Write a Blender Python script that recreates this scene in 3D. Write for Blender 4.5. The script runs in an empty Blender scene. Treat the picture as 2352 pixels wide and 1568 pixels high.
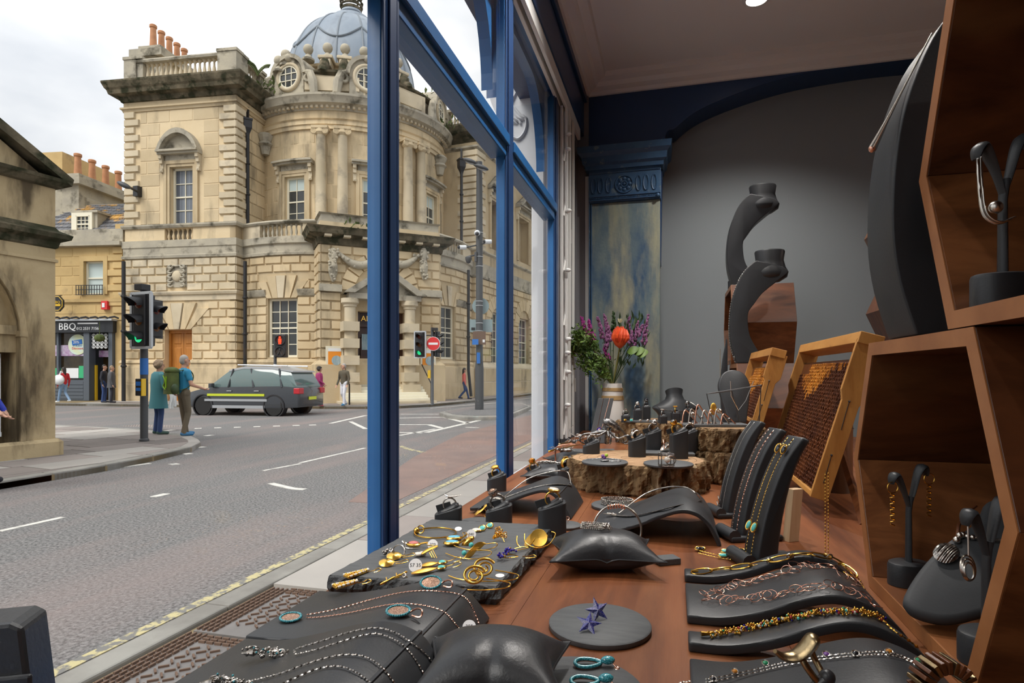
import bpy,bmesh,math,random
from mathutils import Vector,Matrix
from math import sin,cos,pi,radians,sqrt,atan2
V=Vector
R=random.Random(7)
SC=bpy.context.scene
COL=SC.collection
# -------------- camera, sky, light, exposure
F=1380.0;CX=1176.0;HY=860.0;HZ=1.42
TH=radians(15);CT=cos(TH);ST=sin(TH)
cam=bpy.data.cameras.new('camera');cam_o=bpy.data.objects.new('camera',cam);COL.objects.link(cam_o)
cam_o.location=(0,0,HZ);cam_o.rotation_euler=(radians(90),0,TH)
cam.sensor_width=36;cam.lens=F/2352*36;cam.shift_y=(HY-784)/2352
cam.clip_start=.02;cam.clip_end=500
SC.camera=cam_o
SC.view_settings.view_transform='Standard';SC.view_settings.look='None'
SC.view_settings.gamma=1;SC.view_settings.exposure=0.0
SC.view_settings.use_curve_mapping=False
wd=bpy.data.worlds.new('overcast_sky');SC.world=wd;wd.use_nodes=True
nt=wd.node_tree;N=nt.nodes;L=nt.links
N.clear()
wo=N.new('ShaderNodeOutputWorld');bg=N.new('ShaderNodeBackground')
tc=N.new('ShaderNodeTexCoord');sx=N.new('ShaderNodeSeparateXYZ')
L.new(tc.outputs['Generated'],sx.inputs[0])
mr=N.new('ShaderNodeMapRange');mr.inputs['From Min'].default_value=0;mr.inputs['From Max'].default_value=1
mr.inputs['To Min'].default_value=.80;mr.inputs['To Max'].default_value=2.0
L.new(sx.outputs['Z'],mr.inputs['Value'])
mp=N.new('ShaderNodeMapping');mp.inputs['Scale'].default_value=(1,1,2.2);L.new(tc.outputs['Generated'],mp.inputs[0])
nz=N.new('ShaderNodeTexNoise');nz.inputs['Scale'].default_value=2.6;nz.inputs['Detail'].default_value=5;nz.inputs['Roughness'].default_value=.5
L.new(mp.outputs[0],nz.inputs['Vector'])
cr=N.new('ShaderNodeValToRGB');cr.color_ramp.elements[0].position=.36;cr.color_ramp.elements[0].color=(.66,.69,.74,1)
cr.color_ramp.elements[1].position=.6;cr.color_ramp.elements[1].color=(1,1,1,1)
L.new(nz.outputs[0],cr.inputs[0]);L.new(cr.outputs[0],bg.inputs['Color']);L.new(mr.outputs[0],bg.inputs['Strength'])
L.new(bg.outputs[0],wo.inputs[0])
sun=bpy.data.lights.new('veiled_sun','SUN');sun.energy=2.8;sun.angle=radians(32);sun.color=(1,.96,.9)
sun_o=bpy.data.objects.new('veiled_sun',sun);COL.objects.link(sun_o)
sun_o.rotation_euler=V((-.30,-.60,.74)).to_track_quat('Z','Y').to_euler()
# -------------- helpers
def c2w(X,Y,Z):return V((X*CT-Y*ST,X*ST+Y*CT,Z))
def at(px,py,Y):return c2w((px-CX)/F*Y,Y,HZ+(HY-py)/F*Y)
def tz(px,py,z=1.18):return at(px,py,(HZ-z)*F/(py-HY))
def td(px,py,d):return at(px,py,d/((px-CX)/F*CT-ST))
def ts(px,py,s):return at(px,py,s/((px-CX)/F*ST+CT))
def T(x,y=None,z=None):
 return Matrix.Translation(x if y is None else(x,y,z))
def Rz(a):return Matrix.Rotation(radians(a),4,'Z')
def Rx(a):return Matrix.Rotation(radians(a),4,'X')
def Ry(a):return Matrix.Rotation(radians(a),4,'Y')
def S(a,b=None,c=None):
 b=a if b is None else b;c=a if c is None else c
 return Matrix.Diagonal((a,b,c,1))
def basis(o,x,y,z):
 m=Matrix.Identity(4)
 for i,c in enumerate((x,y,z,o)):
  for j in range(3):m[j][i]=c[j]
 return m
def catmull(pts,n=8,closed=False):
 pts=[V(p)for p in pts];out=[];m=len(pts)
 for i in range(m if closed else m-1):
  if closed:p0,p1,p2,p3=pts[i-1],pts[i],pts[(i+1)%m],pts[(i+2)%m]
  else:p0,p1,p2,p3=pts[max(i-1,0)],pts[i],pts[i+1],pts[min(i+2,m-1)]
  for k in range(n):
   t=k/n
   out.append(.5*((2*p1)+(p2-p0)*t+(2*p0-5*p1+4*p2-p3)*t*t+(3*p1-p0-3*p2+p3)*t**3))
 if not closed:out.append(pts[-1])
 return out
def resample(pts,step):
 out=[pts[0].copy()];acc=0
 for a,b in zip(pts,pts[1:]):
  d=(b-a).length
  while acc+d>=step:
   t=(step-acc)/d;a=a+(b-a)*t;out.append(a.copy());d=(b-a).length;acc=0
  acc+=d
 return out
class MB:
 def __init__(s):s.v=[];s.f=[];s.m=[]
 def add(s,vs,fs,X=None,mi=0):
  o=len(s.v)
  if X is None:s.v+=[V(p)for p in vs]
  elif callable(X):s.v+=[X(*p)for p in vs]
  else:s.v+=[X@V(p)for p in vs]
  s.f+=[tuple(i+o for i in f)for f in fs];s.m+=[mi]*len(fs)
  return s
 def box(s,x0,x1,y0,y1,z0,z1,X=None,mi=0):
  return s.add([(x0,y0,z0),(x1,y0,z0),(x1,y1,z0),(x0,y1,z0),(x0,y0,z1),(x1,y0,z1),(x1,y1,z1),(x0,y1,z1)],[(0,3,2,1),(4,5,6,7),(0,1,5,4),(1,2,6,5),(2,3,7,6),(3,0,4,7)],X,mi)
 def cb(s,c,d,X=None,mi=0):
  return s.box(c[0]-d[0]/2,c[0]+d[0]/2,c[1]-d[1]/2,c[1]+d[1]/2,c[2]-d[2]/2,c[2]+d[2]/2,X,mi)
 def frust(s,x0,x1,y0,y1,z0,z1,i,X=None,mi=0):
  return s.add([(x0,y0,z0),(x1,y0,z0),(x1,y1,z0),(x0,y1,z0),(x0+i,y0+i,z1),(x1-i,y0+i,z1),(x1-i,y1-i,z1),(x0+i,y1-i,z1)],[(0,3,2,1),(4,5,6,7),(0,1,5,4),(1,2,6,5),(2,3,7,6),(3,0,4,7)],X,mi)
 def prism(s,poly,z0,z1,X=None,mi=0,inset=0):
  n=len(poly)
  if inset:
   c=V((sum(p[0]for p in poly)/n,sum(p[1]for p in poly)/n))
   top=[V(p[:2])+(c-V(p[:2])).normalized()*inset for p in poly]
  else:top=poly
  return s.add([(p[0],p[1],z0)for p in poly]+[(p[0],p[1],z1)for p in top],[tuple(range(n-1,-1,-1)),tuple(range(n,2*n))]+[(i,(i+1)%n,n+(i+1)%n,n+i)for i in range(n)],X,mi)
 def lathe(s,prof,n=16,X=None,mi=0,cap=True,sx=1,sy=1):
  vs=[];fs=[];m=len(prof)
  for r,z in prof:
   for k in range(n):
    a=2*pi*k/n;vs.append((r*cos(a)*sx,r*sin(a)*sy,z))
  for j in range(m-1):
   for k in range(n):
    k2=(k+1)%n;fs.append((j*n+k,j*n+k2,(j+1)*n+k2,(j+1)*n+k))
  if cap:
   if prof[0][0]>1e-6:fs.append(tuple(range(n-1,-1,-1)))
   if prof[-1][0]>1e-6:fs.append(tuple(range((m-1)*n,m*n)))
  return s.add(vs,fs,X,mi)
 def sph(s,c,r,n=10,m=7,X=None,mi=0,sc=(1,1,1)):
  vs=[];fs=[]
  c=V(c)
  vs.append(c+V((0,0,-r*sc[2])))
  for j in range(1,m):
   t=pi*j/m
   for k in range(n):
    a=2*pi*k/n;vs.append(c+V((r*sin(t)*cos(a)*sc[0],r*sin(t)*sin(a)*sc[1],-r*cos(t)*sc[2])))
  vs.append(c+V((0,0,r*sc[2])))
  for k in range(n):fs.append((0,1+(k+1)%n,1+k))
  for j in range(m-2):
   for k in range(n):
    a=1+j*n+k;b=1+j*n+(k+1)%n;fs.append((a,b,b+n,a+n))
  e=len(vs)-1;q=1+(m-2)*n
  for k in range(n):fs.append((q+k,q+(k+1)%n,e))
  return s.add(vs,fs,X,mi)
 def tube(s,pts,r=.01,n=6,closed=False,X=None,mi=0,flat=1.0):
  pts=[V(p)for p in pts];m=len(pts);vs=[];fs=[]
  rr=r if hasattr(r,'__len__')else[r]*m
  up=None
  for i,p in enumerate(pts):
   if closed:t=pts[(i+1)%m]-pts[i-1]
   else:t=pts[min(i+1,m-1)]-pts[max(i-1,0)]
   if t.length<1e-9:t=V((0,0,1))
   t.normalize()
   if up is None:
    up=V((0,0,1))if abs(t.z)<.9 else V((1,0,0))
   a=t.cross(up)
   if a.length<1e-6:a=t.orthogonal()
   a.normalize();b=a.cross(t).normalized();up=b
   for k in range(n):
    w=2*pi*k/n;vs.append(p+a*(cos(w)*rr[i])+b*(sin(w)*rr[i]*flat))
  for i in range(m if closed else m-1):
   j=(i+1)%m
   for k in range(n):
    k2=(k+1)%n;fs.append((i*n+k,i*n+k2,j*n+k2,j*n+k))
  if not closed:fs+=[tuple(range(n-1,-1,-1)),tuple(range((m-1)*n,m*n))]
  return s.add(vs,fs,X,mi)
 def rod(s,a,b,r,n=6,X=None,mi=0):return s.tube([a,b],r,n,False,X,mi)
 def ring(s,R_,r,n=24,m=6,X=None,mi=0,sx=1,sy=1,flat=1.0):
  return s.tube([(R_*sx*cos(2*pi*k/n),R_*sy*sin(2*pi*k/n),0)for k in range(n)],r,m,True,X,mi,flat)
 def grid(s,fn,nu,nv,X=None,mi=0,cu=False,cv=False,flip=False):
  vs=[fn(i/(nu if cu else nu-1),j/(nv if cv else nv-1))for j in range(nv)for i in range(nu)];fs=[]
  for j in range(nv if cv else nv-1):
   for i in range(nu if cu else nu-1):
    a=j*nu+i;b=j*nu+(i+1)%nu;c=((j+1)%nv)*nu+(i+1)%nu;d=((j+1)%nv)*nu+i
    fs.append((a,d,c,b)if flip else(a,b,c,d))
  return s.add(vs,fs,X,mi)
 def ribbon(s,prof,w0,w1,th,X=None,mi=0):
  n=len(prof);P=[V((p[0],0,p[1]))for p in prof];B=[]
  for i in range(n):
   t=(P[min(i+1,n-1)]-P[max(i-1,0)]).normalized();nn=V((-t.z,0,t.x))
   B.append(P[i]-nn*th)
  def wv(w,i):return w(i/(n-1))if callable(w)else w
  vs=[]
  for i in range(n):
   a,b=wv(w0,i),wv(w1,i)
   vs+=[(P[i].x,a,P[i].z),(P[i].x,b,P[i].z),(B[i].x,b,B[i].z),(B[i].x,a,B[i].z)]
  fs=[(0,1,2,3),(4*n-1,4*n-2,4*n-3,4*n-4)]
  for i in range(n-1):
   for k in range(4):
    k2=(k+1)%4;fs.append((4*i+k2,4*i+k,4*i+4+k,4*i+4+k2))
  return s.add(vs,fs,X,mi)
 def sweep(s,path,prof,closed=False,mi=0):
  P=[V((p[0],p[1]))for p in path];n=len(P);m=len(prof);nn=[]
  for i in range(n):
   a=P[i]-P[i-1]if(i or closed)else P[1]-P[0]
   b=P[(i+1)%n]-P[i]if(i<n-1 or closed)else P[-1]-P[-2]
   na=V((a.y,-a.x)).normalized();nb=V((b.y,-b.x)).normalized()
   h=(na+nb);h.normalize();h=h/max(h.dot(na),.3);nn.append(h)
  vs=[]
  for i in range(n):
   for o,z in prof:vs.append((P[i].x+nn[i].x*o,P[i].y+nn[i].y*o,z))
  fs=[]
  for i in range(n if closed else n-1):
   j=(i+1)%n
   for k in range(m):
    k2=(k+1)%m;fs.append((i*m+k,j*m+k,j*m+k2,i*m+k2))
  if not closed:fs+=[tuple(range(m)),tuple(range(n*m-1,(n-1)*m-1,-1))]
  return s.add(vs,fs,None,mi)
 def mesh(s,name,mats,bevel=0,smooth=None,off=None,seg=2,fix=True):
  me=bpy.data.meshes.new(name)
  vs=s.v if off is None else[p-off for p in s.v]
  me.from_pydata([tuple(p)for p in vs],[],s.f)
  for mm in(mats if isinstance(mats,(list,tuple))else[mats]):me.materials.append(MT[mm]if isinstance(mm,str)else mm)
  if any(s.m):me.polygons.foreach_set('material_index',s.m)
  if bevel or fix:
   bm=bmesh.new();bm.from_mesh(me)
   if fix:bmesh.ops.recalc_face_normals(bm,faces=bm.faces[:])
   if bevel:
    ed=[e for e in bm.edges if len(e.link_faces)==2 and e.calc_face_angle(0)>.6]
    bmesh.ops.bevel(bm,geom=ed,offset=bevel,segments=seg,affect='EDGES',profile=.5,clamp_overlap=True)
   bm.to_mesh(me);bm.free()
  if smooth is not None:
   me.polygons.foreach_set('use_smooth',[True]*len(me.polygons))
   me.set_sharp_from_angle(angle=radians(smooth))
  return me
 def obj(s,name,mats,parent=None,origin=None,bevel=0,smooth=None,seg=2,fix=True):
  me=s.mesh(name,mats,bevel,smooth,V(origin)if origin is not None else None,seg,fix)
  o=bpy.data.objects.new(name,me);COL.objects.link(o)
  if origin is not None:o.location=origin;WM[o.name]=T(V(origin))
  if parent is not None:par(o,parent)
  return o
def par(o,p):
 o.parent=p
 if not p.get('_loc'):
  o.matrix_parent_inverse=WM[p.name].inverted()if p.name in WM else Matrix.Identity(4)
WM={};LOCALS=set()
def tag(o,label,cat,group=None,kind=None):
 if label:o['label']=label
 if cat:o['category']=cat
 if group:o['group']=group
 if kind:o['kind']=kind
 return o
def thing(name,label,cat,loc,group=None,kind=None):
 o=bpy.data.objects.new(name,None);COL.objects.link(o);o.location=loc;o.empty_display_size=.05
 WM[o.name]=Matrix.Translation(loc);tag(o,label,cat,group,kind);return o
def lthing(name,label,cat,loc,rz=0,group=None,sc=1,M=None):
 o=bpy.data.objects.new(name,None);COL.objects.link(o)
 o.matrix_local=M if M is not None else(T(V(loc))@Rz(rz)@S(sc));o.empty_display_size=.05
 WM[o.name]=Matrix.Identity(4);tag(o,label,cat,group);return o
def struct(o):o['kind']='structure';return o
def inst(me,name,parent=None,M=None):
 o=bpy.data.objects.new(name,me);COL.objects.link(o)
 if M is not None:o.matrix_local=M
 if parent is not None:o.parent=parent;o.matrix_parent_inverse=WM[parent.name].inverted()if parent.name in WM else Matrix.Identity(4)
 return o
def copytree(o,M,label=None,group=None):
 c=o.copy();COL.objects.link(c);c.matrix_local=M;WM[c.name]=Matrix.Identity(4)
 if label:c['label']=label
 if group:c['group']=group
 for ch in list(o.children):
  d=ch.copy();COL.objects.link(d);d.parent=c
  for g in list(ch.children):
   e=g.copy();COL.objects.link(e);e.parent=d
 return c
# -------------- materials
MT={}
def mat(name,col,rough=.5,metal=0,col2=None,scale=8,stretch=(1,1,1),pos=(.35,.65),bump=0,bscale=60,bstretch=None,rand=0,spec=.5,col3=None,scale3=2,pos3=(.5,.62),stretch3=None,coat=0,emis=None,estr=0,dist=0,detail=6,sheen=0,bdist=.002,alpha=None,trans=0):
 m=bpy.data.materials.new(name);m.use_nodes=True;MT[name]=m
 nt=m.node_tree;N=nt.nodes;L=nt.links;b=N['Principled BSDF']
 b.inputs['Base Color'].default_value=(*col,1);b.inputs['Roughness'].default_value=rough;b.inputs['Metallic'].default_value=metal
 b.inputs['Specular IOR Level'].default_value=spec;b.inputs['Coat Weight'].default_value=coat
 if trans:b.inputs['Transmission Weight'].default_value=trans
 if sheen:b.inputs['Sheen Weight'].default_value=sheen
 if emis:b.inputs['Emission Color'].default_value=(*emis,1);b.inputs['Emission Strength'].default_value=estr
 tc=N.new('ShaderNodeTexCoord')
 def noise(sc,st,det=6,dist=0):
  mp=N.new('ShaderNodeMapping');mp.inputs['Scale'].default_value=st;L.new(tc.outputs['Object'],mp.inputs[0])
  n=N.new('ShaderNodeTexNoise');n.inputs['Scale'].default_value=sc;n.inputs['Detail'].default_value=det;n.inputs['Distortion'].default_value=dist
  n.inputs['Roughness'].default_value=.6;L.new(mp.outputs[0],n.inputs['Vector']);return n.outputs[0]
 def ramp(src,p,c0,c1):
  r=N.new('ShaderNodeValToRGB');r.color_ramp.elements[0].position=p[0];r.color_ramp.elements[1].position=p[1]
  r.color_ramp.elements[0].color=(*c0,1);r.color_ramp.elements[1].color=(*c1,1);L.new(src,r.inputs[0]);return r.outputs[0]
 out=None
 if col2:out=ramp(noise(scale,stretch,detail,dist),pos,col,col2)
 if col3:
  f=ramp(noise(scale3,stretch3 or stretch,detail),pos3,(0,0,0),(1,1,1))
  mx=N.new('ShaderNodeMix');mx.data_type='RGBA';L.new(f,mx.inputs[0])
  if out is not None:L.new(out,mx.inputs[6])
  else:mx.inputs[6].default_value=(*col,1)
  mx.inputs[7].default_value=(*col3,1);out=mx.outputs[2]
 if rand:
  oi=N.new('ShaderNodeObjectInfo');m2=N.new('ShaderNodeMapRange');m2.inputs['To Min'].default_value=1-rand;m2.inputs['To Max'].default_value=1+rand
  L.new(oi.outputs['Random'],m2.inputs['Value'])
  hs=N.new('ShaderNodeHueSaturation');L.new(m2.outputs[0],hs.inputs['Value'])
  if out is not None:L.new(out,hs.inputs['Color'])
  else:hs.inputs['Color'].default_value=(*col,1)
  out=hs.outputs[0]
 if out is not None:L.new(out,b.inputs['Base Color'])
 if bump:
  bp=N.new('ShaderNodeBump');bp.inputs['Strength'].default_value=bump;bp.inputs['Distance'].default_value=bdist
  L.new(noise(bscale,bstretch or(1,1,1),4),bp.inputs['Height']);L.new(bp.outputs[0],b.inputs['Normal'])
 return m
SA,SB,SD=(.62,.50,.325),(.50,.385,.23),(.20,.155,.10)
mat('stone',SA,.85,col2=SB,scale=.35,pos=(.35,.7),col3=(.29,.235,.155),scale3=.8,pos3=(.53,.70),stretch3=(1,1,.3),bump=.25,bscale=9,bdist=.03,rand=.13,spec=.2)
mat('stone_pale',(.62,.53,.385),.85,col2=(.50,.42,.29),scale=.5,col3=(.30,.26,.20),scale3=.8,pos3=(.55,.72),bump=.25,bscale=9,bdist=.03,rand=.06,spec=.2)
mat('stone_grey',(.47,.42,.32),.9,col2=(.34,.31,.25),scale=.8,col3=(.10,.09,.065),scale3=1.3,pos3=(.52,.68),bump=.4,bscale=7,bdist=.03,spec=.2)
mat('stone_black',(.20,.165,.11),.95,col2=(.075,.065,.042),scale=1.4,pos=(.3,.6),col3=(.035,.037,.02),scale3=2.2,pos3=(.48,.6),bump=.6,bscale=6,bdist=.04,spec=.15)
mat('stone_near',(.47,.37,.22),.9,col2=(.36,.27,.15),scale=1.3,col3=(.10,.075,.045),scale3=1.6,stretch3=(1,1,.25),pos3=(.52,.66),bump=.35,bscale=22,bdist=.012,spec=.2)
mat('stone_bbq',(.60,.43,.20),.85,col2=(.47,.33,.15),scale=.5,col3=(.25,.18,.10),scale3=.8,pos3=(.58,.75),bump=.25,bscale=9,bdist=.03,rand=.08,spec=.2)
mat('joint',(.22,.17,.10),.95,spec=.1)
mat('lead',(.19,.235,.29),.5,col2=(.29,.335,.385),scale=.6,stretch=(1,1,.35),col3=(.15,.18,.22),scale3=1.2,pos3=(.52,.7),spec=.4)
mat('lead_rib',(.16,.19,.22),.5)
mat('slate_roof',(.15,.15,.16),.7,col2=(.09,.09,.095),scale=2.2,col3=(.46,.24,.035),scale3=1.05,pos3=(.55,.62),bump=.3,bscale=10,bdist=.03)
mat('terracotta',(.52,.25,.12),.8,col2=(.42,.19,.09),scale=3)
mat('sash_white',(.75,.70,.55),.5)
mat('dark_glass',(.035,.038,.038),.08,col2=(.06,.065,.065),scale=.6,spec=.6)
mat('curtain_glass',(.17,.19,.22),.25,col2=(.07,.08,.10),scale=2.2,stretch=(7,7,.05),pos=(.42,.58),spec=.6)
mat('blind_glass',(.50,.58,.56),.3)
mat('iron_black',(.012,.012,.014),.45)
mat('door_oak',(.50,.20,.035),.45,col2=(.38,.14,.022),scale=2,stretch=(9,9,.8))
mat('door_dark',(.045,.018,.010),.35)
mat('asphalt',(.27,.262,.255),.9,col2=(.06,.059,.06),scale=42,pos=(.34,.66),col3=(.26,.205,.19),scale3=.33,pos3=(.48,.78),stretch3=(2.0,.25,1),bump=.9,bscale=55,bdist=.012,spec=.3,detail=10)
mat('road_paint',(.62,.60,.55),.8,col2=(.30,.29,.27),scale=7,pos=(.48,.72))
mat('yellow_paint',(.47,.41,.22),.85,col2=(.17,.165,.155),scale=16,pos=(.46,.56))
mat('slab',(.27,.235,.215),.95,col2=(.22,.195,.18),scale=1.2,rand=.2,bump=.3,bscale=30,bdist=.006,spec=.12)
mat('slab_pale',(.37,.345,.315),.95,col2=(.33,.31,.285),scale=1.5,rand=.1,bump=.3,bscale=30,bdist=.006,spec=.12)
mat('kerb',(.30,.29,.26),.85,col2=(.20,.19,.17),scale=2.5,bump=.3,bscale=25,bdist=.006,rand=.08)
mat('iron_plate',(.24,.225,.215),.5,col2=(.17,.16,.155),scale=3,metal=.25)
mat('iron_rust',(.16,.10,.07),.6,metal=.4)
mat('moss',(.10,.13,.03),.9,col2=(.05,.07,.02),scale=6)
mat('walnut_table',(.205,.066,.023),.42,col2=(.075,.022,.008),scale=1.0,stretch=(26,2.2,26),pos=(.34,.68),spec=.3,col3=(.255,.098,.038),scale3=2.2,stretch3=(5,.9,5),pos3=(.45,.7),bump=.25,bscale=1,bstretch=(320,16,320),bdist=.0006,dist=.6)
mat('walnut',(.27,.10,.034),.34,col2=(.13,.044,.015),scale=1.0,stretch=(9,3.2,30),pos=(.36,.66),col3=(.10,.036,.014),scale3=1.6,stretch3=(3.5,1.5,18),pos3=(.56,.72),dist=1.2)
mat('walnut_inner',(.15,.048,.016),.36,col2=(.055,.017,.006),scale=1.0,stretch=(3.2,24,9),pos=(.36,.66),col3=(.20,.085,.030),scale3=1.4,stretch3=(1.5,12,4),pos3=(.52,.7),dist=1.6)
mat('walnut_edge',(.40,.165,.06),.38,col2=(.28,.105,.036),scale=1,stretch=(9,14,14),pos=(.36,.66))
mat('pine',(.52,.25,.062),.5,col2=(.38,.16,.034),scale=1,stretch=(50,6,9),pos=(.36,.68),col3=(.27,.12,.032),scale3=9,pos3=(.6,.72),bump=.3,bscale=1,bstretch=(200,20,30),bdist=.0006)
mat('pine_pale',(.60,.42,.25),.6,col2=(.52,.34,.19),scale=1,stretch=(60,60,6))
mat('wax_dark',(.075,.022,.010),.33,col2=(.16,.05,.016),scale=16,spec=.6)
mat('wax_gold',(.62,.26,.035),.4,col2=(.33,.11,.018),scale=22,spec=.5)
mat('leather',(.030,.032,.036),.42,col2=(.023,.024,.026),scale=9,bump=.22,bscale=420,bdist=.0007,spec=.45)
mat('leather_soft',(.022,.023,.026),.38,bump=.3,bscale=260,bdist=.0009,spec=.5)
mat('suede',(.050,.052,.056),.7,col2=(.038,.040,.043),scale=14,bump=.2,bscale=500,bdist=.0006)
mat('slate',(.085,.089,.092),.6,col2=(.062,.066,.07),scale=22,stretch=(1.5,8,1),bump=.35,bscale=60,bstretch=(2.2,14,2),bdist=.001)
mat('slate_edge',(.020,.021,.022),.5,col2=(.035,.036,.038),scale=60,bump=.8,bscale=140,bdist=.003)
mat('gold',(.80,.47,.095),.24,metal=1,bump=.12,bscale=400,bdist=.0005)
mat('gold_matt',(.76,.45,.085),.42,metal=1,bump=.3,bscale=700,bdist=.0005)
mat('silver',(.66,.61,.55),.25,metal=1)
mat('silver_dark',(.22,.205,.19),.3,metal=1,col2=(.62,.57,.52),scale=320,pos=(.42,.6))
mat('oxidised',(.13,.13,.135),.35,metal=1,col2=(.42,.40,.37),scale=260,pos=(.46,.62))
mat('rose_gold',(.86,.46,.33),.25,metal=1)
mat('bronze',(.36,.27,.15),.3,metal=1,bump=.25,bscale=260,bdist=.0008)
mat('turquoise',(.05,.38,.36),.35,col2=(.09,.47,.45),scale=120)
mat('teal_pave',(.01,.15,.19),.25,col2=(.10,.45,.52),scale=900,pos=(.45,.62),spec=.8)
mat('blue_pave',(.012,.02,.17),.22,col2=(.17,.15,.30),scale=700,pos=(.45,.65),spec=.8)
mat('copper_pave',(.24,.13,.085),.35,col2=(.60,.38,.27),scale=900,pos=(.45,.62),metal=.6)
mat('lapis',(.02,.01,.22),.2)
mat('pearl',(.72,.66,.58),.22,coat=.5)
mat('enamel_blue',(.10,.42,.62),.15,coat=.5)
mat('gem_pink',(.55,.16,.15),.15);mat('gem_green',(.01,.22,.09),.1,spec=.8);mat('gem_red',(.35,.02,.03),.1,spec=.8)
mat('gem_violet',(.16,.05,.26),.12,spec=.8);mat('gem_lime',(.40,.55,.05),.15);mat('gem_black',(.01,.01,.014),.1,spec=.8);mat('gem_amber',(.42,.16,.02),.15)
mat('paper',(.78,.77,.77),.7);mat('ink',(.02,.02,.03),.6)
mat('blue_paint',(.022,.125,.33),.33,col2=(.018,.105,.29),scale=8,bump=.12,bscale=30,bdist=.002,spec=.5)
mat('navy_paint_and_shade',(.014,.045,.13),.38,bump=.1,bscale=30,bdist=.002)
mat('wall_grey',(.26,.285,.298),.8,bump=.1,bscale=60,bdist=.001)
mat('return_grey',(.20,.195,.21),.75)
mat('ceiling_paint',(.76,.745,.735),.85)
mat('cornice_paint',(.78,.755,.735),.7)
mat('white_gloss',(.72,.72,.70),.35)
mat('white_pilaster',(.66,.67,.70),.6,bump=.1,bscale=30)
mat('distress',(.035,.085,.16),.55,col2=(.15,.20,.205),scale=6,stretch=(1.6,1,.7),pos=(.38,.62),col3=(.36,.345,.225),scale3=5,stretch3=(2.2,1,.5),pos3=(.46,.68),bump=.35,bscale=40,bdist=.003,detail=9)
mat('distress_blue',(.024,.072,.16),.45,col2=(.04,.10,.19),scale=12,col3=(.16,.20,.21),scale3=26,pos3=(.60,.72))
mat('bark',(.27,.175,.09),.95,col2=(.07,.042,.022),scale=30,stretch=(1,1,.22),pos=(.38,.6),col3=(.44,.34,.22),scale3=17,stretch3=(1,1,.4),pos3=(.55,.70),bump=1,bscale=70,bstretch=(1,1,.35),bdist=.006,spec=.15)
mat('cut_wood',(.40,.245,.13),.75,col2=(.31,.18,.09),scale=40,bump=.15,bscale=120)
mat('ceramic',(.56,.53,.50),.45);mat('twine',(.30,.19,.08),.9,bump=.6,bscale=500,bstretch=(.3,.3,1),bdist=.001)
mat('leaf',(.055,.12,.022),.55,col2=(.13,.21,.035),scale=14);mat('leaf_dark',(.02,.045,.014),.55,col2=(.035,.07,.018),scale=14)
mat('heather',(.15,.045,.14),.6,col2=(.30,.12,.24),scale=90);mat('magenta_flower',(.22,.015,.15),.6,col2=(.34,.03,.22),scale=60)
mat('protea',(.78,.12,.022),.5,col2=(.62,.05,.015),scale=60);mat('stem',(.18,.18,.05),.6);mat('cream_petal',(.60,.62,.40),.5)
mat('tin',(.22,.20,.18),.28,metal=.9)
mat('wire_steel',(.12,.12,.125),.35,metal=.8)
mat('signal_black',(.014,.014,.016),.5);mat('signal_edge',(.45,.47,.49),.5);mat('pole_grey',(.055,.058,.062),.5)
mat('lens_red_off',(.10,.012,.006),.25);mat('lens_amber_off',(.14,.045,.006),.25)
mat('green_lit',(.02,.30,.12),.3,emis=(.02,.75,.28),estr=1.0);mat('red_lit',(.6,.02,.01),.3,emis=(1,.06,.015),estr=1.6)
mat('sign_back',(.26,.34,.35),.5,metal=.2);mat('sign_red',(.62,.03,.03),.4);mat('sign_white',(.75,.76,.76),.4);mat('sign_blue',(.02,.14,.45),.4)
mat('sign_yellow',(.70,.43,.02),.4);mat('camera_white',(.70,.72,.74),.35)
mat('poster_orange',(.80,.27,.015),.5);mat('poster_blue',(.42,.52,.55),.6,col2=(.22,.33,.38),scale=8,stretch=(1,1,.25))
mat('shop_grey',(.085,.10,.12),.5);mat('shop_dark',(.018,.02,.024),.4);mat('shop_glass',(.05,.034,.015),.1,col2=(.012,.010,.008),scale=.9,pos=(.4,.6),spec=.6)
mat('shop_green',(.04,.42,.18),.5);mat('shop_purple',(.30,.12,.30),.5,col2=(.50,.45,.55),scale=5);mat('disc_pale',(.55,.68,.66),.5,col2=(.62,.66,.40),scale=3)
mat('skin',(.50,.27,.18),.55);mat('grey_hair',(.34,.31,.28),.7);mat('brown_hair',(.20,.13,.075),.7,col2=(.34,.25,.16),scale=30);mat('dark_hair',(.02,.014,.01),.6)
mat('coat_teal',(.055,.21,.24),.7);mat('jeans',(.025,.055,.16),.8);mat('jeans_pale',(.22,.33,.48),.8);mat('khaki_trouser',(.125,.10,.065),.85,bump=.5,bscale=14,bdist=.02)
mat('tee_blue',(.02,.22,.38),.75);mat('pack_green',(.052,.075,.018),.8,col2=(.085,.12,.025),scale=9);mat('lime_strap',(.30,.55,.02),.6)
mat('shoe_green',(.05,.10,.08),.7);mat('shoe_blue',(.03,.16,.32),.6);mat('shoe_orange',(.42,.12,.03),.6)
mat('jumper_olive',(.085,.075,.05),.8);mat('white_cloth',(.66,.66,.70),.8);mat('magenta_coat',(.30,.02,.12),.7);mat('shoe_pink',(.70,.06,.13),.6)
mat('red_top',(.50,.02,.03),.75);mat('dark_cloth',(.02,.02,.028),.8);mat('grey_cloth',(.07,.07,.075),.8);mat('blue_jacket',(.012,.03,.36),.65);mat('coral_top',(.60,.12,.10),.7)
mat('car_paint',(.030,.034,.040),.25,coat=.6);mat('car_silver',(.50,.52,.54),.3,metal=.6);mat('car_glass',(.11,.16,.155),.05,spec=.8);mat('tyre',(.012,.012,.012),.8)
mat('plate_yellow',(.55,.62,.03),.4);mat('tail_red',(.45,.02,.03),.3)
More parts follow.
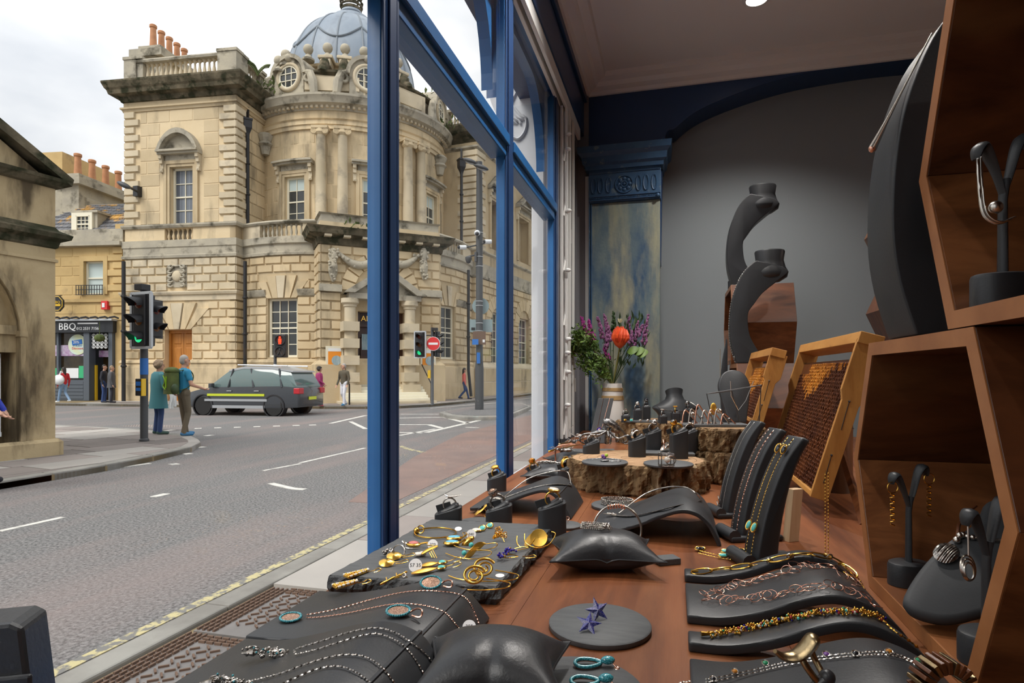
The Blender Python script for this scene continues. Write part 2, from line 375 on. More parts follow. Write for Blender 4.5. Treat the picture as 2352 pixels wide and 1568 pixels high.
mat('lamp_glow',(1,.95,.85),.5,emis=(1,.93,.82),estr=12)
def glass_mat(name,tint=(1,1,1)):
 m=bpy.data.materials.new(name);m.use_nodes=True;MT[name]=m;nt=m.node_tree;N=nt.nodes;L=nt.links;N.clear()
 o=N.new('ShaderNodeOutputMaterial');mx=N.new('ShaderNodeMixShader');t=N.new('ShaderNodeBsdfTransparent');g=N.new('ShaderNodeBsdfGlossy');lw=N.new('ShaderNodeLayerWeight')
 pw=N.new('ShaderNodeMath');pw.operation='POWER';pw.inputs[1].default_value=5;ml=N.new('ShaderNodeMath');ml.operation='MULTIPLY_ADD';ml.inputs[1].default_value=.5;ml.inputs[2].default_value=.015
 L.new(lw.outputs['Facing'],pw.inputs[0]);L.new(pw.outputs[0],ml.inputs[0])
 t.inputs['Color'].default_value=(*tint,1);g.inputs['Roughness'].default_value=.0
 L.new(ml.outputs[0],mx.inputs[0]);L.new(t.outputs[0],mx.inputs[1]);L.new(g.outputs[0],mx.inputs[2]);L.new(mx.outputs[0],o.inputs[0])
glass_mat('window_glass',(.985,.99,.99))
def text_obj(name,body,size,M,m,parent,ext=.002,ax='CENTER'):
 cu=bpy.data.curves.new(name,'FONT');cu.body=body;cu.size=size;cu.align_x=ax;cu.align_y='CENTER';cu.extrude=ext;cu.resolution_u=2
 tmp=bpy.data.objects.new('tmp',cu);COL.objects.link(tmp)
 dg=bpy.context.evaluated_depsgraph_get();me=bpy.data.meshes.new_from_object(tmp.evaluated_get(dg));bpy.data.objects.remove(tmp);bpy.data.curves.remove(cu)
 me.materials.clear();me.materials.append(MT[m]);me.name=name
 me.transform(M);o=bpy.data.objects.new(name,me);COL.objects.link(o)
 if parent is not None:par(o,parent)
 return o
# -------------- the shop: room shell
ZT=1.18
def sbox(name,x0,x1,y0,y1,z0,z1,m,bevel=0):return struct(MB().box(x0,x1,y0,y1,z0,z1).obj(name,m,bevel=bevel))
ZC=2.68
sbox('ceiling',-.44,3.0,-3,3.0,ZC,ZC+.15,'ceiling_paint')
sbox('floor',-.44,3.0,-3,3.0,.12,.2,'walnut')
sbox('wall_right',3.0,3.1,-3,3.0,.12,ZC+.15,'wall_grey')
sbox('wall_back',-.44,3.1,-3.1,-3,.12,ZC+.15,'wall_grey')
sbox('wall_far',-.06,3.0,2.75,2.9,.12,ZC,'wall_grey')
w=MB();w.box(-.56,-.44,-3.1,3.0,.0,1.04);w.box(-.56,-.44,-3.1,3.0,2.46,3.4);w.box(-.56,-.44,-3.1,-1.2,1.04,2.46)
struct(w.obj('wall_front','navy_paint_and_shade'))
fr=[(1525,332),(1553,293),(1608,251),(1710,208),(1838,170),(2008,140),(2157,123)]
cv=[]
for px,py in fr:
 p=ts(px,py,2.6);cv.append((p.x,p.z))
xm=cv[-1][0]+.18
cv=[(-.05,1.9)]+cv+[(xm,cv[-1][1]+.008)]
cv+=[(2*xm-x,z)for x,z in cv[-2::-1]]
cv=[(p.x,p.y)for p in catmull([V((a,b,0))for a,b in cv],6)]
w=MB()
vs=[];fs=[]
for x,z in cv:vs+=[(x,2.6,z),(x,2.6,ZC),(x,2.755,ZC),(x,2.755,z)]
for i in range(len(cv)-1):
 for k in range(4):k2=(k+1)%4;fs.append((4*i+k,4*i+4+k,4*i+4+k2,4*i+k2))
w.add(vs,fs);w.box(-.37,-.05,2.6,2.75,1.9,ZC);w.box(cv[-1][0],3.0,2.6,2.75,.2,ZC)
struct(w.obj('wall_arch','navy_paint_and_shade',fix=True))
sbox('wall_return',-.56,-.352,2.585,2.9,.12,ZC,'return_grey')
sbox('trim_1',-.364,-.348,2.575,2.59,ZT,2.27,'white_gloss')
prof=[(0,2.62),(.012,2.62),(.02,2.632),(.045,2.64),(.055,2.655),(.085,2.662),(.09,ZC),(0,ZC)]
w=MB().sweep([(3.0,-2.9),(3.0,2.6),(-.36,2.6),(-.36,-2.9)][::-1],prof)
struct(w.obj('trim_2','cornice_paint'))
sbox('trim_3',-.47,-.37,-1.2,2.585,2.445,2.625,'navy_paint_and_shade',.004)
sbox('trim_4',-.372,-.358,-1.2,2.585,2.59,2.625,'navy_paint_and_shade',.003)
for i,(p,en,lab)in enumerate([(tz(1738,-5,ZC),52,'small recessed ceiling spotlight shining at the top edge above the arch'),(V((.75,1.05,ZC)),28,'unseen ceiling spotlight added above the hexagonal shelves'),(V((.35,-.6,ZC)),8,'unseen ceiling spotlight added over the near end of the display'),(V((1.7,1.2,ZC)),95,'unseen ceiling spotlight added deeper inside the shop'),(V((-.10,1.45,ZC)),62,'recessed ceiling spotlight over the logs by the window'),(V((-.12,.85,ZC)),26,'unseen ceiling spotlight added over the near table edge')]):  # first is in view; shelf, near-end, deep and table-edge lamps are added interior fill
 t=thing('downlight',lab,'ceiling light',(p.x,p.y,ZC),'recessed ceiling spotlights')
 MB().lathe([(.045,ZC),(.045,ZC-.006),(.034,ZC-.008),(.034,ZC-.001)],24,T(V((p.x,p.y,0))),cap=False).obj('rim','white_gloss',t,smooth=40)
 MB().lathe([(.034,ZC-.0045),(.0,ZC-.0045)],24,T(V((p.x,p.y,0))),cap=False).obj('lamp_glass','lamp_glow',t)
 l=bpy.data.lights.new('downlight_beam','SPOT');l.energy=en;l.spot_size=radians(125);l.spot_blend=.8;l.shadow_soft_size=.03;l.color=(1,.955,.90)
 o=bpy.data.objects.new('downlight_beam',l);COL.objects.link(o);o.location=(p.x,p.y,ZC-.012);par(o,t)
# -------------- pilaster
t=thing('pilaster','distressed blue and khaki painted pilaster with rosette capital beside the grey alcove','pilaster',(-.2,2.6,ZT))
def pz(px,py):return ts(px,py,2.56).z
zc0,zc1=pz(1440,385),pz(1440,350)
zs=pz(1440,462)
MB().box(-.338,-.052,2.56,2.62,ZT,zs).obj('shaft','distress',t,bevel=.003)
w=MB()
for x0 in(-.346,-.338):w.box(x0,x0+.005,2.555,2.62,ZT,zs)
w.obj('edge_moulding','distress_blue',t,bevel=.001)
MB().box(-.346,-.048,2.55,2.62,zs,zc0).obj('frieze_block','distress_blue',t,bevel=.002)
MB().sweep([(-.352,2.7),(-.352,2.545),(-.044,2.545),(-.044,2.7)],[(-.02,zc0-.005),(.006,zc0-.005),(.008,zc0+.012),(.018,zc0+.02),(.022,zc0+.045),(.036,zc0+.06),(.04,zc0+.085),(-.02,zc0+.085)]).obj('capital_moulding','distress_blue',t)
zm=(zs+zc0)/2
ro=MB().ring(.036,.0045,28,6,T(-.197,2.55,zm)@Rx(90)).ring(.012,.004,16,6,T(-.197,2.549,zm)@Rx(90)).obj('rosette','distress_blue',t,smooth=60)
w=MB().sph((-.197,2.549,zm),.007,8,6)
for k in range(8):
 a=k*pi/4;w.sph((-.197+.023*cos(a),2.55,zm+.023*sin(a)),.0085,8,6,sc=(1,.5,1))
w.obj('rosette_petals','distress_blue',ro,smooth=60)
for x in(-.325,-.296,-.262,-.138,-.108,-.075):
 MB().ring(.012,.0032,20,5,T(x,2.549,zm)@Rx(90),sx=.85,sy=2.6).obj('flute','distress_blue',t,smooth=60)
w=MB()
for k in range(46):w.sph((-.338+k*.0062,2.549,zs+.016),.0025,5,4)
w.tube([(-.344,2.548,zs+.008),(-.05,2.548,zs+.008)],.003,5);w.tube([(-.344,2.548,zs+.024),(-.05,2.548,zs+.024)],.0025,5);w.tube([(-.344,2.548,zc0-.018),(-.05,2.548,zc0-.018)],.0025,5)
w.sph((-.06,2.545,zs+.012),.009,8,6)
w.obj('bead_moulding','distress_blue',t,smooth=60)
# -------------- shop window
PS=[-1.155,-.5,.155,.810,1.475,2.110]
wn=struct(thing('window_1',None,None,(-.425,.8,1.1)))
for s in PS:
 h=.024 if s<1 else .032
 w=MB();w.box(-.428,-.406,s-h,s+h,1.08,2.46)
 mo=w.obj('mullion','blue_paint',wn,bevel=.0015)
 w=MB();w.box(-.4065,-.402,s-h+.001,s+h-.001,1.08,2.46);w.box(-.402,-.398,s-h+.014,s+h-.012,1.08,2.46);w.box(-.402,-.3995,s+h-.008,s+h-.001,1.08,2.46);w.obj('shade_bead','navy_paint_and_shade',mo,bevel=.001)  # inner face of the blue post coloured navy, its shade put into the paint
for a,b in zip(PS,PS[1:]):
 w=MB();w.box(-.445,-.402,a+.022,b-.022,1.965,2.012);w.box(-.41,-.394,a+.022,b-.022,1.992,2.020)
 w.obj('transom','blue_paint',wn,bevel=.002)
 w=MB();arc=[]
 a0,b0=a+.022,b-.022;r=.20;zt=2.40
 for k in range(11):q=pi-k*pi/20;arc.append((a0+r+r*cos(q),zt-.26+.26*sin(q)))
 for k in range(11):q=pi/2-k*pi/20;arc.append((b0-r+r*cos(q),zt-.26+.26*sin(q)))
 vs=[];fs=[]
 for y,z in arc:vs+=[(-.47,y,z),(-.47,y,2.46),(-.44,y,2.46),(-.44,y,z)]
 for i in range(len(arc)-1):
  for k in range(4):k2=(k+1)%4;fs.append((4*i+k,4*i+4+k,4*i+4+k2,4*i+k2))
 w.add(vs,fs);w.box(-.455,-.40,a+.02,b-.02,2.425,2.46)
 w.obj('arched_head','blue_paint',wn)
 w=MB().box(-.419,-.413,a+.03,b-.03,1.08,1.97).obj('pane','window_glass',wn)
 w=MB().box(-.419,-.413,a+.03,b-.03,2.01,2.44).obj('pane','window_glass',wn)
MB().box(-.50,-.374,-1.2,2.585,1.045,1.09).obj('window_sill','blue_paint',wn,bevel=.004)
MB().box(-.455,-.40,2.137,2.585,1.1,2.46).obj('end_panel','return_grey',wn)
t=thing('security_grille','white folded lattice security grille with top track at the far end of the window','security grille',(-.38,2.3,ZT))
w=MB();w.box(-.408,-.396,-1.1,2.50,2.40,2.44);w.box(-.386,-.374,-1.1,2.50,2.40,2.44);w.box(-.408,-.374,-1.1,2.5,2.44,2.446)
w.obj('top_track','white_gloss',t,bevel=.002)
for k,(x,y)in enumerate([(-.392,2.165),(-.378,2.185),(-.392,2.215),(-.376,2.24),(-.39,2.28),(-.374,2.31)]):
 MB().box(x-.005,x+.005,y-.006,y+.006,ZT+.005,2.40).obj('bar','white_gloss',t,bevel=.0015)
for k in range(12):
 z0=ZT+.02+k*.1;d=.022 if k%2 else-.0
 MB().tube([(-.385,2.17+d,z0),(-.38,2.20-d,z0+.1)],.0035,6).obj('lattice_link','white_gloss',t)
for k,z in enumerate((1.31,1.43,1.50,1.55,1.80,2.02,2.24,2.30)):MB().sph((-.37,2.165+.012*(k%2),z),.0075,8,6,sc=(1.6,1,1)).obj('pivot_knob','white_gloss',t,smooth=50)
for i,(px,py)in enumerate([(1307,543),(1314,884)]):
 p=ts(px,py,2.40)
 q=thing('lock_plate',['white wall plate with round knob, upper of two beside the folded grille','white wall plate with round knob, lower of two beside the folded grille'][i],'lock plate',p,'grille lock plates')
 MB().cb((p.x,p.y+.003,p.z),(.03,.006,.055)).box(p.x-.028,p.x-.012,p.y,p.y+.05,p.z-.02,p.z+.02).obj('plate','white_gloss',q,bevel=.001)
 MB().lathe([(.006,0),(.006,.012),(.004,.014),(0,.014)],12,T(p)@Rx(90)).obj('knob','signal_edge',q,smooth=40)
struct_table=thing('display_table','long walnut display table top running along the blue shop window','table',(0,1,ZT))
for i,(a,b)in enumerate([(-.372,-.15),(-.15,.10),(.10,.36),(.36,.62),(.62,.9)]):
 MB().box(a,b-.0004,-.5,2.575,ZT-.035,ZT).obj('plank','walnut_table',struct_table)
MB().box(-.36,.9,-.5,2.575,.2,ZT-.035).obj('cabinet_body','walnut',struct_table)
tag(MB().box(.88,.9,1.15,2.56,ZT,1.50).obj('black_screen','shop_dark',origin=(.89,1.8,ZT)),'low black panel closing the back of the display table','panel')
# -------------- white pilaster and carved console outside the far end of the window
t=thing('shopfront_pilaster','white painted shopfront pilaster with carved scroll console outside the glass','pilaster',(-.55,2.4,0))
MB().box(-.515,-.46,2.20,2.46,1.04,2.10).box(-.60,-.562,2.20,2.46,.12,1.04).obj('shaft','white_pilaster',t,bevel=.006)
w=MB();w.box(-.522,-.515,2.23,2.43,.4,1.85);w.obj('panel','white_pilaster',t,bevel=.004)
sp=[(-.50,2.10),(-.53,2.15),(-.565,2.24),(-.60,2.33),(-.655,2.42),(-.68,2.50),(-.66,2.58),(-.60,2.62),(-.46,2.62),(-.46,2.10)]
pts=[(p.x,p.y)for p in catmull([V((a,b,0))for a,b in sp[:8]],5)]+sp[8:]
w=MB().prism(pts,2.20,2.46,basis(V((0,0,0)),V((1,0,0)),V((0,0,1)),V((0,1,0))))
w.obj('console','white_pilaster',t)
XS=lambda x,y,z:V((-.48+(x+.47)*.62,y,2.12+(z-1.83)*.82))
w=MB()
for k,(z0,x0,ln)in enumerate([(2.36,-.735,.12),(2.30,-.74,.13),(2.24,-.72,.11)]):
 w.tube(catmull([(x0+q*ln/4,2.197,z0-.035*sin(q*.9)+.008*q)for q in range(5)],4),[.004+.006*sin(pi*i/16)for i in range(17)],6,X=XS)
sc=[(-.70,2.196,2.20),(-.66,2.196,2.10),(-.61,2.196,2.06),(-.565,2.196,2.09),(-.555,2.196,2.14),(-.58,2.196,2.165),(-.60,2.196,2.15),(-.59,2.196,2.13)]
w.tube(catmull(sc,6),.008,6,X=XS);w.tube(catmull([(-.69,2.196,2.19),(-.64,2.196,2.03),(-.60,2.196,1.93),(-.55,2.196,1.87)],6),.006,6,X=XS)
for q in range(4):w.tube(catmull([(-.70+q*.02,2.196,2.22),(-.66+q*.025,2.195,2.16),(-.61+q*.02,2.196,2.13+q*.008)],5),[.002+.009*sin(pi*i/10)for i in range(11)],6,X=XS)
w.obj('carved_scroll','white_pilaster',t,smooth=60)
MB().box(-.70,-.562,2.16,2.52,2.62,2.95).obj('abutment_block','white_pilaster',t,bevel=.01)
# -------------- facade helpers
def ray(px,py):return c2w((px-CX)/F,1,(HY-py)/F)
Z3=V((0,0,1))
class Fac:
 def __init__(s,p,q):
  s.p=V((p[0],p[1],0));d=V((q[0]-p[0],q[1]-p[1],0));s.len=d.length;s.u=d.normalized();s.n=V((s.u.y,-s.u.x,0))
  s.X=basis(s.p,s.u,Z3,s.n)
 def pt(s,a,z,o=0):return s.X@V((a,z,o))
 def uv(s,px,py,o=0):
  D=ray(px,py);t=(o+s.n.dot(s.p))/s.n.dot(D);P=D*t
  return s.u.dot(P-s.p),HZ+(HY-py)/F*t
class Cyl:
 def __init__(s,c,r):
  s.c=V((c[0],c[1]));s.r=r;s.f=(-s.c).normalized();s.s=V((-s.f.y,s.f.x));s.X=s.pt
 def pt(s,a,z,o=0):
  w=a/s.r;d=s.f*cos(w)+s.s*sin(w);q=s.c+d*(s.r+o);return V((q.x,q.y,z))
 def uv(s,px,py,o=0):
  D=ray(px,py);d2=V((D.x,D.y));r=s.r+o
  A=d2.dot(d2);B=-2*d2.dot(s.c);C=s.c.dot(s.c)-r*r;q=B*B-4*A*C
  t=(-B-sqrt(max(q,0)))/2/A;P=d2*t-s.c
  return atan2(P.dot(s.s),P.dot(s.f))*s.r,HZ+(HY-py)/F*t
 def path(s,a0,a1,n):return[s.pt(a0+(a1-a0)*k/n,0).xy for k in range(n+1)]
def rect(f,x0,x1,y0,y1):
 xm=(x0+x1)/2;ym=(y0+y1)/2
 return f.uv(x0,ym)[0],f.uv(x1,ym)[0],f.uv(xm,y1)[1],f.uv(xm,y0)[1]
def wallh(w,X,a0,a1,z0,z1,holes,o0=-.5,o1=0,na=1,mi=0):
 A=sorted({a0+(a1-a0)*k/na for k in range(na+1)}|{h[i]for h in holes for i in(0,1)if a0<h[i]<a1})
 B=sorted({z0,z1}|{h[i]for h in holes for i in(2,3)if z0<h[i]<z1})
 for i in range(len(A)-1):
  for j in range(len(B)-1):
   am=(A[i]+A[i+1])/2;zm=(B[j]+B[j+1])/2
   if any(h[0]<am<h[1]and h[2]<zm<h[3]for h in holes):continue
   w.box(A[i],A[i+1],B[j],B[j+1],o0,o1,X,mi)
def courses(par_,X,a0,a1,rows,bw,holes,o=.07,m='stone',name='stone_block',g=.022,ph=0):
 for r,(z0,z1)in enumerate(rows):
  zm=(z0+z1)/2;iv=[(a0,a1)]
  for h in holes:
   hs=h(zm)if callable(h)else((h[0],h[1])if h[2]-.05<zm<h[3]+.05 else None)
   if not hs:continue
   nv=[]
   for a,b in iv:
    if hs[0]>a:nv.append((a,min(b,hs[0])))
    if hs[1]<b:nv.append((max(a,hs[1]),b))
   iv=[q for q in nv if q[1]-q[0]>.03]
  for a,b in iv:
   st=(math.floor(a/bw)+(.5 if(r+ph)%2 else 0))*bw
   cuts=[a];x=st
   while x<b:
    if x>a+.25 and x<b-.25:cuts.append(x)
    x+=bw
   cuts.append(b)
   for p,q in zip(cuts,cuts[1:]):
    MB().frust(p+g,q-g,z0+g,z1-g,-.02,o,.03,X).obj(name,m,par_)
def rows(z0,z1,n):return[(z0+(z1-z0)*k/n,z0+(z1-z0)*(k+1)/n)for k in range(n)]
def sash(par_,X,a0,a1,z0,z1,nc,nr,dep=-.22,gl='dark_glass',fr=.10,bar=.035,fm='sash_white',top=None):
 w=MB()
 w.box(a0,a0+fr,z0,z1,dep-.06,dep+.06,X);w.box(a1-fr,a1,z0,z1,dep-.06,dep+.06,X)
 w.box(a0,a1,z0,z0+fr,dep-.06,dep+.08,X);w.box(a0,a1,z1-fr,z1,dep-.06,dep+.06,X)
 zc=(z0+z1)/2;w.box(a0,a1,zc-.035,zc+.035,dep-.05,dep+.04,X)
 ca=[a0+fr+(a1-a0-2*fr)*k/nc for k in range(nc+1)];cz=[z0+fr+(z1-z0-2*fr)*k/nr for k in range(nr+1)]
 for c in ca[1:-1]:w.box(c-bar/2,c+bar/2,z0,z1,dep-.04,dep+.02,X)
 for c in cz[1:-1]:w.box(a0,a1,c-bar/2,c+bar/2,dep-.04,dep+.02,X)
 o=w.obj('sash_window',fm,par_)
 for i in range(nc):
  for j in range(nr):
   g=gl if not(top and j==nr-1)else top
   MB().box(ca[i],ca[i+1],cz[j],cz[j+1],dep-.035,dep-.02,X).obj('pane',g,o)
 return o
BAL=[(.0,0),(.11,0),(.11,.06),(.07,.09),(.055,.14),(.10,.30),(.095,.42),(.055,.62),(.05,.80),(.085,.86),(.085,.92),(.11,.94),(.11,1.0),(0,1.0)]
BALM={}
def baluster(par_,p,h,m='stone_pale',wd=1.0):
 k=(round(h,2),m,wd)
 if k not in BALM:BALM[k]=MB().lathe([(r*h*wd,z*h)for r,z in BAL],8).mesh('baluster',m,smooth=40)
 return inst(BALM[k],'baluster',par_,T(p))
def vouss(par_,X,a0,a1,z0,z1,fl,n,o=.09,m='stone',key=True,top=None):
 for k in range(n):
  b0,b1=a0+(a1-a0)*k/n,a0+(a1-a0)*(k+1)/n
  t0,t1=a0-fl+(a1-a0+2*fl)*k/n,a0-fl+(a1-a0+2*fl)*(k+1)/n
  c=(n-1)/2;zt=z1-(abs(k-c)-.5 if abs(k-c)>1 else 0)*.18
  MB().prism([(b0+.015,z0),(b1-.015,z0),(t1-.02,zt),(t0+.02,zt)],-.02,o+(.05 if key and abs(k-c)<.6 else 0),X,inset=.02).obj('voussoir','stone_pale' if(key and abs(k-c)<.6)else m,par_)
def flare(a0,a1,z0,z1,fl):
 def h(z):
  if z0-.02<z<z1:t=(z-z0)/(z1-z0);return(a0-fl*t,a1+fl*t)
 return h
def bracket(w,X,a,z,h,wd=.16,dep=.3):
 for(q0,q1,d)in[(0,.25,dep),(.25,.55,dep*.75),(.55,.85,dep*.45),(.85,1.1,dep*.6)]:
  w.box(a-wd/2,a+wd/2,z-h*q1,z-h*q0,0,d,X)
 w.sph((a,z-h*1.0,dep*.4),wd*.55,8,6,X)
def hood(par_,X,a0,a1,z0,z1,ext=.45,kind='flat',curved=1):
 w=MB()
 for q0,q1,o in((.0,.14,.06),(.14,.30,.11)):
  w.box(a0-q1,a0-q0,z0,z1+q1,-.02,o,X);w.box(a1+q0,a1+q1,z0,z1+q1,-.02,o,X);w.box(a0-q0,a1+q0,z1+q0,z1+q1,-.02,o,X)
 w.obj('architrave','stone',par_)
 zb=z1+.55;w=MB()
 n=6 if curved>1 else 1
 for k in range(n):
  p,q=a0-ext+(a1-a0+2*ext)*k/n,a0-ext+(a1-a0+2*ext)*(k+1)/n
  w.box(p,q,zb,zb+.10,-.02,.34,X);w.box(p,q,zb+.10,zb+.2,-.02,.46,X);w.box(max(p,a0-.2),min(q,a1+.2),z1+.3,zb,-.02,.09,X)
 if kind=='arch':
  R_=(a1-a0)/2+ext;am=(a0+a1)/2;hh=1.02;arc=[]
  for k in range(17):
   t=-1+k/8;arc.append((am+R_*t,zb+.2+hh*(sqrt(max(0,1-(t*.9)**2))-sqrt(1-.81))/(1-sqrt(1-.81))))
  ins=[(am+(x-am)*.86,zb+.16+(z-zb-.2)*.80)for x,z in arc]
  for i in range(16):w.prism([arc[i],arc[i+1],ins[i+1],ins[i]],-.02,.42,X)
  w.prism(ins,-.02,.08,X)
 if kind=='tri':
  am=(a0+a1)/2
  w.prism([(a0-ext,zb+.2),(a1+ext,zb+.2),(am,zb+1.1)],-.02,.1,X)
  w.prism([(a0-ext,zb+.2),(am,zb+1.1),(am,zb+.9),(a0-ext+.35,zb+.2)],-.02,.42,X);w.prism([(a1+ext,zb+.2),(am,zb+1.1),(am,zb+.9),(a1+ext-.35,zb+.2)],-.02,.42,X)
 w.obj('window_hood','stone_grey',par_)
 for a in(a0-.36,a1+.36):
  w=MB();bracket(w,X,a,zb,.75);w.obj('bracket','stone_pale',par_,smooth=40)
def pipe(par_,pts,r=.075,m='iron_black',hopper=None,name='drainpipe'):
 w=MB().tube(pts,r,8)
 for a,b in zip(pts,pts[1:]):
  k=int((V(b)-V(a)).length/1.9)
  for i in range(1,k+1):w.sph(V(a).lerp(V(b),i/(k+1)),r*1.5,8,5,sc=(1,1,.7))
 o=w.obj(name,m,par_,smooth=40)
 if hopper:MB().lathe([(r,-.5),(.13,-.35),(.26,-.1),(.26,.25),(.30,.28),(.30,.36),(0,.36)],4,T(V(hopper))).box(-.05,.05,-.05,.05,.3,.95,T(V(hopper))).obj('hopper',m,o)
# -------------- the domed corner building
gb=thing('gallery_building','domed honey stone corner building with columns, balustrades and rusticated ground floor','building',at(810,915,33))
A=at(287,0,30).xy;B=at(541,0,29.07).xy
LW=Fac(A,B)
Cpt=(LW.pt(LW.len,0,-2.6)).xy
LS=Fac(B,Cpt)
ABK=LW.pt(0,0,-6).xy;CBK=LS.pt(LS.len,0,-5).xy
ZB={k:LW.uv(415,y)[1]for k,y in dict(sill=518,bal0=550,band=578,mould=590,str1=674,str0=690,door=757,plinth=834,archit=244,corn=226,top=190).items()}
ring=[ABK,A,B,Cpt]
wdw=rect(LW,391,444,383,516);door=rect(LW,378,441,757,930);door=(door[0],door[1],.12,door[3]);bpan=rect(LW,378,443,524,551)
shield=rect(LW,386,430,608,660)
w=MB()
wallh(w,LW.X,0,LW.len,.0,16.0,[wdw,door,bpan],-.55,0)
w.box(0,LW.len,0,16.0,-5.5,-.6,LW.X);w.box(0,LS.len+1.2,0,16.0,-.3,0,LS.X)
lwall=w.obj('wing_wall','stone',gb)
z=ZB['sill']+.1;zt=ZB['archit']-.12
hoodbox=(wdw[0]-.55,wdw[1]+.55,wdw[2]-.3,wdw[3]+1.9)
courses(lwall,LW.X,.86,LW.len-.86,rows(z,zt,9),1.25,[hoodbox],.015,'stone','ashlar_stone',.006)
courses(lwall,LS.X,.5,LS.len,rows(z,zt,9),.9,[],.015,'stone','ashlar_stone',.006)
zq_=rows(.14,ZB['plinth']-.16,2)
courses(lwall,LW.X@T(0,0,.2),0,LW.len+.2,zq_,1.5,[door],.012,'stone','plinth_stone',.006)
courses(lwall,LS.X@T(0,0,.2),-.2,LS.len,zq_,1.5,[],.012,'stone','plinth_stone',.006)
nq=15
for k,(q0,q1)in enumerate(rows(ZB['sill']+.05,ZB['archit']-.1,nq)):
 ln=.84 if k%2 else .6
 MB().frust(0,ln,q0+.02,q1-.02,-.02,.1,.03,LW.X).obj('quoin','stone_pale',lwall)
 MB().frust(LW.len-ln,LW.len+.1,q0+.02,q1-.02,-.02,.1,.03,LW.X).obj('quoin','stone_pale',lwall)
 MB().frust(-.1,.75 if k%2==0 else .5,q0+.02,q1-.02,-.02,.1,.03,LS.X).obj('quoin','stone_pale',lwall)
fl=1.0;dv=flare(door[0],door[1],door[3],ZB['str0']-.1,fl)
courses(lwall,LW.X,0,LW.len+.07,rows(ZB['str1']+.12,ZB['mould']-.06,4),.86,[shield],.07,'stone_pale')
courses(lwall,LW.X,0,LW.len+.07,rows(ZB['plinth']+.2,ZB['str0']-.05,7),.86,[door,dv],.07,'stone')
courses(lwall,LS.X,-.07,LS.len,rows(ZB['str1']+.12,ZB['mould']-.06,4),.86,[],.07,'stone_pale')
courses(lwall,LS.X,-.07,LS.len,rows(ZB['plinth']+.2,ZB['str0']-.05,7),.86,[],.07,'stone')
vouss(lwall,LW.X,door[0],door[1],door[3],ZB['str0']-.12,fl,5,.09)
w=MB()
def ringpath(x0=0):return[ABK,A,B,Cpt]
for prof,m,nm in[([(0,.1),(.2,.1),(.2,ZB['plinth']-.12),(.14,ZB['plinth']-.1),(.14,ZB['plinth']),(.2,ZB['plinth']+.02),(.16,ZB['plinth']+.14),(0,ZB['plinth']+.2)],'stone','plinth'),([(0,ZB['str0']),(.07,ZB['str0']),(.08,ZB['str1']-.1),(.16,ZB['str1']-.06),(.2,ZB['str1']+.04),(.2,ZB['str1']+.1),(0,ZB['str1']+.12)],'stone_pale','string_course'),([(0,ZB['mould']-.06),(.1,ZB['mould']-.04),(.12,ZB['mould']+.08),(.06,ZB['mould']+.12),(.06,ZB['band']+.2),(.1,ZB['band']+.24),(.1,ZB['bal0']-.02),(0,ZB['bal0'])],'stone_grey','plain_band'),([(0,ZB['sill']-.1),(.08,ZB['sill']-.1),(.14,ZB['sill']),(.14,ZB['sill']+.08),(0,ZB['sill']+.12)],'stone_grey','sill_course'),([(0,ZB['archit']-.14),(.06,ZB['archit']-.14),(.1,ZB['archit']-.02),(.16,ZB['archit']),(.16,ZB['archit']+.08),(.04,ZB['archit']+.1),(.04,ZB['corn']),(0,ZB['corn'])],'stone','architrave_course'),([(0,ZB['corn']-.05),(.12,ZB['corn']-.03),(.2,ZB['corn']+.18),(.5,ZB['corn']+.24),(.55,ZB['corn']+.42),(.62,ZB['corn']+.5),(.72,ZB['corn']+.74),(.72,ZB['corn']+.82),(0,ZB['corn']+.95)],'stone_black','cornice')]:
 if nm=='plinth':
  MB().sweep([ABK,A,LW.pt(door[0],0,0).xy],prof).obj(nm,m,gb);MB().sweep([LW.pt(door[1],0,0).xy,B,Cpt],prof).obj(nm,m,gb)
 else:MB().sweep(ringpath(),prof).obj(nm,m,gb)
if True:
 w=MB()
 for k in range(22):a=-.4+k*(LW.len+.8)/21;w.box(a-.07,a+.07,ZB['corn']+.24,ZB['corn']+.40,.2,.46,LW.X)
 for k in range(9):a=.1+k*(LS.len)/8;w.box(a-.07,a+.07,ZB['corn']+.24,ZB['corn']+.40,.2,.46,LS.X)
 tag(w.obj('dentils','stone_pale',gb),None,None,kind='stuff')
sash(gb,LW.X,*wdw,2,4,-.28,'curtain_glass');hood(gb,LW.X,*wdw,.48,'arch')
for k in range(6):
 a=bpan[0]+(k+.5)*(bpan[1]-bpan[0])/6;baluster(gb,LW.pt(a,bpan[2],-.15),bpan[3]-bpan[2],'stone',1.25)
MB().box(bpan[0],bpan[1],bpan[2],bpan[3],-.5,-.4,LW.X).obj('recess','stone_grey',gb)
w=MB().box(shield[0],shield[1],shield[2],shield[3],-.02,.03,LW.X);so=w.obj('shield_panel','stone_grey',gb)
am,zm=(shield[0]+shield[1])/2,(shield[2]+shield[3])/2;hw,hh=(shield[1]-shield[0])/2,(shield[3]-shield[2])/2
w=MB().sph((am,zm,.05),1,14,8,LW.X,sc=(hw*.52,hh*.5,.1));w.obj('shield','stone_pale',so,smooth=60)
w=MB()
for sx_ in(-1,1):
 for q in range(5):
  y=-.8+q*.4;pts=[(am+sx_*hw*(.55+.3*sin(k*.8)),zm+hh*(y+.16*cos(k*.9)),.09)for k in range(6)]
  w.tube([LW.X@V(p)for p in pts],[.03,.06,.07,.07,.05,.02],6)
 w.tube([LW.X@V((am+sx_*hw*x,zm+hh*y,.08))for x,y in((0,.85),(.3,.9),(.55,.7),(.75,.85),(.6,.95))],.05,6)
w.obj('carved_scrolls','stone_grey',so,smooth=60)
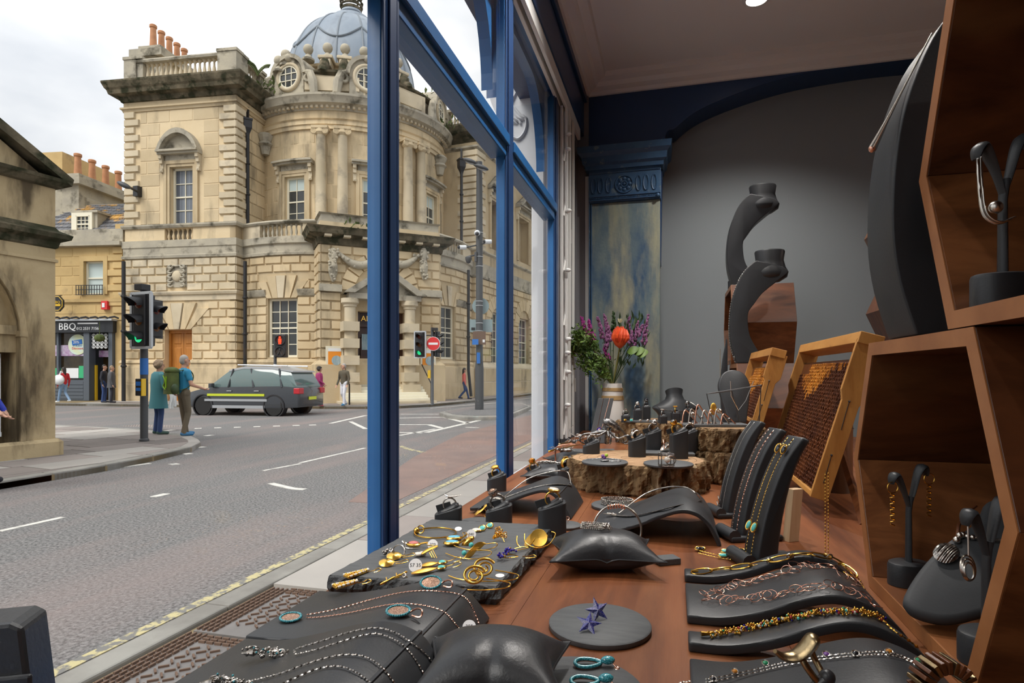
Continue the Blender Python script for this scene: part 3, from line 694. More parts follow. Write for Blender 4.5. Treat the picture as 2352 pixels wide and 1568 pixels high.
dd=MB().box(door[0],door[1],door[2],door[3],-.5,-.46,LW.X).box(door[0],door[0]+.1,door[2],door[3],-.46,-.3,LW.X).box(door[1]-.1,door[1],door[2],door[3],-.46,-.3,LW.X).box(door[0],door[1],door[3]-.15,door[3],-.46,-.3,LW.X).obj('entrance_door','door_oak',gb)
da,db=door[0]+.1,door[1]-.1;dm=(da+db)/2
for a,b in((da,dm),(dm,db)):
 MB().box(a+.01,b-.01,door[2],door[3]-.15,-.46,-.40,LW.X).obj('door_leaf','door_oak',dd)
 for f0,f1 in((.80,.96),(.42,.76),(.06,.38)):
  z0=door[2]+(door[3]-door[2])*f0;z1=door[2]+(door[3]-door[2])*f1
  MB().frust(a+.10,b-.10,z0,z1,-.41,-.37,.05,LW.X).obj('door_panel','door_oak',dd)
MB().sph((dm+.06,1.35,-.36),.05,8,6,LW.X).obj('door_knob','signal_edge',dd)
zp=ZB['corn']+.9
prof0=[(-.45,zp-.3),(-.05,zp-.3),(-.05,zp+.12),(-.1,zp+.15),(-.45,zp+.15)]
prof1=[(-.48,zp+1.05),(.0,zp+1.05),(.03,zp+1.15),(-.02,zp+1.22),(-.48,zp+1.24)]
for pr in(prof0,prof1):MB().sweep([LW.pt(0,0,-3).xy,A,B,Cpt],pr).obj('parapet_rail','stone_grey',gb)
for f,a0,a1 in((LW,-.05,.62),(LW,.62,.95),(LW,LW.len-.95,LW.len+.05),(LS,0,1.0),(LS,LS.len-.4,LS.len)):
 big=a1-a0>.6
 MB().box(a0,a1,zp,zp+(1.3 if big else 1.06),-.5-(.02 if big else 0),.02 if big else-.06,f.X).box(a0-.04,a1+.04,zp+1.22,zp+1.36,-.54,.06,f.X if big else f.X@S(1,1,1)).obj('parapet_pedestal','stone_grey',gb)
for k in range(16):
 a=1.06+k*(LW.len-2.12)/15;baluster(gb,LW.pt(a,zp+.15,-.27),.92,'stone_pale')
for k in range(5):baluster(gb,LS.pt(1.2+k*.22,zp+.15,-.27),.92,'stone_grey')
def chimney(par_,c,ux,wx,wy,z0,z1,npots,m='stone_grey',ph=1.25,pr=.17):
 X=basis(V((c[0],c[1],0)),V((ux.x,ux.y,0)),V((-ux.y,ux.x,0)),Z3)
 o=MB().box(-wx/2,wx/2,-wy/2,wy/2,z0,z1,X).frust(-wx/2-.3,wx/2+.3,-wy/2-.3,wy/2+.3,z1+.25,z1,-.0,X).box(-wx/2-.3,wx/2+.3,-wy/2-.3,wy/2+.3,z1+.25,z1+.4,X).box(-wx/2,wx/2,-wy/2,wy/2,z1+.4,z1+.7,X).obj('chimney_stack',m,par_)
 for k in range(npots):
  y=(-.5+(k+.5)/npots)*wy
  MB().lathe([(pr*1.1,0),(pr*.95,ph*.4),(pr*.85,ph*.85),(pr*1.1,ph*.88),(pr*1.1,ph*.97),(pr*.9,ph),(pr*.6,ph)],12,X@T(0,y,z1+.7)).obj('chimney_pot','terracotta',o,smooth=40)
cc=LW.pt(-.25,0,-3.4);chimney(gb,cc.xy,LW.u.xy,1.3,3.0,14,18.2,5)
# ---- rotunda
CC=c2w(-9.6,35.9,0).xy
CL=Cyl(CC,7.2);CU=Cyl(CC,5.5)
aL=CL.uv(560,700)[0];aR=CL.uv(1084,700)[0]
zl={k:CL.uv(650,y)[1]for k,y in dict(sill=518,bal0=545,band=575,mould=586,str1=676,str0=690,plinth=836).items()}
for k in('sill','bal0','band','mould','str1','str0','plinth'):zl[k]=ZB[k]if abs(zl[k]-ZB[k])<.5 else zl[k]
wl=rect(CL,615,683,685,820);wr=rect(CL,1012,1044,700,822);wr=(wr[0],wr[1],wl[2],wl[3])
pl=CL.uv(738,700)[0];pr_=CL.uv(1000,700)[0]
w=MB();wallh(w,CL.X,aL-.6,aR+.6,0,zl['sill']-.75,[wl,wr,(pl+.6,pr_-.6,-1,20)],-.5,0,26)
rw=w.obj('rotunda_wall','stone',gb)
P0,P1=at(735,0,27.2).xy,at(1010,0,29.6).xy
PF=Fac(P0,P1)
pl=CL.uv(738,700)[0];pr_=CL.uv(1000,700)[0]
for(a0,a1,wn_)in((aL,pl,wl),(pr_,aR,wr)):
 fv=flare(wn_[0],wn_[1],wn_[3],zl['mould']-1.0,.55)
 courses(rw,CL.X,a0,a1,rows(zl['str1']+.12,zl['mould']-.06,4),.95,[fv,wn_],.07)
 courses(rw,CL.X,a0,a1,rows(zl['plinth']+.2,zl['str1']-.25,7),.95,[wn_],.07)
 vouss(rw,CL.X,wn_[0],wn_[1],wn_[3],zl['mould']-1.02,.55,5,.09)
 sash(gb,CL.X,*wn_,3 if wn_ is wl else 2,5,-.2)
cp=CL.path(aL-.3,aR+.3,26)
for a0,a1 in((aL,pl),(pr_,aR)):courses(rw,lambda a,z,o:CL.pt(a,z,o+.25),a0,a1,rows(.14,zl['plinth']-.18,2),1.3,[],.012,'stone','plinth_stone',.006)
c0,c1=CL.path(aL-.3,wl[0]-.1,6),None
for prof,m,nm in[([(0,.1),(.25,.1),(.25,zl['plinth']-.15),(.14,zl['plinth']-.1),(.2,zl['plinth']+.04),(.16,zl['plinth']+.14),(0,zl['plinth']+.2)],'stone','plinth'),([(-.3,zl['mould']-.06),(.12,zl['mould']-.04),(.14,zl['mould']+.08),(.06,zl['mould']+.12),(.06,zl['band']+.2),(.16,zl['band']+.26),(.16,zl['bal0']-.02),(-.4,zl['bal0'])],'stone_grey','plain_band'),([(-.4,zl['sill']-.08),(.1,zl['sill']-.08),(.16,zl['sill']),(.12,zl['sill']+.08),(-.4,zl['sill']+.1)],'stone_grey','balcony_rail')]:
 for q_ in([CL.path(aL-.3,pl+.5,14),CL.path(pr_-.5,aR+.3,10)]if nm=='plinth' else[cp]):MB().sweep(q_,prof).obj(nm,m,gb,smooth=30)
for a,b in((aL-.2,wl[0]-.05),(wl[1]+.05,pl+.3),(pr_-.3,wr[0]-.05),(wr[1]+.05,aR)):
 MB().sweep(CL.path(a,b,5),[(0,zl['str1']-.25),(.08,zl['str1']-.2),(.2,zl['str1']+.04),(.2,zl['str1']+.1),(0,zl['str1']+.12)]).obj('string_course','stone_grey',gb,smooth=30)
b0,b1=CL.uv(598,530)[0],CL.uv(696,530)[0];hb=zl['sill']-.08-zl['bal0']
for k in range(9):baluster(gb,CL.pt(b0+(b1-b0)*(k+.5)/9,zl['bal0'],-.12),hb,'stone_grey',1.1)
b2,b3=CL.uv(1010,560)[0],CL.uv(1062,560)[0]
for k in range(8):baluster(gb,CL.pt(b2+(b3-b2)*(k+.5)/8,zl['bal0'],-.12),hb,'stone_grey',1.1)
for a0,a1 in((aL-.3,b0),(b1,b2),(b3,aR+.3)):
 w=MB();n=max(2,int((a1-a0)/.6))
 for k in range(n):w.box(a0+(a1-a0)*k/n,a0+(a1-a0)*(k+1)/n,zl['bal0']-.02,zl['sill']-.06,-.35,.04,CL.X)
 w.obj('balcony_panel','stone_pale',gb)
MB().lathe([(5.3,zl['bal0']),(7.0,zl['bal0'])],40,T(V((*CC,0))),cap=False).obj('balcony_floor','stone_grey',gb)
zu0,zu1=zl['bal0'],CU.uv(760,297)[1]
ul=rect(CU,655,700,405,518);ur=rect(CU,978,994,418,528);ur=(ur[0],ur[0]+(ul[1]-ul[0]),ul[2],ul[3]);um=rect(CU,831,876,405,518);um=(um[0],um[0]+ul[1]-ul[0],ul[2],ul[3])
w=MB();wallh(w,CU.X,-9.4,9.4,zu0,zu1+.2,[ul,ur,um],-.5,0,30);uw=w.obj('drum_wall','stone',gb)
hb_=[(q[0]-.5,q[1]+.5,q[2]-2,q[3]+1.0)for q in(ul,ur,um)]
courses(uw,CU.X,CU.uv(606,400)[0],8.2,rows(zu0+.2,zu1,8),1.2,hb_,.015,'stone','ashlar_stone',.006)
for q in(ul,um,ur):sash(gb,CU.X,*q,2,4,-.2,top='blind_glass');hood(gb,CU.X,*q,.5,'flat',2)
def ionic(par_,p,h,r,sd):
 o=MB().lathe([(r*1.35,0),(r*1.35,.12),(r*1.2,.16),(r*1.25,.26),(r,.32),(r,h*.3),(r*.86,h-.42),(r*.92,h-.40)],20,T(p)).obj('column','stone_pale',par_,smooth=40)
 w=MB()
 for q in(-1,1):
  c=V((sd.x,sd.y,0))*(q*r*1.05);nrm=V((sd.y,-sd.x,0))
  for rr in(.9,.55,.22):
   w.ring(r*.5*rr,.05,12,5,basis(p+c+V((0,0,h-.27))+nrm*r*.85,V((sd.x,sd.y,0)),Z3,nrm))
 w.box(-r*1.5,r*1.5,-r*1.1,r*1.1,h-.14,h,basis(p,V((sd.x,sd.y,0)),V((-sd.y,sd.x,0)),Z3));w.lathe([(r*.9,h-.42),(r*1.2,h-.3),(r*1.1,h-.14)],14,T(p))
 w.obj('capital','stone',o,smooth=40)
for px in(737,787,937,967):
 a=CU.uv(px,400,.25)[0]*5.5/5.5;q=CU.pt(a,0,.25);sd=(CU.pt(a+.1,0)-CU.pt(a-.1,0)).xy.normalized()
 ionic(gb,V((q.x,q.y,zu0+.55)),zu1-zu0-.55,.27,sd)
for px in(612,1008):
 a=CU.uv(px,330,.1)[0];w=MB().lathe([(.2,zu1-1.0),(.3,zu1-.6),(.42,zu1-.5),(.3,zu1-.35),(.45,zu1-.05),(.3,zu1+.1)],10,T(CU.pt(a,0,.15)));w.obj('carved_capital','stone_grey',gb,smooth=30)
z0=zu1;cu=CU.path(-9.2,9.2,44)
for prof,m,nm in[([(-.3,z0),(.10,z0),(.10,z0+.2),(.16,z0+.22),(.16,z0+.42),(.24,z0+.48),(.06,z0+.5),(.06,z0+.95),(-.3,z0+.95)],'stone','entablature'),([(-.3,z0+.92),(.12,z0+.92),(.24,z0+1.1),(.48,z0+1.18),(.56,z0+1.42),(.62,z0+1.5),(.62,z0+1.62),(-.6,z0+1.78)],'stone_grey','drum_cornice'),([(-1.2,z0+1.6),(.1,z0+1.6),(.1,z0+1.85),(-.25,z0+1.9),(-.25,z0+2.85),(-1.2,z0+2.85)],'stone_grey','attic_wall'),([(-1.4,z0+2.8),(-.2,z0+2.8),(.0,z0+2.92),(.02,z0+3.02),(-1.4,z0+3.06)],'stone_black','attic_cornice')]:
 MB().sweep(cu,prof).obj(nm,m,gb,smooth=30)
za=z0+3.02
w=MB()
for k in range(70):a=-8.6+k*17.2/69;w.box(a-.06,a+.06,z0+1.0,z0+1.14,.1,.3,CU.X)
tag(w.obj('dentils','stone_pale',gb),None,None,kind='stuff')
for c,ww in((CU.uv(762,210)[0],1.65),(CU.uv(935,235)[0],1.3)):
 MB().box(c-ww,c+ww,z0+1.8,z0+2.85,-.4,.06,CU.X).box(c-ww+.3,c+ww-.3,z0+2.0,z0+2.7,.0,.10,CU.X).obj('attic_panel','stone_pale',gb)
def oculus(a):
 p=CU.pt(a,z0+1.66,-.05);q=CU.pt(a+.05,z0+1.66,-.05);u=(q-p).normalized();X=basis(p,u,Z3,V((u.y,-u.x,0)))@S(.66)
 arc=[(1.35*cos(t),1.75+1.35*sin(t))for t in[k*pi/14 for k in range(15)]]
 o=MB().prism([(-1.35,0)]+[(1.35,0)]+arc,-1.6,.12,X).obj('oculus_dormer','stone_grey',gb)
 w=MB()
 for k in range(14):
  i0,i1=arc[k],arc[k+1];w.prism([i0,i1,(i1[0]*1.22,1.75+(i1[1]-1.75)*1.22),(i0[0]*1.22,1.75+(i0[1]-1.75)*1.22)],-1.6,.32,X)
 for sg in(-1,1):w.ring(.28,.13,14,6,X@T(sg*1.75,1.4,.1));w.tube([X@V((sg*1.5,1.9,.1)),X@V((sg*1.95,1.7,.1)),X@V((sg*2.2,1.0,.1)),X@V((sg*2.3,.1,.1))],[.12,.2,.24,.2],8)
 w.sph((0,3.15,.1),.34,8,6,X);w.obj('oculus_hood','stone_grey',o,smooth=40)
 MB().ring(.98,.16,28,8,X@T(0,1.65,.14)).obj('oculus_ring','stone_pale',o,smooth=50)
 w=MB().ring(.82,.07,24,6,X@T(0,1.65,.16))
 for d in(-.27,.27):w.cb((d,1.65,.16),(.06,1.55,.06),X).cb((0,1.65+d,.16),(1.55,.06,.06),X)
 w.obj('oculus_frame','sash_white',o)
 MB().lathe([(0,.13),(.82,.13)],24,X@T(0,1.65,0),cap=False).obj('oculus_glass','dark_glass',o)
for px in(669,842,1004):oculus(CU.uv(px,220,-.15)[0])
R4=3.85
MB().lathe([(4.0,za-1),(4.0,za+.85),(4.12,za+.92),(4.16,za+1.05),(R4,za+1.12)],56,T(V((*CC,0))),cap=False).obj('dome_drum','stone',gb,smooth=30)
zd=za+1.08;HD=22.45-zd
dp=[(R4*.97*cos(t)**.92 if t<1.5 else .5,zd+HD*sin(t))for t in[k*1.5/18 for k in range(19)]]
dome=MB().lathe(dp,56,T(V((*CC,0))),cap=False).obj('dome','lead',gb,smooth=60)
MB().lathe([(1.35,22.1),(1.1,22.55),(.62,22.7),(.6,22.85),(.66,22.9),(.6,23.05)],24,T(V((*CC,0)))).obj('dome_cap','lead',gb,smooth=40)
fdir=CU.f;sdir=CU.s
for k in range(16):
 a=(k+.45)*pi/8;d=fdir*cos(a)+sdir*sin(a)
 MB().tube([V((CC.x+d.x*r,CC.y+d.y*r,z))for r,z in dp],.055,6).obj('dome_rib','lead_rib',dome,smooth=60)
for k in range(8):
 a0=(k*2+.45)*pi/8;pts=[]
 for i in range(13):
  t=i/12;a=a0+pi/4*t;tt=.62-.22*sin(pi*t);j=tt*18/1.5;r,z=dp[int(j)];r2,z2=dp[int(j)+1];fq=j-int(j);r=r+(r2-r)*fq+.02;z=z+(z2-z)*fq
  d=fdir*cos(a)+sdir*sin(a);pts.append(V((CC.x+d.x*r,CC.y+d.y*r,z)))
 MB().tube(pts,.06,6).obj('dome_swag','lead_rib',dome,smooth=60)
w=MB().lathe([(.55,23.0),(.62,23.1),(.58,23.25)],16,T(V((*CC,0))));w.ring(.62,.06,20,6,T(CC.x,CC.y,23.35));w.ring(.62,.06,20,6,T(CC.x,CC.y,23.6))
for k in range(8):
 a=k*pi/4;q=[(.62,23.6),(.74,23.85),(.66,24.05),(.35,24.0),(.06,23.88)]
 if k%2==0:w.tube(catmull([(CC.x+r*cos(a),CC.y+r*sin(a),z)for r,z in q],4),.055,6)
 else:w.sph((CC.x+.63*cos(a),CC.y+.63*sin(a),23.72),.1,8,6)
 w.sph((CC.x+.62*cos(a+.39),CC.y+.62*sin(a+.39),23.47),.07,6,5)
w.sph((CC.x,CC.y,24.05),.13,8,6);w.cb((CC.x,CC.y,24.3),(.07,.07,.4));w.cb((CC.x,CC.y,24.33),(.26,.07,.07));w.obj('crown','stone_black',gb,smooth=40)
FIN=MB().lathe([(0,0),(.32,0),(.32,.1),(.22,.12),(.17,.27),(.09,.34),(.09,.42)],12).sph((0,0,.62),.26,12,9).mesh('finial','stone_grey',smooth=40)
for px,y0 in((703,150),(750,134),(792,134),(838,150),(880,150),(920,160)):
 a=CU.uv(px,165,-.75)[0]
 inst(FIN,'ball_finial',gb,T(CU.pt(a,za+.98,-.95)))
 if px in(750,792,880,920):
  X=CU.X
  w=MB().box(a-.42,a+.42,za+.85,za+1.02,-1.3,-.45,X).box(a-.3,a+.3,za+.45,za+.85,-1.3,-.5,X);w.obj('console_block','stone_pale',gb,bevel=.04)
  w=MB()
  w.tube([CU.pt(a,za+.75,-.6),CU.pt(a,za+.5,-.4),CU.pt(a,za+.2,-.4),CU.pt(a,za+.02,-.15),CU.pt(a,za-.1,-.1)],[.18,.26,.28,.3,.26],8)
  w.obj('console_scroll','stone_black',gb,smooth=50)
for px,y in((641,150),(657,136)):inst(FIN,'ball_finial',gb,T(at(px,y+18,30.9)))
# ---- entrance portal
zp0,zp1=.1,7.35
w=MB();dr=rect(PF,822,930,716,872);dr=(dr[0],dr[1],.9,dr[3])
wallh(w,PF.X,0,PF.len,0,8.4,[dr],-.9,0);w.box(0,PF.len,0,8.4,-2.6,-1.6,PF.X)
pw=w.obj('portal_wall','stone',gb)
ac=PF.uv(874,672);Ra,Ri=1.85,1.2
def archhole(z):
 if z<ac[1]:return(dr[0]-.75,dr[1]+.75)
 d=z-ac[1]
 if d<Ra:q=sqrt(Ra*Ra-d*d);return(ac[0]-q,ac[0]+q)
pcz=PF.uv(800,560)[1]
courses(pw,PF.X,0,PF.len,rows(zl['plinth']+.2,pcz-.1,12),.95,[archhole],.08)
PLs=Fac(PF.pt(0,0,-1.5).xy,P0);PRs=Fac(P1,PF.pt(PF.len,0,-1.5).xy)
for f in(PLs,PRs):courses(pw,f.X,0,1.6,rows(zl['plinth']+.2,pcz-.1,12),.8,[],.08)
for k in range(11):
 t0,t1=pi*k/11+.015,pi*(k+1)/11-.015;e=1.12 if k==5 else 1
 MB().prism([(ac[0]+r*e_*cos(t),ac[1]+r*e_*sin(t))for r,t,e_ in((Ri,t0,1),(Ra,t0,e),(Ra,t1,e),(Ri,t1,1))],-.02,.12,PF.X,inset=.03).obj('arch_voussoir','stone',pw)
pth=[PF.pt(0,0,-1.6).xy,P0,P1,PF.pt(PF.len,0,-1.6).xy]
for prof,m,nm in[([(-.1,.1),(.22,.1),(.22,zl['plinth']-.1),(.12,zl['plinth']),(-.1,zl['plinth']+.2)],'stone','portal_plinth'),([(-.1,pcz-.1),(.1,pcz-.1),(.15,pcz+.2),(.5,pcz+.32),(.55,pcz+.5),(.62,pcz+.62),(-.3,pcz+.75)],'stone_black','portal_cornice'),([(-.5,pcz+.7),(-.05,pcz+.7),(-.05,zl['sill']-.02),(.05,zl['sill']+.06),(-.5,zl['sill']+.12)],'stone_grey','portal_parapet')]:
 MB().sweep(pth,prof).obj(nm,m,gb)
for a,b in((-.05,dr[0]-.75),(dr[1]+.75,PF.len+.05)):
 MB().box(a,b,zl['str1']-.2,zl['str1']+.12,-.02,.22,PF.X).obj('string_course','stone_grey',gb)
w=MB()
for k in range(7):a=.3+k*(PF.len-.6)/6;w.box(a-.16,a+.16,pcz+.2,pcz+.3,.1,.46,PF.X)
tag(w.obj('modillions','stone_pale',gb),None,None,kind='stuff')
pz_=PF.uv(874,690)[1];pa0,pa1=PF.uv(787,690)[0],PF.uv(964,690)[0];pam=(pa0+pa1)/2
w=MB().box(pa0+.15,pa1-.15,pz_-.05,pz_+.2,0,.8,PF.X).prism([(pa0,pz_+.2),(pa1,pz_+.2),(pam,pz_+1.25)],0,.55,PF.X)
w.prism([(pa0-.1,pz_+.2),(pam,pz_+1.5),(pam,pz_+1.2),(pa0+.4,pz_+.2)],0,.95,PF.X);w.prism([(pa1+.1,pz_+.2),(pam,pz_+1.5),(pam,pz_+1.2),(pa1-.4,pz_+.2)],0,.95,PF.X)
w.obj('pediment','stone_grey',gb)
for a in(PF.uv(804,780,.5)[0],PF.uv(941,780,.5)[0]):
 zb_=.95;zt_=pz_-.05
 w=MB().lathe([(.36,zb_),(.36,zb_+.2),(.27,zb_+.25),(.25,zt_-.4),(.3,zt_-.36),(.3,zt_-.28),(.4,zt_-.2),(.4,zt_)],18,T(PF.pt(a,0,.5)))
 w.box(a-.42,a+.42,.12,zb_,.1,.92,PF.X);co=w.obj('banded_column','stone_pale',gb,smooth=35)
 for q0,q1 in rows(zb_+.1,zt_-.75,4):MB().frust(a-.38,a+.38,q0+.02,(q0+q1)/2+.1,.1,.88,.02,PF.X).obj('column_block','stone_pale',co)
w=MB()
for px0 in(765,973):
 a,zz=PF.uv(px0,575,.15)
 w.tube([PF.pt(a,zz+.1-k*.19,.16)for k in range(9)],[.1,.2,.22,.16,.2,.22,.2,.14,.06],8)
 for q in range(26):w.sph(PF.pt(a+R.uniform(-.2,.2),zz+.1-R.random()*1.5,.3),.07,6,4)
for px0,px1 in((775,872),(878,962)):
 (a0,zz),(a1,z1_)=PF.uv(px0,578,.15),PF.uv(px1,582,.15)
 pts=[PF.pt(a0+(a1-a0)*t,zz-.55*sin(pi*t),.18)for t in[k/12 for k in range(13)]];w.tube(pts,[.06+.14*sin(pi*k/12)for k in range(13)],8)
 for p in pts:w.sph(p+V((R.uniform(-.05,.05),-.1,R.uniform(-.1,.1))),.09,6,4)
tag(w.obj('garland','stone_grey',gb,smooth=60),None,None)
pd=MB().box(dr[0],dr[1],.9,dr[3],-.75,-.7,PF.X).box(dr[0],dr[0]+.15,.9,dr[3],-.7,-.4,PF.X).box(dr[1]-.15,dr[1],.9,dr[3],-.7,-.4,PF.X).box(dr[0],dr[1],dr[3]-.7,dr[3]-.6,-.7,-.45,PF.X).obj('portal_door','door_dark',gb)
for a in(dr[0]+.2,(dr[0]+dr[1])/2+.05):
 for f0,f1 in((.06,.3),(.34,.66)):MB().frust(a,a+(dr[1]-dr[0])/2-.25,.9+(dr[3]-.9)*f0,.9+(dr[3]-.9)*f1,-.7,-.64,.05,PF.X).obj('door_panel','door_dark',pd)
text_obj('door_lettering','ART',.36,PF.X@T(dr[0]+.22,dr[3]-.32,-.42),'gold',pd,.01,'LEFT')
MB().box(dr[0]+.3,dr[0]+.75,2.6,3.35,-.7,-.62,PF.X).obj('door_notice','poster_blue',pd)
def poster(a0,a1,z0,z1):
 o=MB().box(a0,a1,z0,z1,.1,.2,PF.X).obj('poster_frame','sash_white',gb)
 MB().box(a0+.1,a1-.1,z0+.1,z1-.1,.2,.215,PF.X).obj('poster_sheet','poster_orange',o)
 MB().box(a0+.1,a1-.1,z1-.24,z1-.1,.2,.22,PF.X).obj('poster_heading','sign_white',o)
 MB().lathe([(0,.225),(.22,.225)],24,PF.X@T((a0+a1)/2+.08,(z0+z1)/2-.1,0),cap=False).obj('poster_disc','poster_blue',o)
q=rect(PF,747,787,795,850);poster(*q)
q2=rect(PF,963,1000,800,848);poster(q2[0],q2[0]+q[1]-q[0],q2[2],q2[3])
for k in range(7):
 o_=1.9-k*.28;MB().box(dr[0]-.75-(.25 if k==0 else 0),dr[1]+.75+(.25 if k==0 else 0),.1+k*.125 if k else .0,.1+(k+1)*.125,-.6,o_,PF.X).obj('step','sash_white' if k else 'stone_pale',gb,bevel=.015)
for a in(dr[0]-.72,dr[1]+.72):MB().tube([PF.pt(a,1.0,1.9),PF.pt(a,1.9,.4)],.03,6).rod(PF.pt(a,.12,1.9),PF.pt(a,1.0,1.9),.035).obj('handrail','iron_black',gb)
# ---- right wing
G0,G1=at(1017,0,36).xy,at(1094,0,35.2).xy
dirE=c2w(sin(radians(23.3)),cos(radians(23.3)),0).xy;G2=G1+dirE*26
RL=Fac(G0,G1);RS=Fac(G1,G2)
rp=[G0-(G1-G0).normalized()*2,G0,G1,G2]
def rz(y):return RL.uv(1080,y)[1]
rzz=dict(sill=ZB['sill'],band=ZB['band'],archit=rz(340),corn=rz(325))
wins=[rect(RS,1127,1147,690,805),rect(RS,1190,1214,690,806)];wins=[(a,b,2.0,5.3)for a,b,_,_ in wins];wins+=[(wins[1][0]+5.5,wins[1][1]+5.5,2.0,5.3)]
niche=[(a-.1,b+.1,9.2,12.2)for a,b,_,_ in wins]
w=MB();wallh(w,RS.X,0,RS.len,0,rzz['corn']+.3,wins+niche,-.6,0);w.box(-2,RL.len,0,rzz['corn']+.3,-.6,0,RL.X);w.box(0,RS.len,9.1,12.4,-.65,-.6,RS.X)
rwl=w.obj('right_wing_wall','stone',gb)
for k,(q0,q1)in enumerate(rows(ZB['sill']+.05,rzz['archit']-.1,15)):
 ln=1.2 if k%2 else .85
 MB().frust(RL.len-ln,RL.len+.1,q0+.02,q1-.02,-.02,.1,.03,RL.X).obj('quoin','stone_pale',rwl);MB().frust(-.1,1.1 if k%2==0 else .8,q0+.02,q1-.02,-.02,.1,.03,RS.X).obj('quoin','stone_pale',rwl)
def archw(i):
 a,b,c,d=wins[i];cx=(a+b)/2;r=(b-a)/2+.75
 def h(z):
  if z<d-.1:return(a,b)if z>c-.05 else None
  e=z-(d-.4)
  if e<r:q=sqrt(max(0,r*r-e*e));return(cx-q,cx+q)
 return h
courses(rwl,RL.X,0,RL.len,rows(ZB['str1']+.12,ZB['mould']-.06,4)+rows(ZB['plinth']+.2,ZB['str0'],7),.9,[],.07)
courses(rwl,RS.X,0,15,rows(ZB['plinth']+.2,ZB['mould']-.06,12),1.1,[archw(0),archw(1),archw(2)],.08)
courses(rwl,RS.X@T(0,0,.2),0,14,rows(.14,ZB['plinth']-.16,2),1.7,[],.012,'stone','plinth_stone',.006);courses(rwl,RL.X@T(0,0,.2),0,RL.len+.2,rows(.14,ZB['plinth']-.16,2),1.3,[],.012,'stone','plinth_stone',.006)
for i,q in enumerate(wins):
 sash(gb,RS.X,*q,3,6,-.25);cx=(q[0]+q[1])/2;r0=(q[1]-q[0])/2
 for k in range(7):
  t0,t1=pi*k/7+.02,pi*(k+1)/7-.02
  MB().prism([(cx+r*cos(t),q[3]-.4+r*sin(t))for r,t in((r0,t0),(r0+.75,t0),(r0+.75,t1),(r0,t1))],-.02,.1,RS.X).obj('arch_voussoir','stone',rwl)
for n in niche:
 hood(gb,RS.X,n[0]+.15,n[1]-.15,n[2],n[3],.5,'tri')
for prof,m,nm in[([(0,.1),(.2,.1),(.2,ZB['plinth']-.12),(.14,ZB['plinth']),(0,ZB['plinth']+.2)],'stone_pale','plinth'),([(0,ZB['mould']-.06),(.1,ZB['mould']-.04),(.12,ZB['mould']+.08),(.06,ZB['mould']+.12),(.06,ZB['band']+.2),(.1,ZB['bal0']-.02),(0,ZB['bal0'])],'stone_grey','plain_band'),([(0,ZB['sill']-.1),(.14,ZB['sill']),(.14,ZB['sill']+.08),(0,ZB['sill']+.12)],'stone_grey','sill_course'),([(0,rzz['archit']-.1),(.16,rzz['archit']),(.16,rzz['archit']+.1),(0,rzz['archit']+.12)],'stone_grey','architrave_course'),([(0,rzz['corn']-.05),(.2,rzz['corn']+.18),(.55,rzz['corn']+.42),(.72,rzz['corn']+.74),(.72,rzz['corn']+.85),(0,rzz['corn']+1.0)],'stone_black','cornice'),([(-.4,rzz['corn']+.9),(-.05,rzz['corn']+.9),(-.05,rzz['corn']+1.1),(-.4,rzz['corn']+1.15)],'stone_grey','parapet_rail'),([(-.45,rzz['corn']+1.95),(0,rzz['corn']+1.95),(.02,rzz['corn']+2.1),(-.45,rzz['corn']+2.15)],'stone_grey','parapet_rail')]:
 MB().sweep(rp,prof).obj(nm,m,gb)
for a0,a1 in((-.6,.35),(1.15,RL.len+.05)):MB().box(a0,a1,rzz['corn']+.9,rzz['corn']+2.1,-.45,.0,RL.X).obj('parapet_pedestal','stone_grey',gb)
MB().box(0,RS.len,rzz['corn']+.9,rzz['corn']+2.0,-.4,-.06,RS.X).obj('parapet_wall','stone_grey',gb)
for k in range(4):baluster(gb,RL.pt(.47+k*.2,rzz['corn']+1.1,-.25),.86,'stone_pale',1.0)
pipe(gb,[at(569,305,29.9),at(569,517,29.9)],.085,hopper=at(569,290,29.9))
pipe(gb,[at(563,600,28.9),at(563,850,28.9),at(563,918,28.9)],.085)
q=at(284,600,29.5);pipe(gb,[q,V((q.x,q.y,.12))],.09)
pipe(gb,[at(1060,385,34.4),at(1060,570,34.4)],.085,hopper=at(1060,380,34.4));pipe(gb,[at(1076,620,33.0),at(1076,850,33.0),at(1082,910,33.0)],.085)
pipe(gb,[RS.pt(9.9,11,.15),RS.pt(9.9,.3,.15)],.09)
w=MB()
for(px,py,Y,n_,s_)in((610,205,30.2,60,.7),(1030,290,35,60,.8),(818,528,27.9,30,.5),(990,215,31,14,.5)):
 c=at(px,py,Y)
 for k in range(n_):
  p=c+V((R.uniform(-s_,s_),R.uniform(-.4,.4),R.uniform(-.4,.5)*s_));d=V((R.uniform(-.2,.2),R.uniform(-.2,.2),R.uniform(.0,.3)));e=V((R.uniform(-.1,.1),.02,R.uniform(-.05,.05)))
  w.add([p,p+d*.5+e,p+d,p+d*.5-e],[(0,1,2,3)])
for(x0,y0,x1,y1)in((592,172,560,140),(592,172,618,155),(592,175,575,150)):
 pts=[at(x0+(x1-x0)*t,y0+(y1-y0)*t-6*sin(pi*t),30)for t in(0,.3,.6,1)];w.tube(pts,.025,4)
 for k in range(14):
  p=at(x0+(x1-x0)*k/13,y0+(y1-y0)*k/13-6*sin(pi*k/13),30);w.add([p,p+V((.1,0,.12)),p+V((.02,.05,.2)),p+V((-.1,0,.1))],[(0,1,2,3)])
tag(w.obj('ledge_weeds','moss',gb,fix=False),None,None,kind='stuff')
t=thing('wall_lamp','small grey street lamp on a bracket fixed to the stone wing','street lamp',at(315,440,29.7))
MB().cb(at(316,440,29.75),(.28,.28,.5)).tube([at(316,440,29.6),at(300,432,29.2)],.05,6).obj('bracket','iron_black',t)
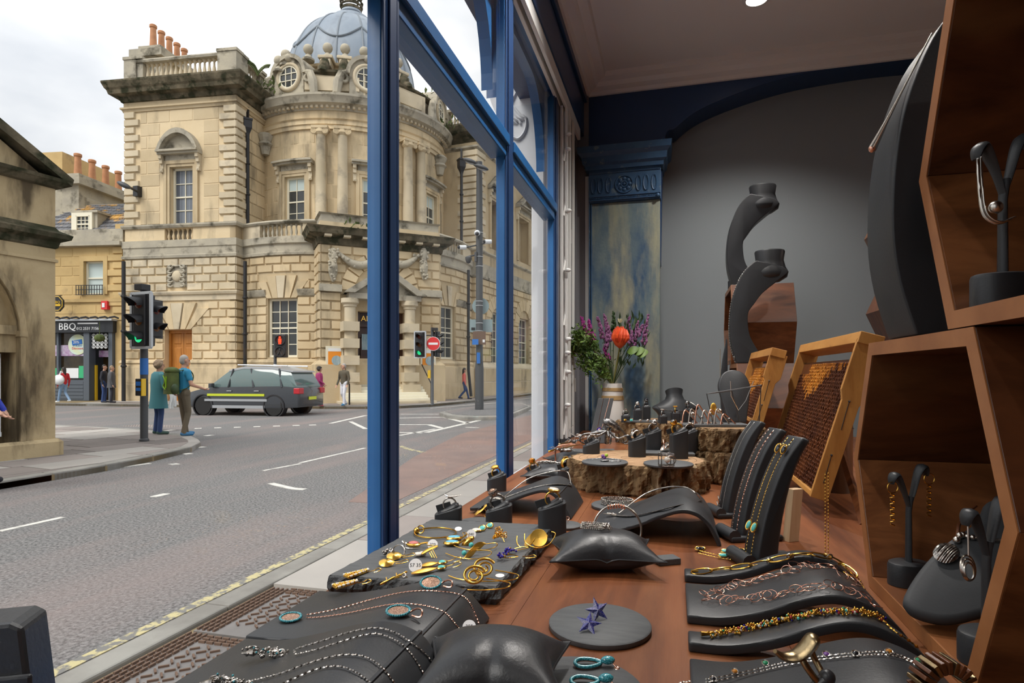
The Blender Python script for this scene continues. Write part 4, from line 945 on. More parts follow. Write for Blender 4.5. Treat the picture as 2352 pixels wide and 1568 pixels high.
MB().sph((0,0,0),1,12,7,basis(at(285,425,28.9),at(300,432,28.9)-at(285,425,28.9),V((0,.18,0)),V((.04,0,.12)))).obj('lamp_head','pole_grey',t,smooth=60)
# -------------- street
def clip(poly,p,q):
 out=[];n=len(poly)
 def sd(a):return(q[0]-p[0])*(a[1]-p[1])-(q[1]-p[1])*(a[0]-p[0])
 for i in range(n):
  a,b=poly[i],poly[(i+1)%n];sa,sb=sd(a),sd(b)
  if sa>=0:out.append(a)
  if sa*sb<0:t=sa/(sa-sb);out.append((a[0]+(b[0]-a[0])*t,a[1]+(b[1]-a[1])*t))
 return out
def area(p):return sum(p[i][0]*p[(i+1)%len(p)][1]-p[(i+1)%len(p)][0]*p[i][1]for i in range(len(p)))/2
def paving(par_,poly,ang,lx,ly,z,names=('slab',),jit=.25,lim=300,keep=None):
 if area(poly)<0:poly=poly[::-1]
 ca,sa=cos(ang),sin(ang);fx=lambda u,v:(u*ca-v*sa,u*sa+v*ca)
 us=[p[0]*ca+p[1]*sa for p in poly];vs=[-p[0]*sa+p[1]*ca for p in poly];n=0
 v=min(vs)
 while v<max(vs):
  u=min(us)-R.random()*lx
  while u<max(us):
   l=lx*R.uniform(1-jit,1+jit);c=[fx(u+.012,v+.012),fx(u+l-.012,v+.012),fx(u+l-.012,v+ly-.012),fx(u+.012,v+ly-.012)]
   for i in range(len(poly)):
    if len(c)>2:c=clip(c,poly[i],poly[(i+1)%len(poly)])
   if len(c)>2 and abs(area(c))>.03 and n<lim and(keep is None or keep(c[0])):
    MB().prism(c,z-.03,z+R.uniform(-.002,.002)).obj('paving_slab',R.choice(names),par_);n+=1
   u+=l
  v+=ly
road=struct(MB().box(-80,40,-30,120,-.3,0).obj('road','asphalt'))
def paint(pts,w,m='road_paint',z=.005,name='road_line'):
 pts=[V((p[0],p[1],0))for p in pts];b=MB();n=len(pts);vs=[]
 for i in range(n):
  t=(pts[min(i+1,n-1)]-pts[max(i-1,0)]).normalized();q=V((-t.y,t.x,0))*w/2
  vs+=[pts[i]+q+V((0,0,z)),pts[i]-q+V((0,0,z)),pts[i]-q+V((0,0,-.01)),pts[i]+q+V((0,0,-.01))]
 fs=[(0,1,2,3),tuple(range(4*n-4,4*n))]
 for i in range(n-1):
  for k in range(4):fs.append((4*i+k,4*i+(k+1)%4,4*i+4+(k+1)%4,4*i+4+k))
 return b.add(vs,fs).obj(name,m,road)
G=lambda px,py:tz(px,py,0)
paint([(-2.84,-6),(-2.84,60)],.075,'yellow_paint',name='yellow_line');paint([(-2.70,-6),(-2.70,60)],.065,'yellow_paint',name='yellow_line')
mat('red_asphalt',(.24,.165,.14),.85,col2=(.19,.135,.12),scale=1.2,bump=.9,bscale=55,bdist=.012,detail=10)
MB().prism([(-3.0,6),(-3.0,40),(-4.6,40),(-4.9,13.5),(-4.3,9.5),(-3.5,6)][::-1],-.1,.003).obj('red_lane','red_asphalt',road)
for a,b,w_ in[((0,1106),(100,1090),.1),((170,1087),(345,1064),.09),((0,1220),(145,1188),.07),((605,1081),(690,1065),.06),((690,1063),(838,1029),.07),((360,1137),(376,1138),.2),((918,1000),(1000,985),.1),((980,993),(1115,962),.16),((918,960),(1020,958),.14),((1020,958),(1075,972),.16),((918,975),(985,975),.14),((985,975),(1015,983),.16),((918,993),(970,994),.12),((1070,981),(1100,982),.1),((920,951),(1008,951),.12),((990,937),(1140,925),.12),((1190,942),(1225,940),.12),((760,972),(840,954),.14),((805,968),(840,985),.12),((1188,917),(1236,912),.1),((1175,949),(1240,938),.14)]:
 paint([G(*a),G(*b)],w_)
paint(catmull([G(622,1110),G(650,1117),G(675,1122),G(701,1124)],4),.09);paint(catmull([G(918,1024),G(945,1033),G(975,1039)],4),.1,'yellow_paint',name='yellow_line')
for x in(455,500,545,590,635,680,718):paint([G(x-8,984-(x-455)*.03),G(x+8,983.5-(x-455)*.03)],.2)
for x,y in((460,1027),(480,1000),(430,1042),(390,988),(400,1066)):paint([G(x-9,y+1),G(x+9,y-1)],.16)
pv=struct(MB().box(-2.45,-.56,-8,60,-.1,.075).obj('pavement','joint'))
y=-4.0
while y<40:
 l=1.15 if y<20 else 2.4;MB().box(-2.61,-2.455,y+.004,y+l-.004,-.1,.1).obj('kerb_stone','kerb',pv,bevel=.012);y+=l
y=3.27
while y<34:
 l=R.uniform(.75,1.25);x=-2.44;y=y
 sp=R.choice([.85,1.0,1.15])
 for x0,x1 in((-2.44,-2.44+sp),(-2.44+sp,-1.2),(-1.2,-.565)):
  MB().box(x0+.005,x1-.005,y+.005,y+l-.005,.05,.1+R.uniform(-.002,.002)).obj('paving_slab',R.choice(['slab','slab','slab_pale']),pv)
 y+=l
for(y0,y1)in((2.58,3.24),(1.78,2.55),(.95,1.75)):
 g=thing('cellar_plate',['iron pavement light plate with raised treads, farthest of the three','iron pavement light plate with raised treads, middle one by the table edge','iron pavement light plate with raised treads, nearest to the camera'][[2.58,1.78,.95].index(y0)],'cellar plate',(-1.9,(y0+y1)/2,.08),'iron cellar plates in the pavement')
 MB().box(-2.40,-1.0,y0,y1,.05,.094).obj('plate','iron_plate',g)
 w=MB();i=0
 nx=21;ny=int((y1-y0-.2)/.046)
 for a in range(nx):
  for b in range(ny):
   cx,cy=-2.23+a*.058,y0+.12+b*.046+(.023 if a%2 else 0);an=40 if(a+b)%2 else-40
   if cy<y1-.09:w.cb((0,0,0),(.044,.009,.012),T(cx,cy,.097)@Rz(an))
 for r_ in range(4):
  for k in range(int((y1-y0)/.045)):w.cb((-2.385+r_*.032,y0+.03+k*.045,.099),(.012,.034,.014))
  for k in range(26):
   if r_<3:w.cb((-2.25+k*.047,y1-.02-r_*.028,.099),(.036,.011,.014))
 tag(w.obj('raised_treads','iron_rust',g),None,None,kind='stuff')
LP=[(-8.04,-2),(-8.04,6.2),(-8.06,7.0),(-8.24,8.0),(-8.55,9.14),(-9.0,9.85),(-9.4,10.23),(-10.19,10.84),(-12.4,11.76),(-15.8,12.2),(-24,12.4),(-24,-2)]
lp=struct(MB().prism(LP[::-1]if area(LP)<0 else LP,-.1,.075).obj('pavement_left','joint'))
inn=[(-8.24,-2),(-8.24,6.2),(-8.26,7.0),(-8.44,8.05),(-8.73,9.05),(-9.15,9.7),(-9.5,10.05),(-10.25,10.62),(-12.4,11.54),(-15.8,12.0),(-24,12.2),(-24,-2)]
paving(lp,inn,radians(81),1.25,.72,.1,('slab','slab','slab_pale'),keep=lambda c:c[0]>-17 and c[1]>1)
for i in range(10):
 q=[LP[i],LP[i+1],inn[i+1],inn[i]];n_=max(1,int((V(LP[i+1])-V(LP[i])).length/1.0))
 for k in range(n_):
  f0,f1=(k+.01)/n_,(k+.99)/n_;l_=lambda a,b,t:(a[0]+(b[0]-a[0])*t,a[1]+(b[1]-a[1])*t)
  pq=[l_(q[0],q[1],f0),l_(q[0],q[1],f1),l_(q[3],q[2],f1),l_(q[3],q[2],f0)]
  MB().prism(pq if area(pq)>0 else pq[::-1],-.1,.1).obj('kerb_stone','slab_pale' if i in(4,5,6)else 'kerb',lp,bevel=.012)
tp=tz(330,980,.1)
w=MB()
for a in range(20):
 for b in range(7):w.lathe([(.03,.098),(.022,.108),(0,.108)],6,T(tp.x+(a-9)*.08,tp.y+(b-3)*.08+.25,0))
tag(w.obj('tactile_bumps','slab',lp),None,None,kind='stuff')
FP=[at(-40,0,28.2).xy,at(120,0,27.5).xy,at(450,0,26.0).xy,at(745,0,24.9).xy,at(840,0,24.8).xy,at(919,0,25.2).xy,at(985,0,26.4).xy,at(1060,0,29.2).xy,at(1140,0,33.5).xy,at(1237,0,43.5).xy,at(1330,0,62).xy]
FP=[(p.x,p.y)for p in FP]
fpoly=FP+[(-40,70),(-40,30)]
fp=struct(MB().prism(fpoly if area(fpoly)>0 else fpoly[::-1],-.1,.1).obj('pavement_far','joint'))
ctr=V((-20,40))
finn=[tuple((V(p)+(ctr-V(p)).normalized()*.25))for p in FP]
paving(fp,finn+[(-40,70),(-40,30)],radians(15),1.7,1.1,.12,('slab','slab','slab_pale'),lim=170,keep=lambda c:(V(c)-CC).length<13 and(V(c)-CC).length>6.4 and c[1]<36)
for a,b in zip(FP,FP[1:]):
 n_=max(1,int((V(b)-V(a)).length/1.8))
 for k in range(n_):
  p,q=V(a).lerp(V(b),k/n_),V(a).lerp(V(b),(k+.985)/n_);i0,i1=p+(ctr-p).normalized()*.25,q+(ctr-q).normalized()*.25
  pq=[tuple(p),tuple(q),tuple(i1),tuple(i0)];MB().prism(pq if area(pq)>0 else pq[::-1],-.1,.12).obj('kerb_stone','kerb',fp)
isl=[(-7.75,19.3),(-7.0,18.1),(-6.1,17.5),(-5.3,17.9),(-5.1,19),(-5.6,24),(-6.6,26.5),(-7.4,26),(-7.9,22)]
it=struct(MB().prism(isl if area(isl)>0 else isl[::-1],-.1,.13).obj('traffic_island','kerb',bevel=.03))
MB().prism([(V(p)*.9+V((-6.5,21.5))*.1).to_tuple()for p in isl],.1,.142).obj('island_top','asphalt',it)
# -------------- shop with the barbecue sign
bb=thing('takeaway_building','narrow ochre stone house with lichen covered slate roof and grey takeaway shopfront','building',at(200,918,30.4))
BF=Fac(at(60,0,30.7).xy,at(284,0,30.15).xy)
bw_=rect(BF,195,240,600,676);shopz=BF.uv(200,735)[1]
w=MB();wallh(w,BF.X,0,BF.len,shopz,BF.uv(200,556)[1],[bw_],-.5,0);w.box(0,BF.len,0,9.5,-6,-1.6,BF.X);w.box(BF.len-.5,BF.len+.6,0,9.0,-6,-.05,BF.X)
bwall=w.obj('front_wall','stone_bbq',bb)
za_,zb2=shopz+.3,BF.uv(200,568)[1]
courses(bwall,BF.X,0,BF.len-.75,rows(za_,zb2,7),1.3,[(bw_[0]-.2,bw_[1]+.2,bw_[2]-.4,bw_[3]+.3)],.015,'stone_bbq','ashlar_stone',.006)
for k,(q0,q1)in enumerate(rows(za_,zb2,9)):MB().frust(BF.len-(.85 if k%2 else .55),BF.len,q0+.02,q1-.02,0,.08,.02,BF.X).obj('quoin','stone_bbq',bwall)
MB().box(bw_[0]-.22,bw_[0],bw_[2],bw_[3]+.25,-.02,.1,BF.X).box(bw_[1],bw_[1]+.22,bw_[2],bw_[3]+.25,-.02,.1,BF.X).box(bw_[0],bw_[1],bw_[3],bw_[3]+.25,-.02,.1,BF.X).obj('window_surround','stone_bbq',bb)
sash(bb,BF.X,*bw_,1,2,-.15,'blind_glass',.08)
w=MB();nb=10
for k in range(nb+1):a=bw_[0]-.3+(bw_[1]-bw_[0]+.35)*k/nb;w.box(a-.012,a+.012,bw_[2]-.05,bw_[2]+.42,.2,.225,BF.X)
for zz in(bw_[2]-.05,bw_[2]+.2,bw_[2]+.42):w.box(bw_[0]-.32,bw_[1]+.08,zz,zz+.03,.19,.23,BF.X)
w.obj('window_guard','iron_black',bb)
bz={k:BF.uv(200,y)[1]for k,y in dict(par0=558,par1=528,str=694,roof0=524,kink=478,ridge=444).items()}
MB().box(0,BF.len+.05,bz['par0'],bz['par1'],-.5,.12,BF.X).box(0,BF.len+.05,bz['par0']-.2,bz['par0'],-.3,.35,BF.X).obj('parapet','stone_grey',bb)
MB().box(0,BF.len,bz['str'],bz['str']+.18,-.1,.1,BF.X).obj('string_course','stone_bbq',bb)
for(z0_,o0,z1_,o1)in((bz['roof0'],-.5,bz['kink'],-1.5),(bz['kink'],-1.5,bz['ridge']+.7,-4.2)):
 rb=MB().prism([(o0,z0_),(o1,z1_),(o1-.1,z0_-.2),(o0-.1,z0_-.2)],0,BF.len+.05,basis(BF.p,BF.n,Z3,BF.u)).obj('roof_slope','slate_roof',bb)
 L_=sqrt((z1_-z0_)**2+(o1-o0)**2);nr_=max(4,int(L_/.42));w=MB();dz,do=(z1_-z0_)/L_,(o1-o0)/L_
 for r_ in range(nr_):
  for c_ in range(18):
   a=(c_+(.5 if r_%2 else 0))*BF.len/18;f=r_/nr_*L_
   P_=[BF.pt(min(a+x,BF.len),z0_+dz*(f+q)+.06*(1-q/.45)*abs(do),o0+do*(f+q)+.06*(1-q/.45)*abs(dz))for x,q in((.01,0),(BF.len/18-.01,0),(BF.len/18-.01,.45),(.01,.45))]
   w.add(P_+[p-V((0,0,.04))for p in P_],[(0,1,2,3),(0,4,5,1)])
 tag(w.obj('roof_slates','slate_roof',rb,fix=False),None,None,kind='stuff')
dm_=rect(BF,147,191,482,528);dm_=(dm_[0],dm_[1],bz['par1']-.1,dm_[3])
MB().box(dm_[0],dm_[1]+.25,dm_[2],dm_[3],-2.2,-.62,BF.X).box(dm_[0]-.1,dm_[1]+.35,dm_[3],dm_[3]+.12,-2.4,-.5,BF.X).obj('dormer','stone_grey',bb)
w=MB();wallh(w,BF.X,dm_[0]-.05,dm_[1]+.05,dm_[2],dm_[3],[(dm_[0]+.2,dm_[1]-.1,dm_[2]+.1,dm_[3]-.15)],-.62,-.5);w.obj('dormer_front','sash_white',bb)
sash(bb,BF.X,dm_[0]+.2,dm_[1]-.1,dm_[2]+.1,dm_[3]-.15,3,4,-.55,fr=.05,bar=.03)
sf={k:BF.uv(x,800)[0]for k,x in dict(l=90,w1=196,p1=209,d1=248,p2=262).items()}
zg0,zg1,zf0,zf1=BF.uv(170,868)[1],BF.uv(170,763)[1],BF.uv(170,764)[1],BF.uv(170,738)[1]
w=MB().box(sf['l']-2,sf['p2'],.12,zf1+.25,-1.6,-1.5,BF.X).box(sf['w1'],sf['p1'],.12,zf0,-.3,.12,BF.X).box(sf['d1']+.12,sf['p2'],.12,zf0,-.3,.12,BF.X).box(sf['l']-2,sf['w1'],.12,zg0-.1,-.3,.05,BF.X)
w.box(BF.uv(130,800)[0],BF.uv(130,800)[0]+.1,zg0,zf0,-.25,.0,BF.X);shf=w.obj('shopfront','shop_grey',bb)
for k in range(5):
 z_=.2+k*(zg0-.35)/5;MB().box(sf['l'],sf['w1']-.05,z_,z_+(zg0-.35)/5-.03,.04,.075,BF.X).obj('clad_board','shop_grey',shf)
MB().box(sf['l']-2,sf['p2']+.1,zf0,zf1,-.1,.2,BF.X).obj('fascia','shop_dark',shf)
MB().box(sf['l']-2,sf['p2']+.15,zf1,zf1+.1,-.3,.35,BF.X).obj('fascia_cap','signal_edge',shf)
for k in range(9):a=sf['l']+k*(sf['p2']-sf['l'])/8;MB().tube([BF.pt(a,zf1+.15,.3),BF.pt(a+.35,zf1+.18,.4),BF.pt(a+.5,zf1+.1,.3)],.05,6).obj('awning_tie','iron_black',shf)
zt_=(zf0+zf1)/2
text_obj('sign_lettering','UM BBQ',.50,BF.X@T(BF.uv(183,750)[0],zt_,.21),'sign_white',shf,.01,'RIGHT')
text_obj('sign_phone_number','012 2531 7156',.2,BF.X@T(BF.uv(209,754)[0],zt_-.1,.21),'sign_white',shf,.01)
MB().box(BF.uv(186,745)[0],BF.uv(232,745)[0],zt_+.13,zt_+.2,.2,.215,BF.X).obj('sign_strapline','sign_white',shf)
gl=MB().box(sf['l']-2,sf['w1'],zg0-.1,zf0,-.2,-.17,BF.X).obj('shop_glazing','shop_glass',shf)
for y0,y1,m,x0,x1 in((792,817,'shop_purple',120,194),(845,868,'shop_green',120,135),(845,868,'sign_white',136,175),(840,868,'shop_green',176,194)):
 a0,a1,z0_,z1_=rect(BF,x0,x1,y0,y1);MB().box(a0,a1,z0_,z1_,-.16,-.14,BF.X).obj('window_graphic',m,gl)
a_,z_=BF.uv(174,791);dk=MB().lathe([(0,0),(.52,0),(.52,.02),(0,.02)],32,BF.X@T(a_,z_,-.13)).obj('discount_disc','disc_pale',gl)
MB().cb((a_,z_+.12,-.1),(.55,.24,.02),BF.X@T(a_,z_,0)@Rz(8)@T(-a_,-z_,0)).obj('disc_badge','sign_blue',dk)
text_obj('disc_figure','20%',.2,BF.X@T(a_-.05,z_+.12,-.085),'sign_white',dk,.004);text_obj('disc_word','STUDENT',.12,BF.X@T(a_,z_-.06,-.105),'sign_blue',dk,.004);text_obj('disc_word','Discount',.17,BF.X@T(a_,z_-.19,-.105),'sign_red',dk,.004)
dw=MB().box(sf['p1'],sf['d1']+.12,.12,zf0,-.9,-.8,BF.X).obj('doorway','shop_glass',shf)
w=MB();fa0,fa1,fz0,fz1=rect(BF,210,247,766,800)
for i in range(4):
 for j in range(4):
  c_=(fa0+(i+.5)*(fa1-fa0)/4,fz0+(j+.5)*(fz1-fz0)/4);w.ring(.085,.022,10,5,BF.X@T(c_[0],c_[1],-.02));w.cb((c_[0],c_[1],-.02),(.03,.2,.02),BF.X)
w.obj('fretwork','sign_white',shf)
a0,a1,z0_,z1_=rect(BF,211,243,804,819);MB().box(a0,a1,z0_,z1_,-.5,-.45,BF.X).obj('menu_board','shop_purple',shf)
MB().box(sf['p1']+.02,sf['p1']+.12,.12,1.9,-.3,-.2,BF.X).obj('door_edge','sign_yellow',shf)
q=BF.pt(BF.uv(243,777)[0],BF.uv(243,777)[1],.4)
tag(MB().sph(q,.24,10,7,sc=(1,1,.8)).rod(q,q+V((0,0,.8)),.015).obj('hanging_basket','moss',origin=q),'small brown hanging basket over the takeaway doorway','hanging basket')
a0,z0_=BF.uv(246,702);MB().box(a0-.16,a0+.16,z0_-.2,z0_+.22,0,.2,BF.X).box(a0-.1,a0+.04,z0_-.1,z0_+.12,.2,.22,BF.X,1).obj('alarm_box',['sign_red','sign_white'],bb)
t=thing('hanging_sign','black octagonal hanging sign with yellow border on the takeaway wall','sign',at(136,698,29.6))
c_=at(131,697,29.4);XX=basis(c_,c2w(1,0,0),Z3,c2w(0,-1,0))
oc=[(.36*cos(radians(22.5+45*k)),.42*sin(radians(22.5+45*k)))for k in range(8)]
MB().prism(oc,-.04,.04,XX).obj('board','signal_black',t);MB().tube([XX@V((x*.86,y*.86,.045))for x,y in oc],.02,4,True).obj('border','sign_yellow',t)
MB().cb((0,-.08,.05),(.4,.1,.02),XX).obj('stripe','sign_yellow',t);text_obj('sign_word','BBQ',.17,XX@T(.02,.06,.05),'sign_yellow',t,.005)
MB().rod(at(131,680,29.4),at(142,678,30.2),.025).rod(at(131,690,29.4),at(131,680,29.4),.015).obj('sign_bracket','iron_black',t)
bk=thing('back_house','weathered stone gable house with a row of chimney pots behind the takeaway roof','building',at(150,918,36))
KF=Fac(at(60,0,36.5).xy,at(200,0,36).xy)
MB().prism([(0,0),(KF.len,0),(KF.len,KF.uv(198,455)[1]),(KF.uv(60,330)[0],KF.uv(60,345)[1]),(-2,KF.uv(60,345)[1])],-4,0,KF.X).obj('gable_wall','stone_grey',bk)
zq0,zq1=KF.uv(180,455)[1],KF.uv(165,405)[1]
kc=KF.pt(KF.uv(178,440)[0],0,-1.6);chimney(bk,kc.xy,KF.u.xy,1.1,4.2,zq0-1,zq1-.7,4,'stone_grey',1.35,.2)
MB().box(0,KF.uv(133,400)[0],KF.uv(60,345)[1]-2,KF.uv(110,345)[1],-5,-.3,KF.X).obj('upper_gable','stone_bbq',bk)
# -------------- pavilion at the left edge
K=at(127,0,9.9).xy;dK=c2w(sin(radians(24)),cos(radians(24)),0).xy
PV=Fac(K-dK*5,K);E_=PV.len
pv_t=thing('bridge_pavilion','weathered stone pavilion with pediment and arched opening at the left edge','building',PV.pt(E_-.5,.1,-1))
ux=lambda px,y=700:PV.uv(px,y)[0]
a45,zs_=PV.uv(45,770);a00,z00=PV.uv(0,641);dl=a45-a00;dz=z00-zs_;rA=(dl*dl+dz*dz)/2/dl;cA=a45-rA
w=MB();zT=PV.uv(60,410)[1]
n_=20
pts=[(cA+rA*cos(pi*k/n_),zs_+rA*sin(pi*k/n_))for k in range(n_+1)]
for k in range(n_):w.prism([pts[k+1],pts[k],(pts[k][0],zT),(pts[k+1][0],zT)],-.5,0,PV.X)
w.box(a45,E_,0,zT,-.5,0,PV.X);w.box(-3,cA-rA,0,zT,-.5,0,PV.X);w.box(-3,E_,0,zT,-3.5,-.9,PV.X);w.box(E_-.35,E_,0,zT,-3.5,-.4,PV.X)
w.obj('front_wall','stone_near',pv_t)
w=MB()
for k in range(n_):w.prism([(cA+(p[0]-cA)*q,zs_+(p[1]-zs_)*q)for p,q in((pts[k],1),(pts[k],1.06),(pts[k+1],1.06),(pts[k+1],1))],-.06,.035,PV.X)
w.obj('arch_moulding','stone_near',pv_t)
ppath=[PV.pt(-3,0,0).xy,K,PV.pt(E_,0,-3).xy]
zc_=PV.uv(100,545)[1]
for prof,m,nm in[([(0,.1),(.08,.1),(.08,.32),(.03,.37),(0,.37)],'stone_near','plinth'),([(0,zc_-.16),(.03,zc_-.14),(.05,zc_-.05),(.16,zc_),(.18,zc_+.07),(.04,zc_+.14),(0,zc_+.2)],'stone_black','cornice'),([(0,zc_-.38),(.03,zc_-.38),(.03,zc_-.34),(0,zc_-.32)],'stone_near','frieze_line')]:
 MB().sweep(ppath,prof).obj(nm,m,pv_t)
zr=PV.uv(60,410)[1]
MB().sweep(ppath,[(0,zr-.05),(.06,zr-.03),(.15,zr+.05),(.17,zr+.1),(0,zr+.12)]).obj('pediment_base','stone_black',pv_t)
za2,zz2=PV.uv(0,285)
slope=(zz2-(zr+.15))/(E_+.17-za2)
top=zr+.15+slope*2.9
MB().prism([(E_-5.8,zr),(E_,zr),(E_-2.9,top)],-3,-.02,PV.X).obj('pediment_wall','stone_near',pv_t)
for sg in(1,-1):
 c_=E_-2.9;MB().prism([(c_,top-.12),(c_+sg*3.07,zr+.02),(c_+sg*3.1,zr+.14),(c_,top+.08)],-3.1,.16,PV.X).obj('raking_cornice','stone_black',pv_t)
zi=PV.uv(40,768)[1]
MB().box(a45-.02,a45+.09,zi-.03,zi+.06,-.4,.05,PV.X).box(a45+.0,a45+.07,.37,zi,-.1,.035,PV.X).obj('impost','stone_near',pv_t)
MB().box(cA-rA,a45,zi,zi+.14,-.35,-.05,PV.X).box(cA-rA,a45,zi-.28,zi,-.35,-.1,PV.X).box(cA-rA,a45,zi+.1,zi+rA,-.9,-.25,PV.X).obj('arch_infill','stone_near',pv_t)
aw=ux(22,850);sash(pv_t,PV.X,aw-.9,aw,.45,zi-.3,3,4,-.3,'dark_glass',.07,.03,'sign_white')
# -------------- traffic signals, lamp column
def camX(p,yaw=0):
 return basis(V(p),c2w(1,0,0),Z3,c2w(0,-1,0))@Matrix.Rotation(radians(yaw),4,'Y')
def signal(X,par_,w_,h_,lens,edge=True,n=3,board=True):
 if board:
  MB().prism([(-w_/2,-h_/2),(w_/2,-h_/2),(w_/2,h_/2),(-w_/2,h_/2)],-.06,-.03,X).obj('backing_board','signal_black',par_)
  if edge:
   w=MB();e=w_*.05
   for a in(-1,1):w.box(a*w_/2-e,a*w_/2+e,-h_/2,h_/2,-.065,-.02,X);w.box(-w_/2,w_/2,a*h_/2-e,a*h_/2+e,-.065,-.02,X)
   w.obj('board_edge','signal_edge',par_)
 hw=w_*.30
 MB().box(-hw,hw,-h_*.47,h_*.47,-.22,.02,X).obj('signal_head','signal_black',par_,bevel=.02)
 for k in range(n):
  cy=h_*(.31-.31*k)if n==3 else h_*(.22-.44*k);r=w_*.2
  MB().lathe([(0,.05),(r*.6,.045),(r,.02)],20,X@T(0,cy,0),cap=False).obj('lens',lens[k],par_,smooth=60)
  vs=[];fs=[]
  for i in range(15):
   t=-.35+i*(pi+.7)/14;dp_=.14+.16*max(0,sin(t));vs+=[(r*1.15*cos(t),cy+r*1.15*sin(t),.0),(r*1.12*cos(t),cy+r*1.12*sin(t)-.02,dp_*(w_/.5)),(r*1.05*cos(t),cy+r*1.05*sin(t)-.02,dp_*(w_/.5)),(r*1.05*cos(t),cy+r*1.05*sin(t),0)]
  for i in range(14):
   for q in range(4):fs.append((4*i+q,4*i+(q+1)%4,4*i+4+(q+1)%4,4*i+4+q))
  MB().add(vs,fs,X).obj('hood','signal_black',par_,smooth=50)
def pole(par_,base,z1,r,m='pole_grey',name='pole'):return MB().lathe([(r*1.25,base.z),(r*1.25,base.z+.04),(r,base.z+.06),(r,z1),(0,z1)],14,T(V((base.x,base.y,0)))).obj(name,m,par_,smooth=40)
p=tz(331,1013,.1);YY=11.75
t=thing('traffic_light','black pedestrian crossing traffic light showing green on the near left pavement','traffic light',p)
pole(t,p,at(0,672,YY).z+.05,.07)
signal(camX(at(320,735,YY-.12),-20),t,.52,1.06,['lens_red_off','lens_amber_off','green_lit'])
X2=camX(at(358,732,YY+.05),78);signal(X2,t,.42,.76,['lens_red_off','lens_amber_off'],False,2)
MB().cb((0,0,0),(.2,.12,.2),camX(at(327,660,YY),-20)).rod(at(330,674,YY),at(330,664,YY),.03).obj('detector','signal_black',t,bevel=.01)
bx_=MB().cb((0,0,0),(.2,.33,.10),camX(at(325,889,YY-.15),-15)).obj('push_button_box','signal_black',t,bevel=.01)
MB().cb((.09,0,.04),(.025,.33,.09),camX(at(325,889,YY-.15),-15)).obj('box_side','sign_yellow',bx_)
MB().cb((-.02,.07,.052),(.11,.08,.01),camX(at(325,889,YY-.15),-15)).cb((-.02,-.04,.052),(.11,.06,.01),camX(at(325,889,YY-.15),-15)).obj('box_notice','sign_blue',bx_)
MB().lathe([(.074,at(0,860,YY).z),(.074,at(0,822,YY).z)],14,T(V((p.x,p.y,0))),cap=False).obj('pole_sticker','sign_blue',t,smooth=40)
q=at(632,860,24.2);q.z=.12
t=thing('pedestrian_signal','black pedestrian signal with a lit red figure beyond the passing car','traffic light',q)
pole(t,q,at(632,775,24.2).z,.06)
X=camX(at(643,794,24),0)
MB().box(-.23,.23,-.46,.46,-.3,0,X).obj('signal_head','signal_black',t,bevel=.03)
for k,cy in enumerate((.23,-.23)):MB().ring(.19,.03,20,6,X@T(0,cy,.02)).obj('lens_ring','signal_black',t,smooth=50)
MB().sph((0,.34,.02),.045,8,6,X).box(-.06,.06,.14,.29,.0,.03,X).box(-.05,-.01,.06,.15,0,.03,X).box(.01,.05,.06,.15,0,.03,X).obj('red_figure','red_lit',t)
MB().sph((0,-.14,.02),.035,8,6,X).tube([X@V((-.08,-.36,.02)),X@V((0,-.2,.02)),X@V((.08,-.36,.02))],.02,5).obj('dark_figure','pole_grey',t)
MB().lathe([(.066,at(0,853,24).z),(.066,at(0,836,24).z)],12,T(V((q.x,q.y,0))),cap=False).obj('pole_sticker','sign_white',t)
YY=25.6;q=at(993,920,YY);q.z=.12
t=thing('traffic_light','green traffic light with white border sharing a pole with the no entry sign','traffic light',q)
pole(t,q,at(993,752,YY).z,.06)
signal(camX(at(964,791,YY-.2),-14),t,.50,1.10,['lens_red_off','lens_amber_off','green_lit'])
MB().rod(at(964,770,YY),at(1000,770,YY),.03).obj('cross_bracket','signal_black',t)
signal(camX(at(1007,790,YY+.1),70),t,.42,1.1,['lens_red_off']*3,False)
MB().cb((0,0,0),(.25,.12,.2),camX(at(999,756,YY),0)).obj('detector','signal_black',t)
MB().cb((0,0,0),(.12,.34,.1),camX(at(986,859,YY),0)).obj('push_button_box','sign_yellow',t)
X=camX(at(995,789,YY-.15),-4)
t2=thing('no_entry_sign','round red no entry sign with white bar on the traffic light pole','road sign',at(995,789,YY-.15))
MB().lathe([(0,-.02),(.30,-.02),(.30,0),(0,0)],32,X).obj('sign_plate','sign_white',t2);MB().lathe([(0,.0),(.28,.0),(.28,.006),(0,.006)],32,X).obj('red_disc','sign_red',t2);MB().box(-.2,.2,-.045,.045,.006,.012,X).obj('white_bar','sign_white',t2)
q=tz(1101,941,.13);YY=q.dot(c2w(0,1,0));zt=at(0,372,YY).z
t=thing('lamp_column','tall dark lamp column with two lamp heads and cameras on the traffic island','street lamp',q)
MB().lathe([(.16,.13),(.16,at(0,770,YY).z-1.2),(.13,at(0,770,YY).z-.9),(.125,at(0,560,YY).z),(.11,zt),(0,zt)],16,T(V((q.x,q.y,0)))).obj('pole','pole_grey',t,smooth=40)
for px,py,sg in((1080,370,-1),(1106,384,1)):
 c_=at(px,py,YY-.2*sg-.3);MB().sph((0,0,0),1,14,8,basis(c_,c2w(.26,-.05,-.10*1),c2w(0,.16,.02),V((0,0,.09)))).obj('lamp_head','pole_grey',t,smooth=60)
 MB().sph((0,0,0),1,12,6,basis(c_-V((0,0,.05)),c2w(.2,-.05,-.08),c2w(0,.11,0),V((0,0,.055)))).obj('lamp_glass','signal_edge',t,smooth=60);MB().rod(c_,at(1098,385,YY),.04).obj('lamp_arm','pole_grey',t)
